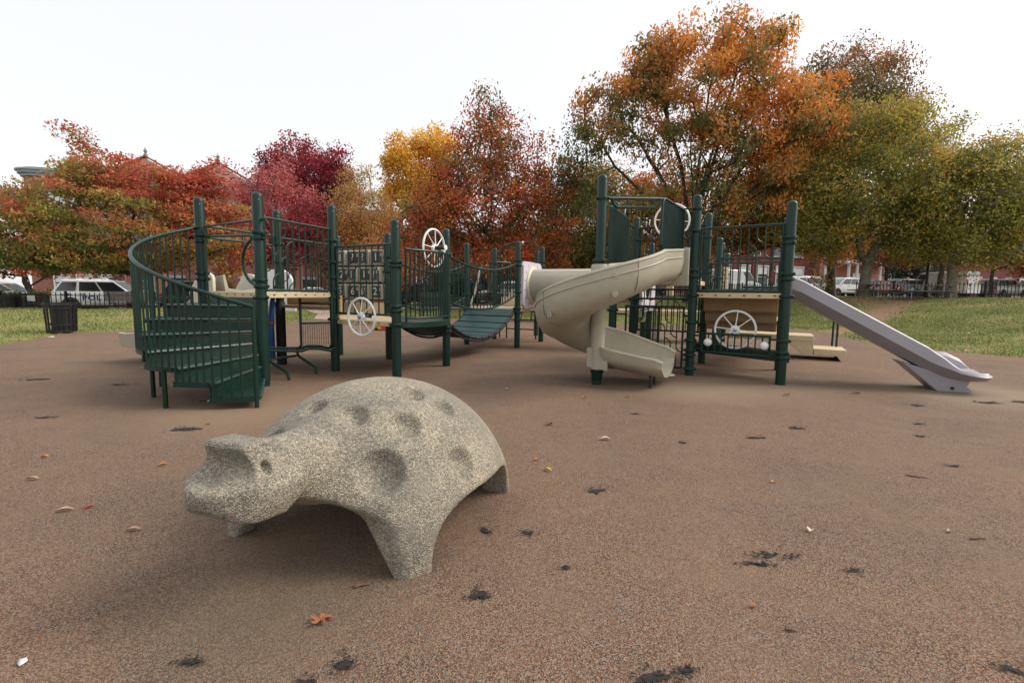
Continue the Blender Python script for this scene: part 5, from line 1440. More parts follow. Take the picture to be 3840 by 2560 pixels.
# slide hood
g1, g2 = Vector((2.03, 6.70, 0)), Vector((2.54, 7.33, 0))
mb = MB()
hd = (g2 - g1)
top = [g1 + Zv * 1.88, g1 + Zv * 2.44, g1 + hd * .04 + Zv * 2.50, g1 + hd * .10 + Zv * 2.515, g2 - hd * .08 + Zv * 2.47, g2 + Zv * 2.40, g2 + Zv * 1.46]
mb.tube(top, 0.021, 8); mb.tube([g1 + Zv * 1.88, g1 + hd * .06 + Zv * 1.84, g1 + hd * .18 + Zv * 1.82], .021, 8); mb.tube([g1 + hd * .2 + Zv * 1.56, g2 + Zv * 1.56], .018, 8); mb.tube([g1 + hd * .2 + Zv * 1.82, g1 + hd * .2 + Zv * 1.46], .018, 8)
hood = mb.build('slide_hood', G, PS); hood['label'] = 'green barred side of the spiral slide entrance, right'
for k in range(1, 19):
    t = k / 19
    rod('baluster', g1 + hd * t + Zv * (1.82 if t < .2 else 1.56), g1 + hd * t + Zv * (2.50 - .05 * t), .0095, G, hood)
g3, g4 = Vector((1.37, 6.93, 0)), Vector((1.90, 8.10, 0))
hd = (g4 - g3)
mb = MB(); mb.tube([g3 + Zv * 1.4, g3 + Zv * 2.42, g3 + hd * .05 + Zv * 2.44, g4 - hd * .06 + Zv * 2.44, g4 + Zv * 2.38, g4 + Zv * 1.4], .021, 8); mb.tube([g3 + Zv * 1.5, g4 + Zv * 1.5], .018, 8)
mb.tube([g4 - hd * .28 + Zv * 2.44, g4 - hd * .25 + Zv * 2.54, g4 - hd * .15 + Zv * 2.58, g4 - hd * .05 + Zv * 2.54, g4 + Zv * 2.38], .021, 8)
hood = mb.build('slide_hood', G, PS); hood['label'] = 'green barred side of the spiral slide entrance, left'
for k in range(1, 20): rod('baluster', g3 + hd * k / 20 + Zv * 1.5, g3 + hd * k / 20 + Zv * 2.44, .0095, G, hood)
mb = MB()
p14 = P('P14')
q0, q1 = p14 + Zv * 2.43, g1 + Zv * 2.50
dq = (q1 - q0)
mb.tube([q0, q1], .021, 8)
mb.tube([q0 + dq * .16 + Zv * 0, q0 + dq * .18 - Zv * .07, q0 + dq * .24 - Zv * .115, q0 + dq * .84 - Zv * .115, q0 + dq * .93 - Zv * .07, q0 + dq * .97], .021, 8)
mb.build('grab_bar', G, PS)
a, b_ = Vector((2.62, 7.13, 0)), Vector((2.50, 7.42, 0))
mb = MB(); f0 = P('P18') + Vector((-.16, .06, 0))
mb.tube([P('P18') + Zv * 2.46, f0 + Zv * 2.46, f0 + Zv * 1.57, P('P18') + Zv * 1.57], .0155, 8)
mb.tube(arc(P('P18') + Zv * 1.95, (f0 - P('P18')).normalized(), Zv, .12, 0, 90), .009, 7); mb.tube(arc(f0 + Zv * 2.25, (P('P18') - f0).normalized(), -Zv, .12, 0, 90), .009, 7)
mb.build('side_frame', G, PS)
MB().extr([Vector((2.02, 7.36, 1.42)), Vector((2.50, 7.07, 1.42)), Vector((2.50, 7.07, 1.50)), Vector((2.02, 7.36, 1.50))], (-.015, -.03, 0)).build('kick_plate', G, PS)

# spiral slide
pc14 = Vector((1.14, 6.35, 0))
RC = 0.46
stn = []      # (centre, outward, floor z)
hdg = Vector((math.cos(R(-121)), math.sin(R(-121)), 0)); o0 = Vector((math.cos(R(-31)), math.sin(R(-31)), 0))
tp = pc14 + o0 * RC
for k in range(7):
    t = 1 - k / 6.5
    stn.append((tp - hdg * 1.12 * t, o0, 1.40 - 0.10 * (k / 6.5)))
zf = lambda ph: np.interp(-ph, [31, 90, 180, 270, 297], [1.30, 1.075, 0.70, 0.345, 0.245])
for ph in np.arange(-31, -297, -9.5):
    o_ = Vector((math.cos(R(ph)), math.sin(R(ph)), 0)); stn.append((pc14 + o_ * RC, o_, float(zf(ph))))
o_ = Vector((math.cos(R(-297)), math.sin(R(-297)), 0)); hx = Vector((math.cos(R(-27)), math.sin(R(-27)), 0)); ex0 = pc14 + o_ * RC
for k in range(9):
    stn.append((ex0 + hx * (0.86 * k / 8), o_, 0.245 - 0.10 * min(1, (k / 8) * 1.25) ** 0.8))
def chan(c, o_, z, tip, wi, ti):
    w1 = wi
    out_h = 0.43 + .06 * min(1, ti * 4) - 0.20 * ti; in_h = 0.27 - .03 * ti
    if ti > .95: out_h *= .86; in_h *= .86
    wo_, wn_ = 1 + .16 * ti, 1 + .62 * min(1, ti * 5)
    prof = [(0.345, out_h), (0.35, out_h * .62), (0.335, 0.17), (0.27, 0.06), (0.12, 0.005), (-0.08, 0.0), (-0.22, 0.035), (-0.30, 0.11), (-0.33, in_h * .6), (-0.335, in_h)]
    return [c + o_ * (s_ * (wo_ if s_ > 0 else wn_)) + Zv * (z + h_ * tip) for (s_, h_) in prof]
def slide_piece(lo_, hi_, name, first=False, last=False):
    inner, outer = [], []
    L_ = hi_ - lo_
    for k in range(lo_, hi_ + 1):
        c, o_, z = stn[k]
        ti = max(0, (k - (len(stn) - 10)) / 9)
        tip = 1.0
        row = chan(c, o_, z, tip, 0, ti)
        if k == len(stn) - 1: row = [p - hx * 0 + Zv * 0 for p in row]
        inner.append(row)
        cen = c + Zv * (z + .25)
        ro = []
        for (p, s_) in zip(row, range(len(row))):
            d = (p - cen); d = d - hx * 0
            lat = o_ * (d.dot(o_)); ro.append(p + (lat.normalized() * .03 if s_ in (0, 1, 8, 9) else (lat.normalized() * .02 - Zv * .022 if s_ in (2, 3, 6, 7) else -Zv * .03)))
        outer.append(ro)
    mb = MB()
    loops = [r1 + list(reversed(r2)) for r1, r2 in zip(inner, outer)]
    mb.grid(loops, wrap=True)
    n_ = len(loops[0]); k_ = len(loops)
    mb.f += [list(range(n_))[::-1], [(k_ - 1) * n_ + j for j in range(n_)]]; mb.mi += [0, 0]
    # rolled rims
    for j in (0, -1):
        mb.tube([(r1[j] + r2[j]) / 2 for r1, r2 in zip(inner, outer)], 0.024, 8)
    o = mb.build(name, M['beige'], slide, angle=44)
    bmx = bmesh.new(); bmx.from_mesh(o.data); bmesh.ops.recalc_face_normals(bmx, faces=bmx.faces[:]); bmx.to_mesh(o.data); bmx.free()
    return o
colm = MB().lathe((1.14, 6.35, 0.20), [(0.075, 0), (0.088, 0.01), (0.088, 0.2), (0.095, 0.5), (0.10, 1.1), (0.115, 1.2), (0.115, 1.36), (0.105, 1.385), (0.07, 1.39)], 28)
slide = colm.build('spiral_slide', M['beige'], PS, angle=50); slide['label'] = 'beige spiral slide turning round its green pole'
nS = len(stn)
slide_piece(0, 11, 'slide_section'); slide_piece(11, 20, 'slide_section'); slide_piece(20, nS - 11, 'slide_section'); slide_piece(nS - 11, nS - 1, 'slide_section')
iw = ex0 + o_ * -.497
q4 = [iw - hx * .13 + Zv * .235, iw + hx * .16 + Zv * .195, iw + hx * .16 + Zv * .44, iw - hx * .09 + Zv * .50, iw - hx * .13 + Zv * .49]
MB().extr(q4, -o_ * .032).build('near_wall', M['beige'], slide, bevel=.01)
# seam lines and raised bead along the outside wall
for lo_, hi_ in ((1, nS - 12),):
    pts = []
    for k in range(lo_, hi_):
        c, o_, z = stn[k]; pts.append(c + o_ * .383 + Zv * (z + .335))
    MB().tube(pts, .009, 6).build('wall_bead', M['beige'], slide)
for k in (11, 20):
    c, o_, z = stn[k]
    MB().tube([c + o_ * .377 + Zv * (z + .42), c + o_ * .378 + Zv * (z + .25), c + o_ * .362 + Zv * (z + .15), c + o_ * .28 + Zv * (z + .035), c + o_ * .12 + Zv * (z - .025)], .0035, 5).build('joint_seam', M['dark_trim'], slide)
for k, dz in ((13, .33), (13, .12), (19, .1)):
    c, o_, z = stn[k]
    MB().lathe(c + o_ * .372 + Zv * (z + dz), [(.034, 0), (.036, .012), (.026, .014), (.02, .008)], 14, o_).build('bolt_recess', M['beige'], slide)
    MB().lathe(c + o_ * .372 + Zv * (z + dz), [(.012, .012), (.012, .018)], 10, o_).build('bolt', M['silver'], slide)
MB().lathe((1.14, 6.35, 0.06), [(.066, 0), (.07, .01), (.075, .08), (.085, .1), (.09, .13), (.07, .15)], 20).build('pole_collar', G, slide)
cf, of_, zz_ = stn[0]
fl = [cf + of_ * .44 + Zv * (zz_ - .07), cf + of_ * .44 + Zv * (zz_ + .46), cf + of_ * .37 + Zv * (zz_ + .47), cf + of_ * .345 + Zv * (zz_ + .1), cf + of_ * .2 + Zv * (zz_ - .02), cf + of_ * .2 + Zv * (zz_ - .07)]
MB().extr(fl, -hdg * -0.05).build('entry_flange', M['beige'], slide, bevel=.008)
for (x, y) in ((1.79, 6.11), (1.93, 6.41)): rod('leg', (x, y, 0), (x, y, .17), .017, M['black_iron'], slide)

# lower mesh panel below the tower
pm = rail_panel(P('P15') + e1 * .0, P('P18') - e1 * .0, 0.10, 1.02, 10, True, ins=(.22, .12), label='low arched bar panel with wire mesh behind it')
a, b_ = P('P15') + Vector((.25, -.02, 0)), P('P18') - Vector((.42, -.32, 0))
dm = (b_ - a); mb = MB()
for k in range(27):
    p = a + dm * k / 26 + e2 * .10; mb.tube([p + Zv * .15, p + Zv * .98], 0.0034, 4, cap=False)
for k in range(24):
    z = .15 + .83 * k / 23; mb.tube([a + e2 * .10 + Zv * z, b_ + e2 * .10 + Zv * z], 0.0034, 4, cap=False)
o = mb.build('wire_mesh', G, pm, angle=None); o['kind'] = 'stuff'
mb = MB(); mb.tube([a + e2 * .1 + Zv * .12, a + e2 * .1 + Zv * 1.0, b_ + e2 * .1 + Zv * 1.0, b_ + e2 * .1 + Zv * .12, a + e2 * .1 + Zv * .12], .017, 8); mb.build('mesh_frame', G, pm)
rod('cross_bar', P('P15') + Zv * 1.14 + e1 * .15, P('P18') + Zv * 1.14, .017, G, PS)
rail_panel(P('P16'), P('P19'), .55, 1.30, 10, True)
MB().tube([(2.78, 10.2, 0), (2.78, 10.2, .62)], .06, 14).build('stub_post', M['black_iron'], PS)

# truck panel: bars, two headlights, wheel
ta, tb_ = P('P18') + e1 * .02, P('P23') - e1 * .02
tr_ = rail_panel(ta, tb_, 0.375, 0.645, 10, False, name='truck_grille', ins=(.14, .14), r_bar=.0105, label='low green bar grille with two white round headlights')
tdir = (tb_ - ta).normalized(); tn = Vector((tdir.y, -tdir.x, 0))
for s_ in (.235, .97):
    p = ta + tdir * s_ + tn * .05 + Zv * .52
    MB().ball(p, .058, 18, 12).build('headlight', M['white'], tr_)
    MB().lathe(p - tn * .055, [(.062, 0), (.062, .05)], 18, tn, cap=False).build('headlight_cup', M['black_rubber'], tr_)
wheel((3.22, 6.92, .715), (-.46, -.89, 0), 0.268, 'white spoked truck steering wheel behind the bar grille', .2)

# lilac straight slide on the right
s0 = P('P23').lerp(P('P24'), .42); sd = Vector((.925, -.38, 0)).normalized(); sl = Vector((-sd.y, sd.x, 0))
def bed(t): # along metres -> height
    return float(np.interp(t, [0, .12, 1.58, 1.70, 1.85, 2.05, 2.30], [1.27, 1.22, .365, .305, .26, .24, .245]))
secs_o = []
ts = [0, .12, .5, 1.0, 1.4, 1.58, 1.66, 1.74, 1.82, 1.90, 1.98, 2.06, 2.14, 2.20, 2.235]
for t in ts:
    z = bed(t); c = s0 + sd * (t + .05)
    wh = float(np.interp(t, [0, 1.58, 1.74, 1.9, 2.1, 2.235], [.20, .20, .15, .05, .015, .0]))
    whr = float(np.interp(t, [0, 1.58, 1.8, 2.0, 2.14, 2.235], [.20, .20, .20, .21, .13, .0]))
    fw = float(np.interp(t, [0, 1.6, 1.95, 2.12, 2.235], [.255, .255, .33, .36, .25]))
    row = [c + sl * (-fw - .045) + Zv * (z + wh - .012), c + sl * (-fw - .025) + Zv * (z + wh + .008), c + sl * (-fw + .02) + Zv * (z + wh * .8), c + sl * (-fw * .8) + Zv * (z + .02), c + Zv * z,
           c + sl * (fw * .8) + Zv * (z + .02), c + sl * (fw - .02) + Zv * (z + whr * .8), c + sl * (fw + .025) + Zv * (z + whr + .008), c + sl * (fw + .045) + Zv * (z + whr - .012),
           c + sl * (fw + .06) + Zv * (z + min(whr, .11) * .45), c + sl * (fw * .70) + Zv * (z - .085), c - sl * (fw * .70) + Zv * (z - .085), c - sl * (fw + .06) + Zv * (z + min(wh, .11) * .45 - .015)]
    secs_o.append(row)
mb = MB().grid(secs_o, wrap=True)
n_ = len(secs_o[0]); mb.f += [list(range(n_))[::-1], [(len(secs_o) - 1) * n_ + j for j in range(n_)]]; mb.mi += [0, 0]
ls = mb.build('straight_slide', M['lilac'], PS, angle=26); ls['label'] = 'faded lilac straight slide with flared foot'
bmx = bmesh.new(); bmx.from_mesh(ls.data); bmesh.ops.recalc_face_normals(bmx, faces=bmx.faces[:]); bmx.to_mesh(ls.data); bmx.free()
sb = ls.modifiers.new('soft', 'BEVEL'); sb.width = .012; sb.segments = 2; sb.limit_method = 'ANGLE'; sb.angle_limit = R(24)
fa = s0 + sd * 1.72; mb = MB()
ft = [fa - sd * .34 + Zv * .36, fa - sd * .05 + Zv * .10, fa + sd * .07 - Zv * .01, fa + sd * .40 - Zv * .01, fa + sd * .43 + Zv * .035, fa + sd * .37 + Zv * .08, fa + sd * .41 + Zv * .175, fa + sd * .2 + Zv * .20]
mb.extr([p - sl * .2 for p in ft], sl * .4); mb.build('slide_foot', M['lilac'], ls, bevel=.015)
MB().lathe(fa + sd * .22 - sl * .2 + Zv * .05, [(.022, 0), (.022, .006), (.016, .008)], 14, -sl).build('foot_bolt', M['dark_trim'], ls)

# beige wave slide leaving the left tower towards the back left
w0 = P('P1').lerp(P('P3'), .5); wd = Vector((-.93, .36, 0)).normalized(); wl = Vector((-wd.y, wd.x, 0))
rows = []
for t in np.linspace(0, 2.45, 16):
    z = float(np.interp(t, [0, .2, .8, 1.1, 1.8, 2.1, 2.45], [1.19, 1.16, .78, .70, .30, .27, .29])); c = w0 + wd * (t + .05)
    e_ = .21 if t < 2.2 else .19
    rows.append([c - wl * .30 + Zv * (z + e_), c - wl * .27 + Zv * (z + e_ + .01), c - wl * .22 + Zv * (z + .03), c + Zv * z, c + wl * .22 + Zv * (z + .03), c + wl * .27 + Zv * (z + e_ + .01), c + wl * .30 + Zv * (z + e_),
                 c + wl * .27 + Zv * (z - .04), c + Zv * (z - .06), c - wl * .27 + Zv * (z - .04)])
mb = MB().grid(rows, wrap=True); n_ = 10; mb.f += [list(range(n_))[::-1], [15 * n_ + j for j in range(n_)]]; mb.mi += [0, 0]
wv = mb.build('wave_slide', M['beige'], PS, angle=30); wv['label'] = 'beige slide running down behind the spiral stairs'
bmx = bmesh.new(); bmx.from_mesh(wv.data); bmesh.ops.recalc_face_normals(bmx, faces=bmx.faces[:]); bmx.to_mesh(wv.data); bmx.free()
for s_ in (-.12, .12):
    p = w0 + wd * 2.2 + wl * s_; rod('leg', p, p + Zv * .25, .022, M['black_iron'], wv)
# rounded side cheeks at the top of that slide
for s_ in (-.36, .36):
    c = w0 + wd * .12 + wl * s_
    lp = [c + Zv * 1.17] + [c + wd * (.17 - .17 * math.cos(R(t))) + Zv * (1.17 + .19 + .09 * math.sin(R(t))) for t in range(0, 181, 30)] + [c + wd * .5 + Zv * 1.15, c + wd * .45 + Zv * 1.0, c + Zv * 1.0]
    MB().extr(lp, wl * .05).build('slide_cheek', M['beige_pale'], wv, bevel=.01)
# rounded white hood sheet beyond the left tower
c = Vector((-4.5, 9.35, 0)); u = Vector((.9, -.42, 0))
lp = [c - u * .36 + Zv * .8] + [c - u * .36 + Zv * 1.60] + [c + u * (.0 + (.38) * math.sin(R(t))) + Zv * (1.18 + .42 * math.cos(R(t))) for t in range(0, 91, 15)] + [c + u * .38 + Zv * .8]
MB().extr(lp, (.02, .04, 0)).build('bubble_panel', M['white_rough'], PS, bevel=.008)['label'] = 'white rounded plastic panel behind the left tower'

# ---- hanging mesh seat under the left deck
mb = MB()
L0 = Vector((-3.03, 6.86, 0)); R0 = Vector((-2.66, 7.08, 0)); Q0 = Vector((-3.42, 6.62, 0)); fd = Vector((.42, -.91, 0)) * .16
for p in (L0, R0):
    mb.tube([p + Zv * 1.1, p + Zv * 1.02 + fd * .1, p + Zv * .55 + fd * .2, p + Zv * .42 + fd * .1, p + Zv * .36 - (R0 - L0) * .12], .019, 8)
for zz in (1.02, .735): mb.tube([L0 + Zv * zz + fd * .15, R0 + Zv * zz + fd * .15], .015, 8)
for k in (0, 1):
    o_ = fd * (-.2 + 2.2 * k)
    mb.tube([R0 + o_ + Zv * .40, R0 - (R0 - L0) * .12 + o_ + Zv * .355, L0.lerp(R0, .55) + o_ + Zv * .39, L0.lerp(R0, .2) + o_ + Zv * .40, L0 + o_ + Zv * .37, Q0 + o_ + Zv * .40, Q0 + o_ - (L0 - Q0) * .1 + Zv * .44], .019, 8)
for (p, q_) in ((Vector((-3.36, 6.50, 0)), Vector((-2.99, 6.36, 0))), (Vector((-3.16, 6.98, 0)), Vector((-2.83, 6.87, 0)))):
    mb.tube([p + Zv * .38, p + (q_ - p) * .04 + Zv * .30, p + (q_ - p) * .14 + Zv * .24, p + (q_ - p) * .78 + Zv * .13, p + (q_ - p) * .95 + Zv * .09, q_ + Zv * .02, q_ - Zv * .01], .019, 8)
mb.tube([Vector((-3.36, 6.50, .25)), Vector((-3.16, 6.98, .25))], .016, 8)
seat = mb.build('mesh_seat', G, PS); seat['label'] = 'green wire mesh seat hanging below the left tan deck'
mb = MB()
for k in range(15):
    p = L0.lerp(R0, k / 14) + fd * .15; mb.tube([p + Zv * .41, p + Zv * .73], 0.003, 4, cap=False)
for k in range(13):
    z = .41 + .32 * k / 12; mb.tube([L0 + fd * .15 + Zv * z, R0 + fd * .15 + Zv * z], 0.003, 4, cap=False)
o = mb.build('wire_mesh', G, seat, angle=None); o['kind'] = 'stuff'
mb = MB()
for k in range(22):
    p = Q0.lerp(R0, k / 21); mb.tube([p - fd * .2 + Zv * .39, p + fd * 2.0 + Zv * .385], .004, 4, cap=False)
o = mb.build('seat_rods', G, seat, angle=None); o['kind'] = 'stuff'
# blue talk tube strapped to the back left post
bp = P('P3') + Vector((-.10, -.13, 0))
MB().tube([bp + Zv * 0.12, bp + Zv * .6 + Vector((0, 0, 0)), bp + Zv * 1.0 + Vector((.03, .02, 0)), bp + Zv * 1.12 + Vector((.05, .02, 0))], [.06, .055, .04, .03], 14).build('blue_tube', M['blue_plastic'], PS)
MB().lathe(bp + Zv * .66, [(.062, 0), (.066, .01), (.062, .035)], 14).build('red_strap', M['red_plastic'], PS)
MB().lathe(P('P3') + Zv * .0, [(PR + .012, 0), (PR + .012, 1.0), (PR, 1.02)], 18).build('post_shade_sleeve', M['black_rubber'], PS)  # added black wrap, stands in for shade on the post's lower part

# ---- transfer steps and handrail at the back right
def slab(c, u, w, z0, z1, name='transfer_step'):
    return MB().prism([(c.x, c.y), (c.x + u.x, c.y + u.y), (c.x + u.x + w.x, c.y + u.y + w.y), (c.x + w.x, c.y + w.y)], z0, z1).build(name, M['tan'], PS, bevel=.008)
ca = Vector((5.76, 9.12, 0))
slab(ca, -e1 * 1.5, e2 * .75, .335, .455)
mb = MB().extr([ca - e1 * .0 + Zv * .36, ca + Zv * .10, ca - e1 * .18 + Zv * .10, ca - e1 * .5 + Zv * .36], e2 * .75); mb.build('transfer_step', M['tan'], PS, bevel=.006)
slab(ca + e1 * .01, e1 * .52, e2 * .75, .09, .215)
MB().extr([ca + e1 * .52 + Zv * .10, ca + e1 * .52 - Zv * .01, ca + e1 * .46 - Zv * .01, ca + e1 * .38 + Zv * .10], e2 * .75).build('step_foot', M['tan'], PS)
for dd, b0 in ((0, Vector((6.45, 9.5, 0))), (1, Vector((6.80, 10.15, 0)))):
    q_ = b0
    pts = [q_ - e1 * 1.75 + Zv * 1.39, q_ - e1 * .82 + Zv * 1.38, q_ - e1 * .70 + Zv * 1.36, q_ - e1 * .10 + Zv * 1.08, q_ - e1 * .03 + Zv * 1.02, q_ + Zv * .92, q_ - Zv * .01]
    MB().tube(pts, .02, 8).build('step_handrail', G, PS)
# letter blocks on the far right deck
lb = MB().tube([(4.62, 10.85, .8), (4.62, 10.85, 1.95)], .014, 8).build('letter_panel', G, PS)
for k, (chx, zc) in enumerate((('X', 1.70), ('O', 1.44))):
    MB().box((4.68, 10.82, zc), (.235, .16, .25), R(-28)).build('letter_block', M['tan'], lb, bevel=.015)
    nn = Vector((-.47, -.88, 0)); text('letter', chx, .2, Vector((4.68, 10.82, zc)) + nn * .082, nn, lb, M['black_panel'])
MB().box((3.03, 9.3, 1.32), (.12, .1, .28), R(-28)).build('letter_block', M['tan'], lb, bevel=.01)
rod('cross_bar', P('P20') + Zv * 1.95, P('P24') + e2 * 1.2 + Zv * 1.90, .018, G, PS)
# ------------------------------------------------------------------ houses along the street
RZ = math.atan2(0.29, 0.956)
_wm = {}
def window_meshes(w, h_, frame, deep=0.10, arch=False):
    key = (w, h_, frame.name, arch)
    if key not in _wm:
        f_ = .09
        mb = MB()
        mb.box((-w / 2 - f_ / 2, -deep / 2, h_ / 2), (f_, deep, h_ + .02)); mb.box((w / 2 + f_ / 2, -deep / 2, h_ / 2), (f_, deep, h_ + .02))
        mb.box((0, -deep / 2, h_ + f_ / 2 + .01), (w + 2 * f_ + .06, deep + .03, f_ + .03)); mb.box((0, -deep / 2 - .02, -.05), (w + 2 * f_ + .14, deep + .08, .09))
        mb.box((0, -deep * .35, h_ * .5), (w - .004, deep * .5, .055))
        pn = MB().box((0, -.012, h_ * .25), (w - .006, .02, h_ * .5 - .05)); pn.box((0, -.022, h_ * .75), (w - .006, .02, h_ * .5 - .05))
        bl = MB().box((0, -.038, h_ * .80), (w * .92, .008, h_ * .34))
        _wm[key] = (mb.mesh('window', frame), pn.mesh('pane', M['window_glass']), bl.mesh('blind', M['trim']))
    return _wm[key]
def add_window(house, x, z, w, h_, frame, y=0.0, blind=False):
    a, p, bl = window_meshes(w, h_, frame)
    wo_ = link('window', a, house, (x, y, z))
    link('pane', p, wo_)
    if blind: link('blind', bl, wo_)
    return wo_
def house(name, label, t, off, width, depth, height, m, rows, frame, cornice='trim', door=None, group='brick houses along the street', roof='slate', turn=0.0, body=None):
    p = along(t, off); root = thing(name, label, 'house', (p.x, p.y, tz(p.x, p.y) + .02), RZ + turn, group)
    poly = body or [(0, 0), (width, 0), (width, depth), (0, depth)]
    MB().prism(poly, -.6, height).build('wall', m, root)
    grow_ = lambda k: [(x + (k if x > width / 2 else -k), y + (k if y > depth / 2 else -k)) for x, y in poly]
    mb = MB(); mb.prism(grow_(.10), height, height + .22); mb.prism(grow_(.26), height + .22, height + .42); mb.prism(grow_(.36), height + .42, height + .56); mb.build('cornice', M[cornice], root, bevel=.02)
    MB().prism(grow_(.1), height + .56, height + .66).build('roof', M[roof], root)
    for (z, h_, n, w, x0, x1, bl) in rows:
        for k in range(n):
            add_window(root, x0 + (x1 - x0) * (k + .5) / n, z, w, h_, frame, 0, bl)
    if door:
        dx, dw, dh = door
        d_ = MB().box((dx, -.05, dh / 2), (dw, .1, dh)).build('door', M['dark_trim'], root)
        MB().box((dx, -.06, dh + .12), (dw + .3, .18, .24)).build('door_head', frame, d_)
        MB().box((dx, -.6, .1), (dw + .5, 1.2, .24)).build('doorstep', M['stucco'], root)
        MB().box((dx, -.9, -.08), (dw + .5, 2.0, .2)).build('doorstep', M['stucco'], root)
    return root
rc = [(1.6 - 1.6 * math.cos(R(a_)), 1.6 - 1.6 * math.sin(R(a_))) for a_ in range(0, 91, 10)]
body = rc + [(6.5, 0), (6.5, 9), (0, 9)]
b1 = house('brick_house', 'tall brick corner house with rounded corner and pale cornice at the far left', -10.5, 15, 6.5, 9, 10.2, M['brick_orange'], [(.9, 1.5, 3, .95, 1.9, 6.4, True), (4.0, 1.8, 3, .95, 1.9, 6.4, False), (7.1, 1.7, 3, .95, 1.9, 6.4, True)], M['trim'], cornice='trim_blue', body=body)
MB().box((4.1, -.06, 3.35), (4.8, .12, .22)).build('string_course', M['trim'], b1)
for k, (t, lab) in enumerate(((-4.0, 'brick row house with a salmon gable half hidden by the scarlet tree'), (1.3, 'brick row house with a salmon gable and finial beside the pinkish tree'), (6.6, 'brick row house behind the pinkish tree'))):
    hgt = 9.9
    hs = house('row_house', lab, t, 15, 5.25, 9, hgt, M['brick'] if k != 1 else M['brick_orange'], [(1.2, 1.7, 2, 1.0, .3, 3.4, True), (4.4, 1.9, 2, 1.0, .3, 5.0, False), (7.4, 1.6, 2, 1.0, .3, 5.0, True)], M['trim_blue'], cornice='trim_blue', door=(4.3, 1.0, 2.3))
    # bay
    by = MB().prism([(.5, 0), (1.0, -.75), (3.3, -.75), (3.8, 0)], -.4, 8.9); by.build('bay', M['brick_orange'], hs)
    for z in (1.2, 4.4, 7.0): add_window(hs, 2.15, z, 1.2, 1.55, M['trim_blue'], -.76, z > 5)
    if k < 2:
        gz = hgt + .56
        MB().extr([(.35, -.5, gz), (4.9, -.5, gz), (4.9, -.5, gz + .28), (2.62, -.5, gz + 1.62), (.35, -.5, gz + .28)], (0, .5, 0)).build('gable', M['pink'], hs)
        MB().extr([(.15, -.62, gz), (5.1, -.62, gz), (5.1, -.62, gz + .26), (.15, -.62, gz + .26)], (0, .7, 0)).build('gable_cornice', M['trim_blue'], hs)
        mb = MB()
        for s_ in (0, 1):
            e_ = (.2, -.6, gz + .34) if s_ == 0 else (5.05, -.6, gz + .34)
            mb.extr([e_, (2.62, -.6, gz + 1.72), (2.62, -.6, gz + 1.86), (e_[0], -.6, e_[2] + .14)], (0, .75, 0))
        mb.build('gable_coping', M['brick'], hs)
        MB().lathe((2.62, -.35, gz + 1.8), [(.14, 0), (.16, .15), (.06, .2), (.12, .35), (.14, .45), (.05, .6), (.01, .75)], 10).build('finial', M['stucco'], hs)
        MB().lathe((2.62, -.52, gz + 1.0), [(.17, 0), (.17, .04)], 14, (0, -1, 0)).build('rosette', M['slate'], hs)
        for (ox, oz, ln) in ((-.6, .78, .5), (.6, .78, .5), (-1.1, .55, .4), (1.1, .55, .4), (-.3, .5, .35), (.3, .5, .35)):
            MB().box((2.62 + ox, -.515, gz + oz), (ln, .03, .09)).build('scroll', M['slate'], hs)
house('row_house', 'lower brick house with a white roof edge behind the orange tree', 12.0, 15, 7.5, 9, 8.3, M['brick'], [(1.2, 1.6, 3, 1.0, .4, 7.1, True), (4.6, 1.7, 3, 1.0, .4, 7.1, False)], M['trim'], door=(6.6, 1.0, 2.2))
house('row_house', 'brick house behind the dark shrubs on the left', 19.8, 15.5, 7.8, 9, 6.6, M['brick_dark'], [(1.0, 1.6, 3, 1.0, .4, 7.1, True), (4.1, 1.5, 3, 1.0, .4, 7.1, False)], M['trim'])
house('row_house', 'brick house behind the hanging bridge', 27.8, 15.5, 8.2, 9, 7.0, M['brick'], [(1.0, 1.6, 3, 1.0, .4, 7.8, False), (4.1, 1.5, 3, 1.0, .4, 7.8, True)], M['trim'])
house('row_house', 'dark brick house behind the beige spiral slide', 36.2, 15.5, 13.0, 9, 6.8, M['brick_dark'], [(1.0, 1.6, 4, 1.0, .6, 12.4, True), (4.1, 1.5, 4, 1.0, .6, 12.4, False)], M['trim'])
sc1 = house('school_building', 'long dark red brick building with tall pale windows behind the white van', 49.5, 15, 21.5, 12, 7.0, M['brick_dark'], [(1.1, 2.6, 5, 1.5, 6.6, 20.6, True), (5.0, 1.5, 6, 1.2, .8, 20.6, False)], M['trim'])
MB().box((2.6, -.5, 2.9), (5.0, 1.0, .3)).build('canopy', M['trim'], sc1)
for k in range(3): add_window(sc1, 1.2 + 1.4 * k, 1.9, 1.0, .8, M['trim'])
for x in (6.0, 9.2, 12.1, 14.9, 17.6): MB().box((x, -.06, 3.5), (.35, .12, 7.0)).build('pier', M['brick_dark'], sc1)
sc2 = house('school_building', 'taller orange red brick wing with a white columned porch behind the pale forked trunk', 71.3, 14.2, 11.5, 12, 11.5, M['brick_orange'], [(1.2, 2.4, 1, 1.2, .4, 2.4, True), (6.2, 1.9, 4, 1.1, .8, 10.8, True), (9.0, 1.6, 4, 1.1, .8, 10.8, False)], M['trim'])
MB().box((6.6, -.9, 4.35), (8.4, 1.8, .45)).build('porch_roof', M['trim'], sc2)
for x in (3.0, 4.4, 8.4, 10.2): MB().lathe((x, -1.5, -.2), [(.26, 0), (.26, .2), (.19, .3), (.16, 4.0), (.24, 4.2), (.24, 4.35)], 14).build('column', M['trim'], sc2)
MB().box((6.4, -.05, 1.5), (1.6, .1, 3.0)).build('door', M['trim'], sc2)
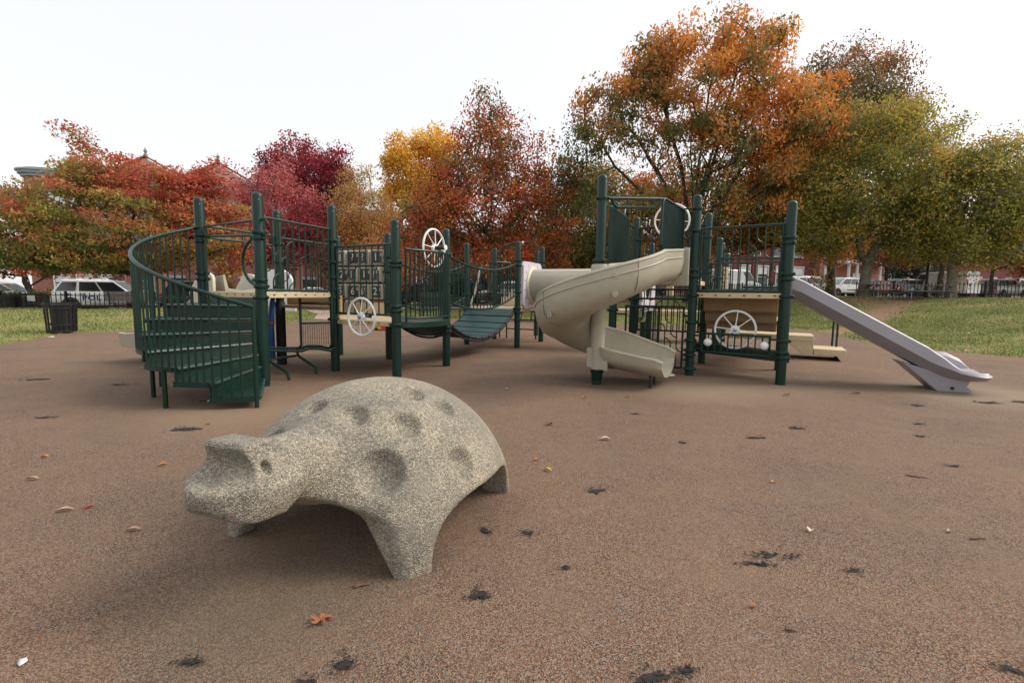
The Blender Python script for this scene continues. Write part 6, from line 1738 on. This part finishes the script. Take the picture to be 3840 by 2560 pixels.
house('rendered_house', 'grey rendered house beyond the red brick wing', 84.0, 15, 9, 10, 11.0, M['stucco'], [(1.4, 1.7, 3, 1.0, .6, 8.4, True), (5.0, 1.7, 3, 1.0, .6, 8.4, False)], M['trim'])
house('row_house', 'brick house at the far right end of the street', 94.0, 15, 44, 10, 8.0, M['brick_dark'], [(1.2, 1.7, 13, 1.0, .6, 43, True), (4.6, 1.7, 13, 1.0, .6, 43, False)], M['trim'])

# ------------------------------------------------------------------ iron picket fences
picket_me = MB().box((0, 0, .475), (.030, .030, .95)).mesh('picket', M['black_iron'])
fpost_me = None
def fence(label, pts, hgt=0.93, sp_=0.19, every=13):
    pts = [Vector(p) for p in pts]
    root = thing('iron_fence', label, 'fence', (pts[0].x, pts[0].y, tz(pts[0].x, pts[0].y)), 0, 'black picket fences round the park')
    o_ = Vector(root.location)
    dense = []
    for a, b_ in zip(pts[:-1], pts[1:]):
        k = max(1, int((b_ - a).length / sp_)); dense += [a.lerp(b_, j / k) for j in range(k)]
    dense.append(pts[-1])
    P3 = [Vector((p.x, p.y, tz(p.x, p.y))) - o_ for p in dense]
    for zz in (.12, hgt - .13):
        MB().tube([P3[i] + Zv * zz for i in range(0, len(P3), 4)] + [P3[-1] + Zv * zz], .017, 4).build('rail', M['black_iron'], root)
    for i, p in enumerate(P3):
        if i % every == 0:
            MB().box((p.x, p.y, p.z + (hgt + .06) / 2 - .05), (.085, .085, hgt + .16)).build('fence_post', M['black_iron'], root)
        else: link('picket', picket_me, root, p, (0, 0, .3), (1, 1, hgt / .95))
    return root
fence('black picket fence in front of the police car on the left', [(-29, 21.2), (-20.5, 23.9), (-9.0, 27.6)], 1.08)
fence('black picket fence behind the picnic table on the right', [(33.0, 27.9), (26.5, 28.9), (20.9, 29.4)])
fence('black picket fence in front of the white van', [(24.5, 37.2), (10.5, 35.6)], .95, .15, 16)

# ------------------------------------------------------------------ street furniture
def trash_can(x, y, label, rz=0.0, lean=0.0):
    root = thing('trash_can', label, 'trash can', (x, y, max(0, tz(x, y))), rz, 'black slatted trash cans')
    B = M['black_iron']
    for nm, z, r_ in (('hoop', .06, .30), ('hoop', .23, .305), ('hoop', .67, .325), ('rim', .79, .345)):
        MB().lathe((0, 0, z), [(r_, -.016), (r_ + .012, -.016), (r_ + .012, .016), (r_, .016), (r_, -.016)], 32, cap=False).build(nm, B, root)
    for k in range(20):
        a_ = 2 * math.pi * k / 20
        MB().tube([(.30 * math.cos(a_), .30 * math.sin(a_), .05), (.31 * math.cos(a_), .31 * math.sin(a_), .3), (.328 * math.cos(a_), .328 * math.sin(a_), .68), (.347 * math.cos(a_), .347 * math.sin(a_), .79)], .0115, 5).build('bar', B, root)
    mb = MB()
    for k in range(20):
        a_ = 2 * math.pi * (k + .5) / 20; c = Vector((.347 * math.cos(a_), .347 * math.sin(a_), .735)); u = Vector((-math.sin(a_), math.cos(a_), 0))
        mb.tube(arc(c - Zv * .03, u, Zv, .042, 0, 180, 6), .006, 5)
    mb.build('scroll_band', B, root)
    MB().lathe((.05, 0, .08), [(.235, 0), (.245, .3), (.26, .66), (.25, .66), (.23, .3), (.22, .01)], 24).build('liner', B, root)
    MB().lathe((0, 0, .03), [(.30, 0), (.30, .03)], 24).build('base_plate', B, root)
    return root
trash_can(-12.0, 12.75, 'black slatted trash can on the edge of the rubber at the left', .4)
trash_can(-23.6, 22.6, 'second black trash can by the fence and hedge at the far left', 1.0)

def slat_bench(x, y, rz, label, m, legm, w=1.8, slats=5, cat='bench', group='park benches'):
    root = thing('park_bench', label, cat, (x, y, max(0, tz(x, y))), rz, group)
    for k in range(4): MB().box((0, -.20 + .13 * k, .44), (w, .105, .035)).build('seat_slat', m, root, bevel=.004)
    for k in range(slats):
        z = .54 + .095 * k
        mb = MB().box((0, 0, 0), (w, .03, .085)); mb.v = [(v[0], v[1] + .26 + .028 * k, v[2] + z) for v in mb.v]; mb.build('back_slat', m, root, bevel=.004)
    for s_ in (-w * .42, 0, w * .42):
        mb = MB(); mb.tube([(s_, .36, 0), (s_, .27, .42), (s_, .40, .98)], .022, 6); mb.tube([(s_, -.26, 0), (s_, -.22, .42), (s_, .27, .42)], .022, 6)
        mb.tube(arc((s_, -.02, .55), (0, 1, 0), Zv, .17, 0, 180, 8), .018, 6)
        mb.build('iron_end', legm, root)
    return root
slat_bench(-18.0, 23.0, RZ + math.pi, 'grey weathered wooden bench before the police car', M['wood_grey'], M['black_iron'], 2.2)
slat_bench(-3.35, 22.5, .05, 'black slatted bench on the grass behind the curved barrier', M['black_iron'], M['black_iron'], 2.1)
slat_bench(-4.9, 30.5, .2 + math.pi, 'grey wooden bench farther back before the black car', M['wood_grey'], M['black_iron'], 1.8)
slat_bench(-1.2, 27.5, .3, 'dark slatted bench behind the hanging bridge posts', M['black_iron'], M['black_iron'], 1.7)
slat_bench(1.05, 20.6, 2.2, 'black iron bench seen under the lilac panel deck', M['black_iron'], M['black_iron'], 1.6)

def picnic(x, y, rz, label, w=2.9):
    root = thing('picnic_table', label, 'picnic table', (x, y, tz(x, y)), rz, 'weathered picnic tables on the right')
    for k in range(5): MB().box((0, -.31 + .155 * k, .75), (w, .145, .04)).build('top_plank', M['wood_grey'], root, bevel=.004)
    for s_ in (-.76, .76):
        for k in range(2): MB().box((0, s_ - .07 + .14 * k, .45), (w + .1, .13, .04)).build('seat_plank', M['wood_grey'], root, bevel=.004)
    for s_ in (-w * .33, w * .33):
        mb = MB(); mb.tube([(s_, -.8, .43), (s_, .8, .43)], .028, 8)
        for d in (-1, 1): mb.tube([(s_, d * .3, .73), (s_, d * .62, .43), (s_, d * .66, .06), (s_, d * .55, .02), (s_, 0, .02)], .028, 8)
        mb.build('pipe_frame', M['galv'], root)
        MB().tube([(s_, 0, .43), (s_ * .4, 0, .73)], .02, 6).build('brace', M['galv'], root)
    return root
picnic(21.5, 25.4, -.06, 'grey wooden picnic table with pipe legs beside the two stemmed tree')
picnic(19.7, 26.3, .25, 'lower grey picnic bench end left of the lamp post', 1.6)

def lamp(x, y, hgt, label, zb=None):
    root = thing('lamp_post', label, 'street lamp', (x, y, tz(x, y)), 0, None)
    B = M['black_iron']
    MB().lathe((0, 0, -.05), [(.24, 0), (.24, .12), (.19, .18), (.16, .42), (.10, .55), (.085, .62), (.075, .7), (.06, hgt - .55), (.10, hgt - .5), (.07, hgt - .42), (.09, hgt - .34)], 16).build('pole', B, root)
    MB().lathe((0, 0, hgt - .36), [(.10, 0), (.18, .08), (.20, .22), (.15, .40), (.07, .50), (.02, .54)], 18).build('globe', M['lamp_lit'], root)
    MB().lathe((0, 0, hgt + .17), [(.05, 0), (.04, .05), (.012, .12)], 12).build('finial', B, root)
    return root
lamp(24.2, 28.3, 3.35, 'dark lamp post with a lit globe by the picnic table')
lamp(6.6, 32.0, 5.0, 'lamp post with a lit globe glimpsed left of the slide hood')
# utility pole with a small white sign, road sign, notice
p = (-1.75, 37.5); root = thing('utility_pole', 'brown wooden utility pole with a small white notice behind the bridge', 'pole', (*p, tz(*p)))
MB().lathe((0, 0, -.2), [(.17, 0), (.15, 3), (.13, 5.2)], 12).build('pole', mat('brown_pole_wood', (.20, .13, .075), .85, .3, 6, .4, 40), root)
MB().box((-.25, -.18, 2.9), (.30, .02, .75)).build('notice', M['white_rough'], root)
p = (22.7, 46.0); root = thing('street_sign', 'green road sign on a thin post above the white van', 'sign', (*p, tz(*p)))
MB().lathe((.42, 0, 0), [(.035, 0), (.035, 4.7)], 8).build('pole', M['galv'], root)
MB().box((0, 0, 4.25), (.62, .03, .62)).build('sign_plate', M['sign_green'], root)
MB().box((.02, -.02, 4.35), (.16, .012, .12)).build('sign_mark', M['white'], root); MB().box((-.02, -.02, 4.15), (.2, .012, .10)).build('sign_mark', M['white'], root)
p = (-22.9, 22.9); root = thing('park_notice', 'small white notice fixed to the fence by the far trash can', 'sign', (*p, tz(*p) + .5))
MB().box((0, 0, .28), (.36, .02, .26)).build('notice_plate', M['white_rough'], root); MB().box((.0, .02, .06), (.04, .03, .5)).build('bracket', M['black_iron'], root)
p = (-3.95, 14.9); root = thing('toy_truck', 'yellow plastic toy with coloured buttons lying on the rubber', 'toy', (*p, 0), .1)
MB().box((0, 0, .12), (.62, .30, .22)).build('body', M['yellow_plastic'], root, bevel=.05)
MB().lathe((-.02, -.155, .14), [(.10, 0), (.10, .012)], 14, (0, -1, 0)).build('mouth', M['red_plastic'], root)
MB().lathe((-.2, -.155, .17), [(.045, 0), (.045, .012)], 12, (0, -1, 0)).build('button', M['blue_plastic'], root); MB().lathe((.17, -.155, .18), [(.05, 0), (.05, .012)], 12, (0, -1, 0)).build('button', M['sign_green'], root)
for s_ in (-.25, .25): MB().lathe((s_, -.16, .05), [(.05, 0), (.05, .32)], 12, (0, 1, 0)).build('wheel', M['tyre'], root)
# ------------------------------------------------------------------ vehicles
def car(kind, paint_, t, off, label, heading=0.0, deco=None, glass='car_glass', L=None, H=None, name=None, cat=None, W=1.86, k=1.0):
    S = dict(suv=(4.95, 1.76, 1.06), sedan=(4.75, 1.45, .93), wagon=(4.6, 1.66, 1.02), minivan=(5.0, 1.76, 1.05), van=(5.6, 2.35, 1.25), pickup=(5.6, 1.88, 1.10))[kind]
    L = L or S[0]; H = H or S[1]; belt = S[2]
    p = along(t, off)
    root = thing(name or {'suv': 'parked_suv', 'sedan': 'parked_sedan', 'wagon': 'parked_wagon', 'minivan': 'parked_minivan', 'van': 'parked_van', 'pickup': 'parked_pickup'}[kind], label, cat or 'car', (p.x, p.y, tz(p.x, p.y) + .03), RZ + heading, 'vehicles parked along the street')
    pm_ = M[paint_]
    hl = L / 2; hw = W / 2
    # (x, top of lower body, half width factor)
    hood = belt - .02
    st = {'suv': [(-hl, .86, .86), (-hl + .06, belt, .93), (-hl + .6, belt, 1), (.6, belt, 1), (hl - 1.25, belt - .01, .985), (hl - .5, belt - .09, .95), (hl - .12, belt - .18, .86), (hl, .70, .78)],
          'sedan': [(-hl, .72, .84), (-hl + .1, belt + .06, .90), (-hl + .8, belt + .06, .97), (0, belt, 1), (hl - 1.3, belt - .02, .98), (hl - .5, belt - .14, .93), (hl - .1, belt - .26, .84), (hl, .58, .76)],
          'van': [(-hl, belt, .97), (-hl + .1, belt, .99), (0, belt, 1), (hl - 1.1, belt, .99), (hl - .45, belt - .12, .94), (hl - .1, belt - .32, .88), (hl, .72, .80)]}
    st['wagon'] = st['suv']; st['minivan'] = st['suv']
    st['pickup'] = [(-hl, belt, .95), (-hl + .05, belt + .02, .97), (0, belt, 1), (hl - 1.4, belt + .0, .985), (hl - .3, belt - .07, .95), (hl - .08, belt - .12, .90), (hl, .75, .82)]
    rows = []
    for (x, zt, wf) in st[kind]:
        w = hw * wf; zb = .27 if abs(x) < hl - .3 else .34
        rows.append([(x, -w * .93, zb), (x, -w, zb + .18), (x, -w, zb + (zt - zb) * .62), (x, -w * .955, zt - .03), (x, -w * .90, zt), (x, w * .90, zt), (x, w * .955, zt - .03), (x, w, zb + (zt - zb) * .62), (x, w, zb + .18), (x, w * .93, zb)])
    mb = MB().grid(rows, wrap=True); n_ = 10
    mb.f += [list(range(n_)), [(len(rows) - 1) * n_ + j for j in range(n_)][::-1]]; mb.mi += [0, 0]
    body = mb.build('body', pm_, root, angle=35)
    fix_normals(body)
    # cabin: (x bottom rear, x top rear, x top front, x bottom front)
    cb = {'suv': (-hl + .10, -hl + .55, .35, 1.20), 'wagon': (-hl + .10, -hl + .75, .25, 1.15), 'minivan': (-hl + .08, -hl + .35, .70, 1.75), 'sedan': (-hl + .75, -hl + 1.45, .15, 1.05),
          'van': (-hl + .02, -hl + .10, hl - 1.75, hl - .95), 'pickup': (-.55, -.35, .75, 1.45)}[kind]
    wb, wtp = hw * .915, hw * (.79 if kind != 'van' else .86)
    zb, ztp = belt - .005, H - .05
    def side(x_frac, z_frac, sgn):      # a point on the cabin's side wall
        xr = cb[0] + (cb[1] - cb[0]) * z_frac; xf = cb[3] + (cb[2] - cb[3]) * z_frac
        return Vector((xr + (xf - xr) * x_frac, sgn * (wb + (wtp - wb) * z_frac), zb + (ztp - zb) * z_frac))
    rws = []
    for zf_ in (0, 1):
        xr = cb[0] + (cb[1] - cb[0]) * zf_; xf = cb[3] + (cb[2] - cb[3]) * zf_; w = wb + (wtp - wb) * zf_; z = zb + (ztp - zb) * zf_
        rws.append([(xr, -w, z), (xf, -w, z), (xf, w, z), (xr, w, z)])
    xr, xf = cb[1], cb[2]
    rws.append([(xr + .12, -wtp * .86, H), (xf - .18, -wtp * .86, H), (xf - .18, wtp * .86, H), (xr + .12, wtp * .86, H)])
    mb = MB().grid(rws, wrap=True); mb.f.append([8, 9, 10, 11]); mb.mi.append(0)
    cab = mb.build('cabin', pm_, root, angle=30, bevel=.03); fix_normals(cab)
    gl = M[glass]
    div = {'suv': [(.04, .30), (.345, .63), (.655, .97)], 'wagon': [(.06, .28), (.32, .62), (.645, .97)], 'minivan': [(.03, .30), (.33, .62), (.645, .97)], 'sedan': [(.08, .50), (.53, .97)], 'van': [(.80, .985)], 'pickup': [(.06, .47), (.51, .97)]}[kind]
    for sgn in (-1, 1):
        for (x0, x1) in div:
            q4 = [side(x0, .10, sgn), side(x1, .10, sgn), side(x1 - .0, .86, sgn), side(x0 + .0, .86, sgn)]
            nn = (q4[1] - q4[0]).cross(q4[2] - q4[0]).normalized()
            if nn.y * sgn < 0: nn = -nn
            MB().extr([v + nn * .004 for v in q4], nn * .006).build('side_window', gl, root)
    for (xi0, xi1, nm, g2) in ((cb[3], cb[2], 'windscreen', M['car_glass_pale']), (cb[0], cb[1], 'rear_window', gl)):
        if kind == 'van' and nm == 'rear_window': continue
        f = lambda zf_, sy: Vector((xi0 + (xi1 - xi0) * zf_, sy * (wb + (wtp - wb) * zf_) * .90, zb + (ztp - zb) * zf_))
        q4 = [f(.06, -1), f(.06, 1), f(.92, 1), f(.92, -1)]
        nn = (q4[1] - q4[0]).cross(q4[2] - q4[0]).normalized()
        if nn.x * (1 if nm == 'windscreen' else -1) < 0: nn = -nn
        MB().extr([v + nn * .004 for v in q4], nn * .006).build(nm, g2, root)
    wr = .36 if kind in ('suv', 'pickup', 'van') else .325
    for x in (-hl + .98 if kind != 'van' else -hl + 1.1, hl - .95):
        for sgn in (-1, 1):
            MB().lathe((x, sgn * (hw - .03), wr), [(wr + .07, 0), (wr + .07, .036)], 22, (0, sgn, 0)).build('wheel_arch', M['dark_trim'], root)
            wv_ = MB().lathe((x, sgn * (hw - .17), wr), [(wr * .6, 0), (wr, .02), (wr, .19), (wr * .93, .215), (wr * .66, .215)], 22, (0, sgn, 0)).build('wheel', M['tyre'], root)
            MB().lathe((x, sgn * (hw + .038), wr), [(wr * .66, 0), (wr * .62, -.02), (wr * .2, .0), (.04, .012)], 16, (0, sgn, 0)).build('rim', M['rim'], wv_)
    for sgn in (-1, 1):
        MB().box((hl - .13, sgn * hw * .66, belt - .26 if kind != 'van' else belt - .38), (.20, .34, .13)).build('headlight', M['lamp_clear'], root, bevel=.02)
        MB().box((-hl + .06, sgn * hw * .80, belt - .16 if kind != 'van' else belt + .1), (.16, .20, .22 if kind != 'van' else .4)).build('tail_light', M['lamp_red'], root, bevel=.02)
        MB().box((cb[3] - .12, sgn * (hw + .09), belt + .03), (.12, .17, .13)).build('mirror', pm_ if kind != 'van' else M['dark_trim'], root, bevel=.02)
        for (x0, x1) in div[-2:]:
            MB().box((side(x0, 0, sgn).x + .18, sgn * (hw * .985), belt - .10), (.2, .03, .035)).build('door_handle', M['dark_trim'], root)
    MB().box((0, 0, .31), (L - .7, W * .97, .12)).build('sill', M['dark_trim'], root)
    MB().box((hl - .03, 0, .45), (.10, W * .74, .20)).build('bumper', M['dark_trim'], root, bevel=.02); MB().box((-hl + .03, 0, .45), (.10, W * .78, .20)).build('bumper', pm_, root, bevel=.02)
    MB().box((-hl - .012 if kind != 'pickup' else -hl - .02, 0, .72), (.02, .32, .16)).build('number_plate', M['white_rough'], root)
    if kind == 'pickup':
        mb = MB()
        for sgn in (-1, 1): mb.box((-hl + 1.12, sgn * hw * .90, belt + .06), (2.2, .09, .12))
        mb.build('bed_rail', pm_, root)
    if kind in ('suv', 'wagon', 'minivan'):
        for sgn in (-1, 1): MB().tube([(cb[1] + .2, sgn * wtp * .84, H + .0), (cb[1] + .3, sgn * wtp * .84, H + .045), (cb[2] - .4, sgn * wtp * .84, H + .045), (cb[2] - .3, sgn * wtp * .84, H)], .016, 5).build('roof_rail', M['dark_trim'] if paint_ != 'car_white' else pm_, root)
    return root, dict(hl=hl, hw=hw, belt=belt, H=H, cb=cb)
def fix_normals(o):
    b_ = bmesh.new(); b_.from_mesh(o.data); bmesh.ops.recalc_face_normals(b_, faces=b_.faces[:]); b_.to_mesh(o.data); b_.free()

cop, d = car('suv', 'car_white', 2.0, -.45, 'white police utility car with blue lettering behind the fence on the left', L=5.05, name='police_car', cat='police car')
hw, hl, H, belt = d['hw'], d['hl'], d['H'], d['belt']
for i, chx in enumerate('POLICE'):
    text('letter', chx, .36, (-.90 + .32 * i, -hw - .004, .74), (0, -1, 0), cop, M['decal_blue'], .002, scale=(1.25, 1, 1), bold=.012)
for (z, m_, x0, x1) in ((.50, 'lamp_red', .1, 2.0), (.44, 'decal_blue', -.6, 2.0), (.395, 'lamp_red', .4, 1.9)):
    MB().box(((x0 + x1) / 2, -hw - .002, z), (x1 - x0, .008, .022 if m_ == 'lamp_red' else .03)).build('stripe', M[m_], cop)
MB().lathe((-1.72, -hw * .995 - .002, .93), [(.11, 0), (.11, .006)], 18, (0, -1, 0)).build('emblem', M['decal_blue'], cop)
for s_ in (-1, 1): MB().box((-1.72 + s_ * .17, -hw * .995 - .004, .93), (.14, .006, .03)).build('emblem_wing', M['decal_blue'], cop)
lb_ = MB().box((.25, 0, H + .07), (.30, 1.15, .10)).build('light_bar', M['dark_trim'], cop, bevel=.03)
MB().box((.25, -.38, H + .075), (.31, .34, .085)).build('blue_lens', M['decal_blue'], lb_); MB().box((.25, .38, H + .075), (.31, .34, .085)).build('red_lens', M['lamp_red'], lb_)
for x in (-1.5, -.6, -.2): MB().lathe((x, -.1, H - .02), [(.14, 0), (.13, .05), (.05, .08)], 14).build('roof_antenna', M['white'], cop)
car('wagon', 'car_white', -6.9, 6.5, 'white car at the far left edge beyond the hedge')
car('sedan', 'car_sage', -2.6, 9.0, 'pale grey green car beyond the hedge, behind the leaning trunk')
car('suv', 'car_navy', 7.0, -.2, 'dark navy car behind the stair tower')
car('sedan', 'car_white', 12.6, 5.5, 'white sedan low behind the left tower')
car('suv', 'car_black', 20.4, 7.0, 'black utility car behind the curved barrier', k=1)
car('suv', 'car_black', 26.3, 7.0, 'black utility car behind the hanging bridge')
car('wagon', 'car_white', 26.9, 3.6, 'white wagon half hidden by the far posts', heading=2.6)
car('suv', 'car_silver', 30.8, 7.0, 'silver utility car behind the lilac panel')
car('sedan', 'car_black', 40.5, 5.5, 'black sedan under the right tower')
v_, d = car('van', 'car_white', 48.6, 3.5, 'white panel van behind the right tower', name='parked_van', cat='van')
car('suv', 'car_white', 53.4, 1.0, 'white utility car right of the panel van', heading=math.pi)
car('wagon', 'car_white', 56.2, -1.0, 'white hatchback behind the top of the lilac slide', heading=math.pi)
car('sedan', 'car_red', 60.6, -.8, 'dark red sedan left of the forked pale trunk', heading=math.pi, glass='car_glass_pale')
car('wagon', 'car_white', 66.8, 4.5, 'white car right of the forked trunk')
car('sedan', 'car_blue', 63.4, -.7, 'blue sedan behind the fence post by the forked trunk')
car('minivan', 'car_silver', 66.3, 1.0, 'silver minivan between the blue sedan and the police van', heading=math.pi)
pv, d = car('van', 'car_white', 69.3, -.6, 'white police van seen from behind at the picnic table', heading=math.pi / 2, name='police_van', cat='van', L=5.6, W=2.05)
for i, chx in enumerate('POLICE'):
    text('letter', chx, .30, (-d['hl'] - .03, .72 - .288 * i, 1.98), (-1, 0, 0), pv, M['decal_blue'], .002, scale=(1.15, 1, 1), bold=.012)
MB().lathe((-d['hl'] - .01, .5, 1.1), [(.13, 0), (.13, .012)], 16, (-1, 0, 0)).build('emblem', M['decal_blue'], pv)
car('van', 'car_white', 74.6, .6, 'second white van right of the police van', heading=0.1, name='parked_van', cat='van')
car('suv', 'car_sage', 75.6, -2.2, 'grey green utility car behind the two stemmed tree')
pk, d = car('pickup', 'car_white', 81.6, -1.4, 'white pickup with a roof light bar behind the right fence', name='parked_pickup', cat='pickup')
MB().box((.2, 0, d['H'] + .07), (.3, 1.2, .11)).build('light_bar', M['decal_blue'], pk, bevel=.03)
car('suv', 'car_black', 78.8, 5.5, 'dark utility car behind the white pickup')
car('wagon', 'car_grey', 86.4, -1.2, 'grey car at the far right end of the row')
# ------------------------------------------------------------------ fallen leaves, twigs and litter
def lance_leaf(L_, w, curl, seed):
    r2 = random.Random(seed); rows = []
    for i in range(9):
        t = i / 8; ww = w * math.sin(math.pi * min(1, t * 1.02)) ** .8 * .5
        zc = curl * (math.sin(math.pi * t) * .7) + .004
        rows.append([(L_ * (t - .5), -ww, zc + abs(ww) * .7 + r2.uniform(0, .002)), (L_ * (t - .5), 0, zc), (L_ * (t - .5), ww, zc + abs(ww) * .7 + r2.uniform(0, .002))])
    mb = MB().grid(rows); mb.tube([(-L_ * .5, 0, .004), (-L_ * .72, .004, .006)], .0012, 4); return mb
def lobed_leaf(L_, seed):
    r2 = random.Random(seed); pts = []
    for k in range(28):
        t = 2 * math.pi * k / 28
        r_ = L_ * (.36 + .16 * math.cos(5 * t) + .05 * math.cos(2 * t)) * r2.uniform(.9, 1.08)
        pts.append((r_ * 1.15 * math.cos(t), r_ * math.sin(t), .006 + .010 * (math.sin(3 * t) ** 2) + r2.uniform(0, .003)))
    mb = MB().add([(0, 0, .005)] + pts, [(0, i + 1, (i + 1) % 28 + 1) for i in range(28)])
    mb.tube([(-L_ * .3, 0, .005), (-L_ * .75, .01, .008)], .0016, 4); return mb
lm = {k: mat('fallen_leaf_' + k, c, .75, .3, 30, .2, 200) for k, c in dict(tan=(.42, .27, .17), rust=(.30, .105, .045), orange=(.52, .20, .04), brown=(.16, .075, .045), pale=(.60, .48, .33), yellow=(.58, .36, .06), red=(.34, .05, .03)).items()}
FG = 'fallen leaves on the rubber in the foreground'
for i, (x, y, L_, w, col, rz, lab) in enumerate([
        (-2.99, 2.90, .085, .026, 'tan', .1, 'slim tan leaf lying far left on the rubber'), (-2.40, 2.48, .08, .03, 'tan', .5, 'folded tan leaf at the left with a dark tip beside it'), (-2.30, 2.52, .04, .03, 'red', .9, 'small dark red leaf touching the folded tan leaf'),
        (-1.87, 2.28, .075, .024, 'tan', .15, 'flat tan leaf left of the turtle head'), (-2.37, 3.17, .06, .03, 'orange', .7, 'curled orange leaf behind the turtle head'),
        (.782, 3.87, .095, .04, 'pale', -.1, 'pale almond shaped leaf right of the turtle'), (.256, 3.16, .06, .035, 'yellow', -.6, 'yellow leaf right of the turtle back leg'), (.183, 3.36, .04, .028, 'orange', .2, 'small orange leaf beyond the yellow one'),
        (1.546, 2.36, .035, .035, 'pale', .8, 'cream leaf scrap in the right foreground'), (.84, 5.46, .07, .03, 'orange', .3, 'orange leaf in front of the right tower post'), (1.35, 5.53, .06, .03, 'orange', 0, 'second orange leaf near the right tower posts'),
        (2.27, 2.37, .03, .02, 'tan', .2, 'tiny tan leaf in the right foreground'), (-.05, 5.9, .06, .025, 'pale', .2, 'pale leaf below the spiral slide on the left'), (3.35, 5.75, .09, .04, 'rust', .1, 'rust leaf between the truck post and the lilac slide'), (4.3, 5.9, .10, .04, 'brown', -.2, 'dark brown leaf under the lilac slide'),
        (.35, 4.3, .07, .06, 'brown', .6, 'round dull brown leaf behind the almond shaped one'), (-3.3, 3.3, .05, .03, 'orange', .2, 'small orange leaf at the left edge'), (.95, 1.75, .03, .02, 'rust', .3, 'small rust leaf crumb in the near right'), (1.7, 3.0, .03, .025, 'orange', .3, 'orange leaf crumb in the middle right')]):
    o = lance_leaf(L_, w, L_ * .12, i).build('fallen_leaf', lm[col], angle=None)
    o.location = (x, y, .002); o.rotation_euler = (0, 0, rz)
    tag(o, lab, 'leaf', FG)
o = lobed_leaf(.066, 4).build('fallen_leaf', lm['rust'], angle=None); o.location = (-.683, 1.64, .002); o.rotation_euler = (0, 0, .4)
tag(o, 'rust brown lobed oak leaf below the turtle', 'leaf', FG)
for i, (x, y, L_, rz, lab) in enumerate([(2.736, 3.123, .12, -.45, 'short dark twig in the right middle distance'), (2.35, 2.30, .10, .1, 'dark twig near the right edge'), (-.60, 1.85, .07, .3, 'dark twig under the turtle front arch'), (1.02, 1.62, .045, -.2, 'curled dark scrap in the near right')]):
    r2 = random.Random(i)
    o = MB().tube([(L_ * (t - .5), r2.uniform(-.006, .006), .006 + r2.uniform(0, .003)) for t in np.linspace(0, 1, 6)], [.004, .005, .005, .004, .003, .002], 6).build('twig', lm['brown'], angle=None)
    o.location = (x, y, 0); o.rotation_euler = (0, 0, rz); tag(o, lab, 'twig', 'twigs on the rubber')
o = MB().extr([(0, 0, .004), (.05, .01, .004), (.052, .022, .012), (.02, .028, .015), (.0, .018, .008)], (0, 0, .004)).build('paper_scrap', M['white'], angle=None); o.location = (-1.55, 1.41, 0); o.scale = (.45, .8, .8); o.rotation_euler = (0, 0, 1.1)
tag(o, 'small white paper scrap in the bottom left corner', 'litter')
o = MB().extr([(0, 0, .004), (.10, .02, .01), (.09, .08, .03), (.03, .07, .035), (-.02, .04, .012)], (0, 0, .008)).build('paper_scrap', M['white'], angle=None); o.location = (2.32, 7.0, 0)
tag(o, 'crumpled white litter beside the low mesh panel', 'litter')
o = MB().extr([(0, 0, .004), (.14, .0, .01), (.13, .06, .02), (.0, .05, .012)], (0, 0, .006)).build('paper_scrap', M['white'], angle=None); o.location = (-11.2, 11.5, .0)
tag(o, 'white litter on the lawn edge near the trash can', 'litter')

# leaf litter: small leaves strewn over lawn and far rubber, uncountable
def litter(name, label, n, fn, seed, size=(.05, .13), cols=('tan', 'rust', 'brown', 'orange', 'pale')):
    r2 = np.random.default_rng(seed)
    pal_ = np.array([(.42, .27, .17), (.36, .13, .045), (.17, .08, .05), (.50, .20, .05), (.55, .42, .28)])
    X, Y = fn(r2, n); n = len(X)
    Z = np.where(poly_dist(X, Y) > 0, terrain(X, Y) + .02, .004)
    a = r2.uniform(0, 6.28, n); L_ = r2.uniform(*size, n); w = L_ * r2.uniform(.3, .6, n)
    dx, dy = np.cos(a), np.sin(a); tl = r2.normal(0, .25, n)
    V = np.stack([np.stack([X - dx * L_ / 2, Y - dy * L_ / 2, Z + np.abs(tl) * L_ * .3], -1), np.stack([X + dy * w / 2, Y - dx * w / 2, Z + .008], -1), np.stack([X + dx * L_ / 2, Y + dy * L_ / 2, Z + np.maximum(tl, 0) * L_ + .004], -1), np.stack([X - dy * w / 2, Y + dx * w / 2, Z + .004 + np.maximum(-tl, 0) * w], -1)], 1).reshape(-1, 3)
    c = pal_[r2.integers(0, 5, n)] * r2.uniform(.7, 1.2, n)[:, None]
    return tri_mesh(name, V, c, 4, M['leaf'], label)
def f_lawn(r2, n):
    X = r2.uniform(-26, 32, n * 2); Y = r2.uniform(9, 30, n * 2); k = poly_dist(X, Y) > .1; return X[k], Y[k]
def f_strip(r2, n):
    t = r2.uniform(0, 1, n); X = 15 + t * 22 + r2.normal(0, .6, n); Y = 24.3 + t * 3.6 + r2.normal(0, 1.3, n); return X, Y
def f_rub(r2, n):
    X = r2.uniform(-10, 11, n); Y = 21.5 - np.abs(r2.normal(0, 6.5, n)); k = (poly_dist(X, Y) < -.1) & (Y > 5.2); return X[k], Y[k]
litter('leaf_litter', 'fallen leaves scattered over the lawn', 900, f_lawn, 301, (.08, .17))
litter('leaf_litter', 'russet leaf carpet in front of the right fence', 4200, f_strip, 302, (.08, .15))
litter('leaf_litter', 'small leaf crumbs scattered under the play structure', 900, f_rub, 303, (.02, .07))
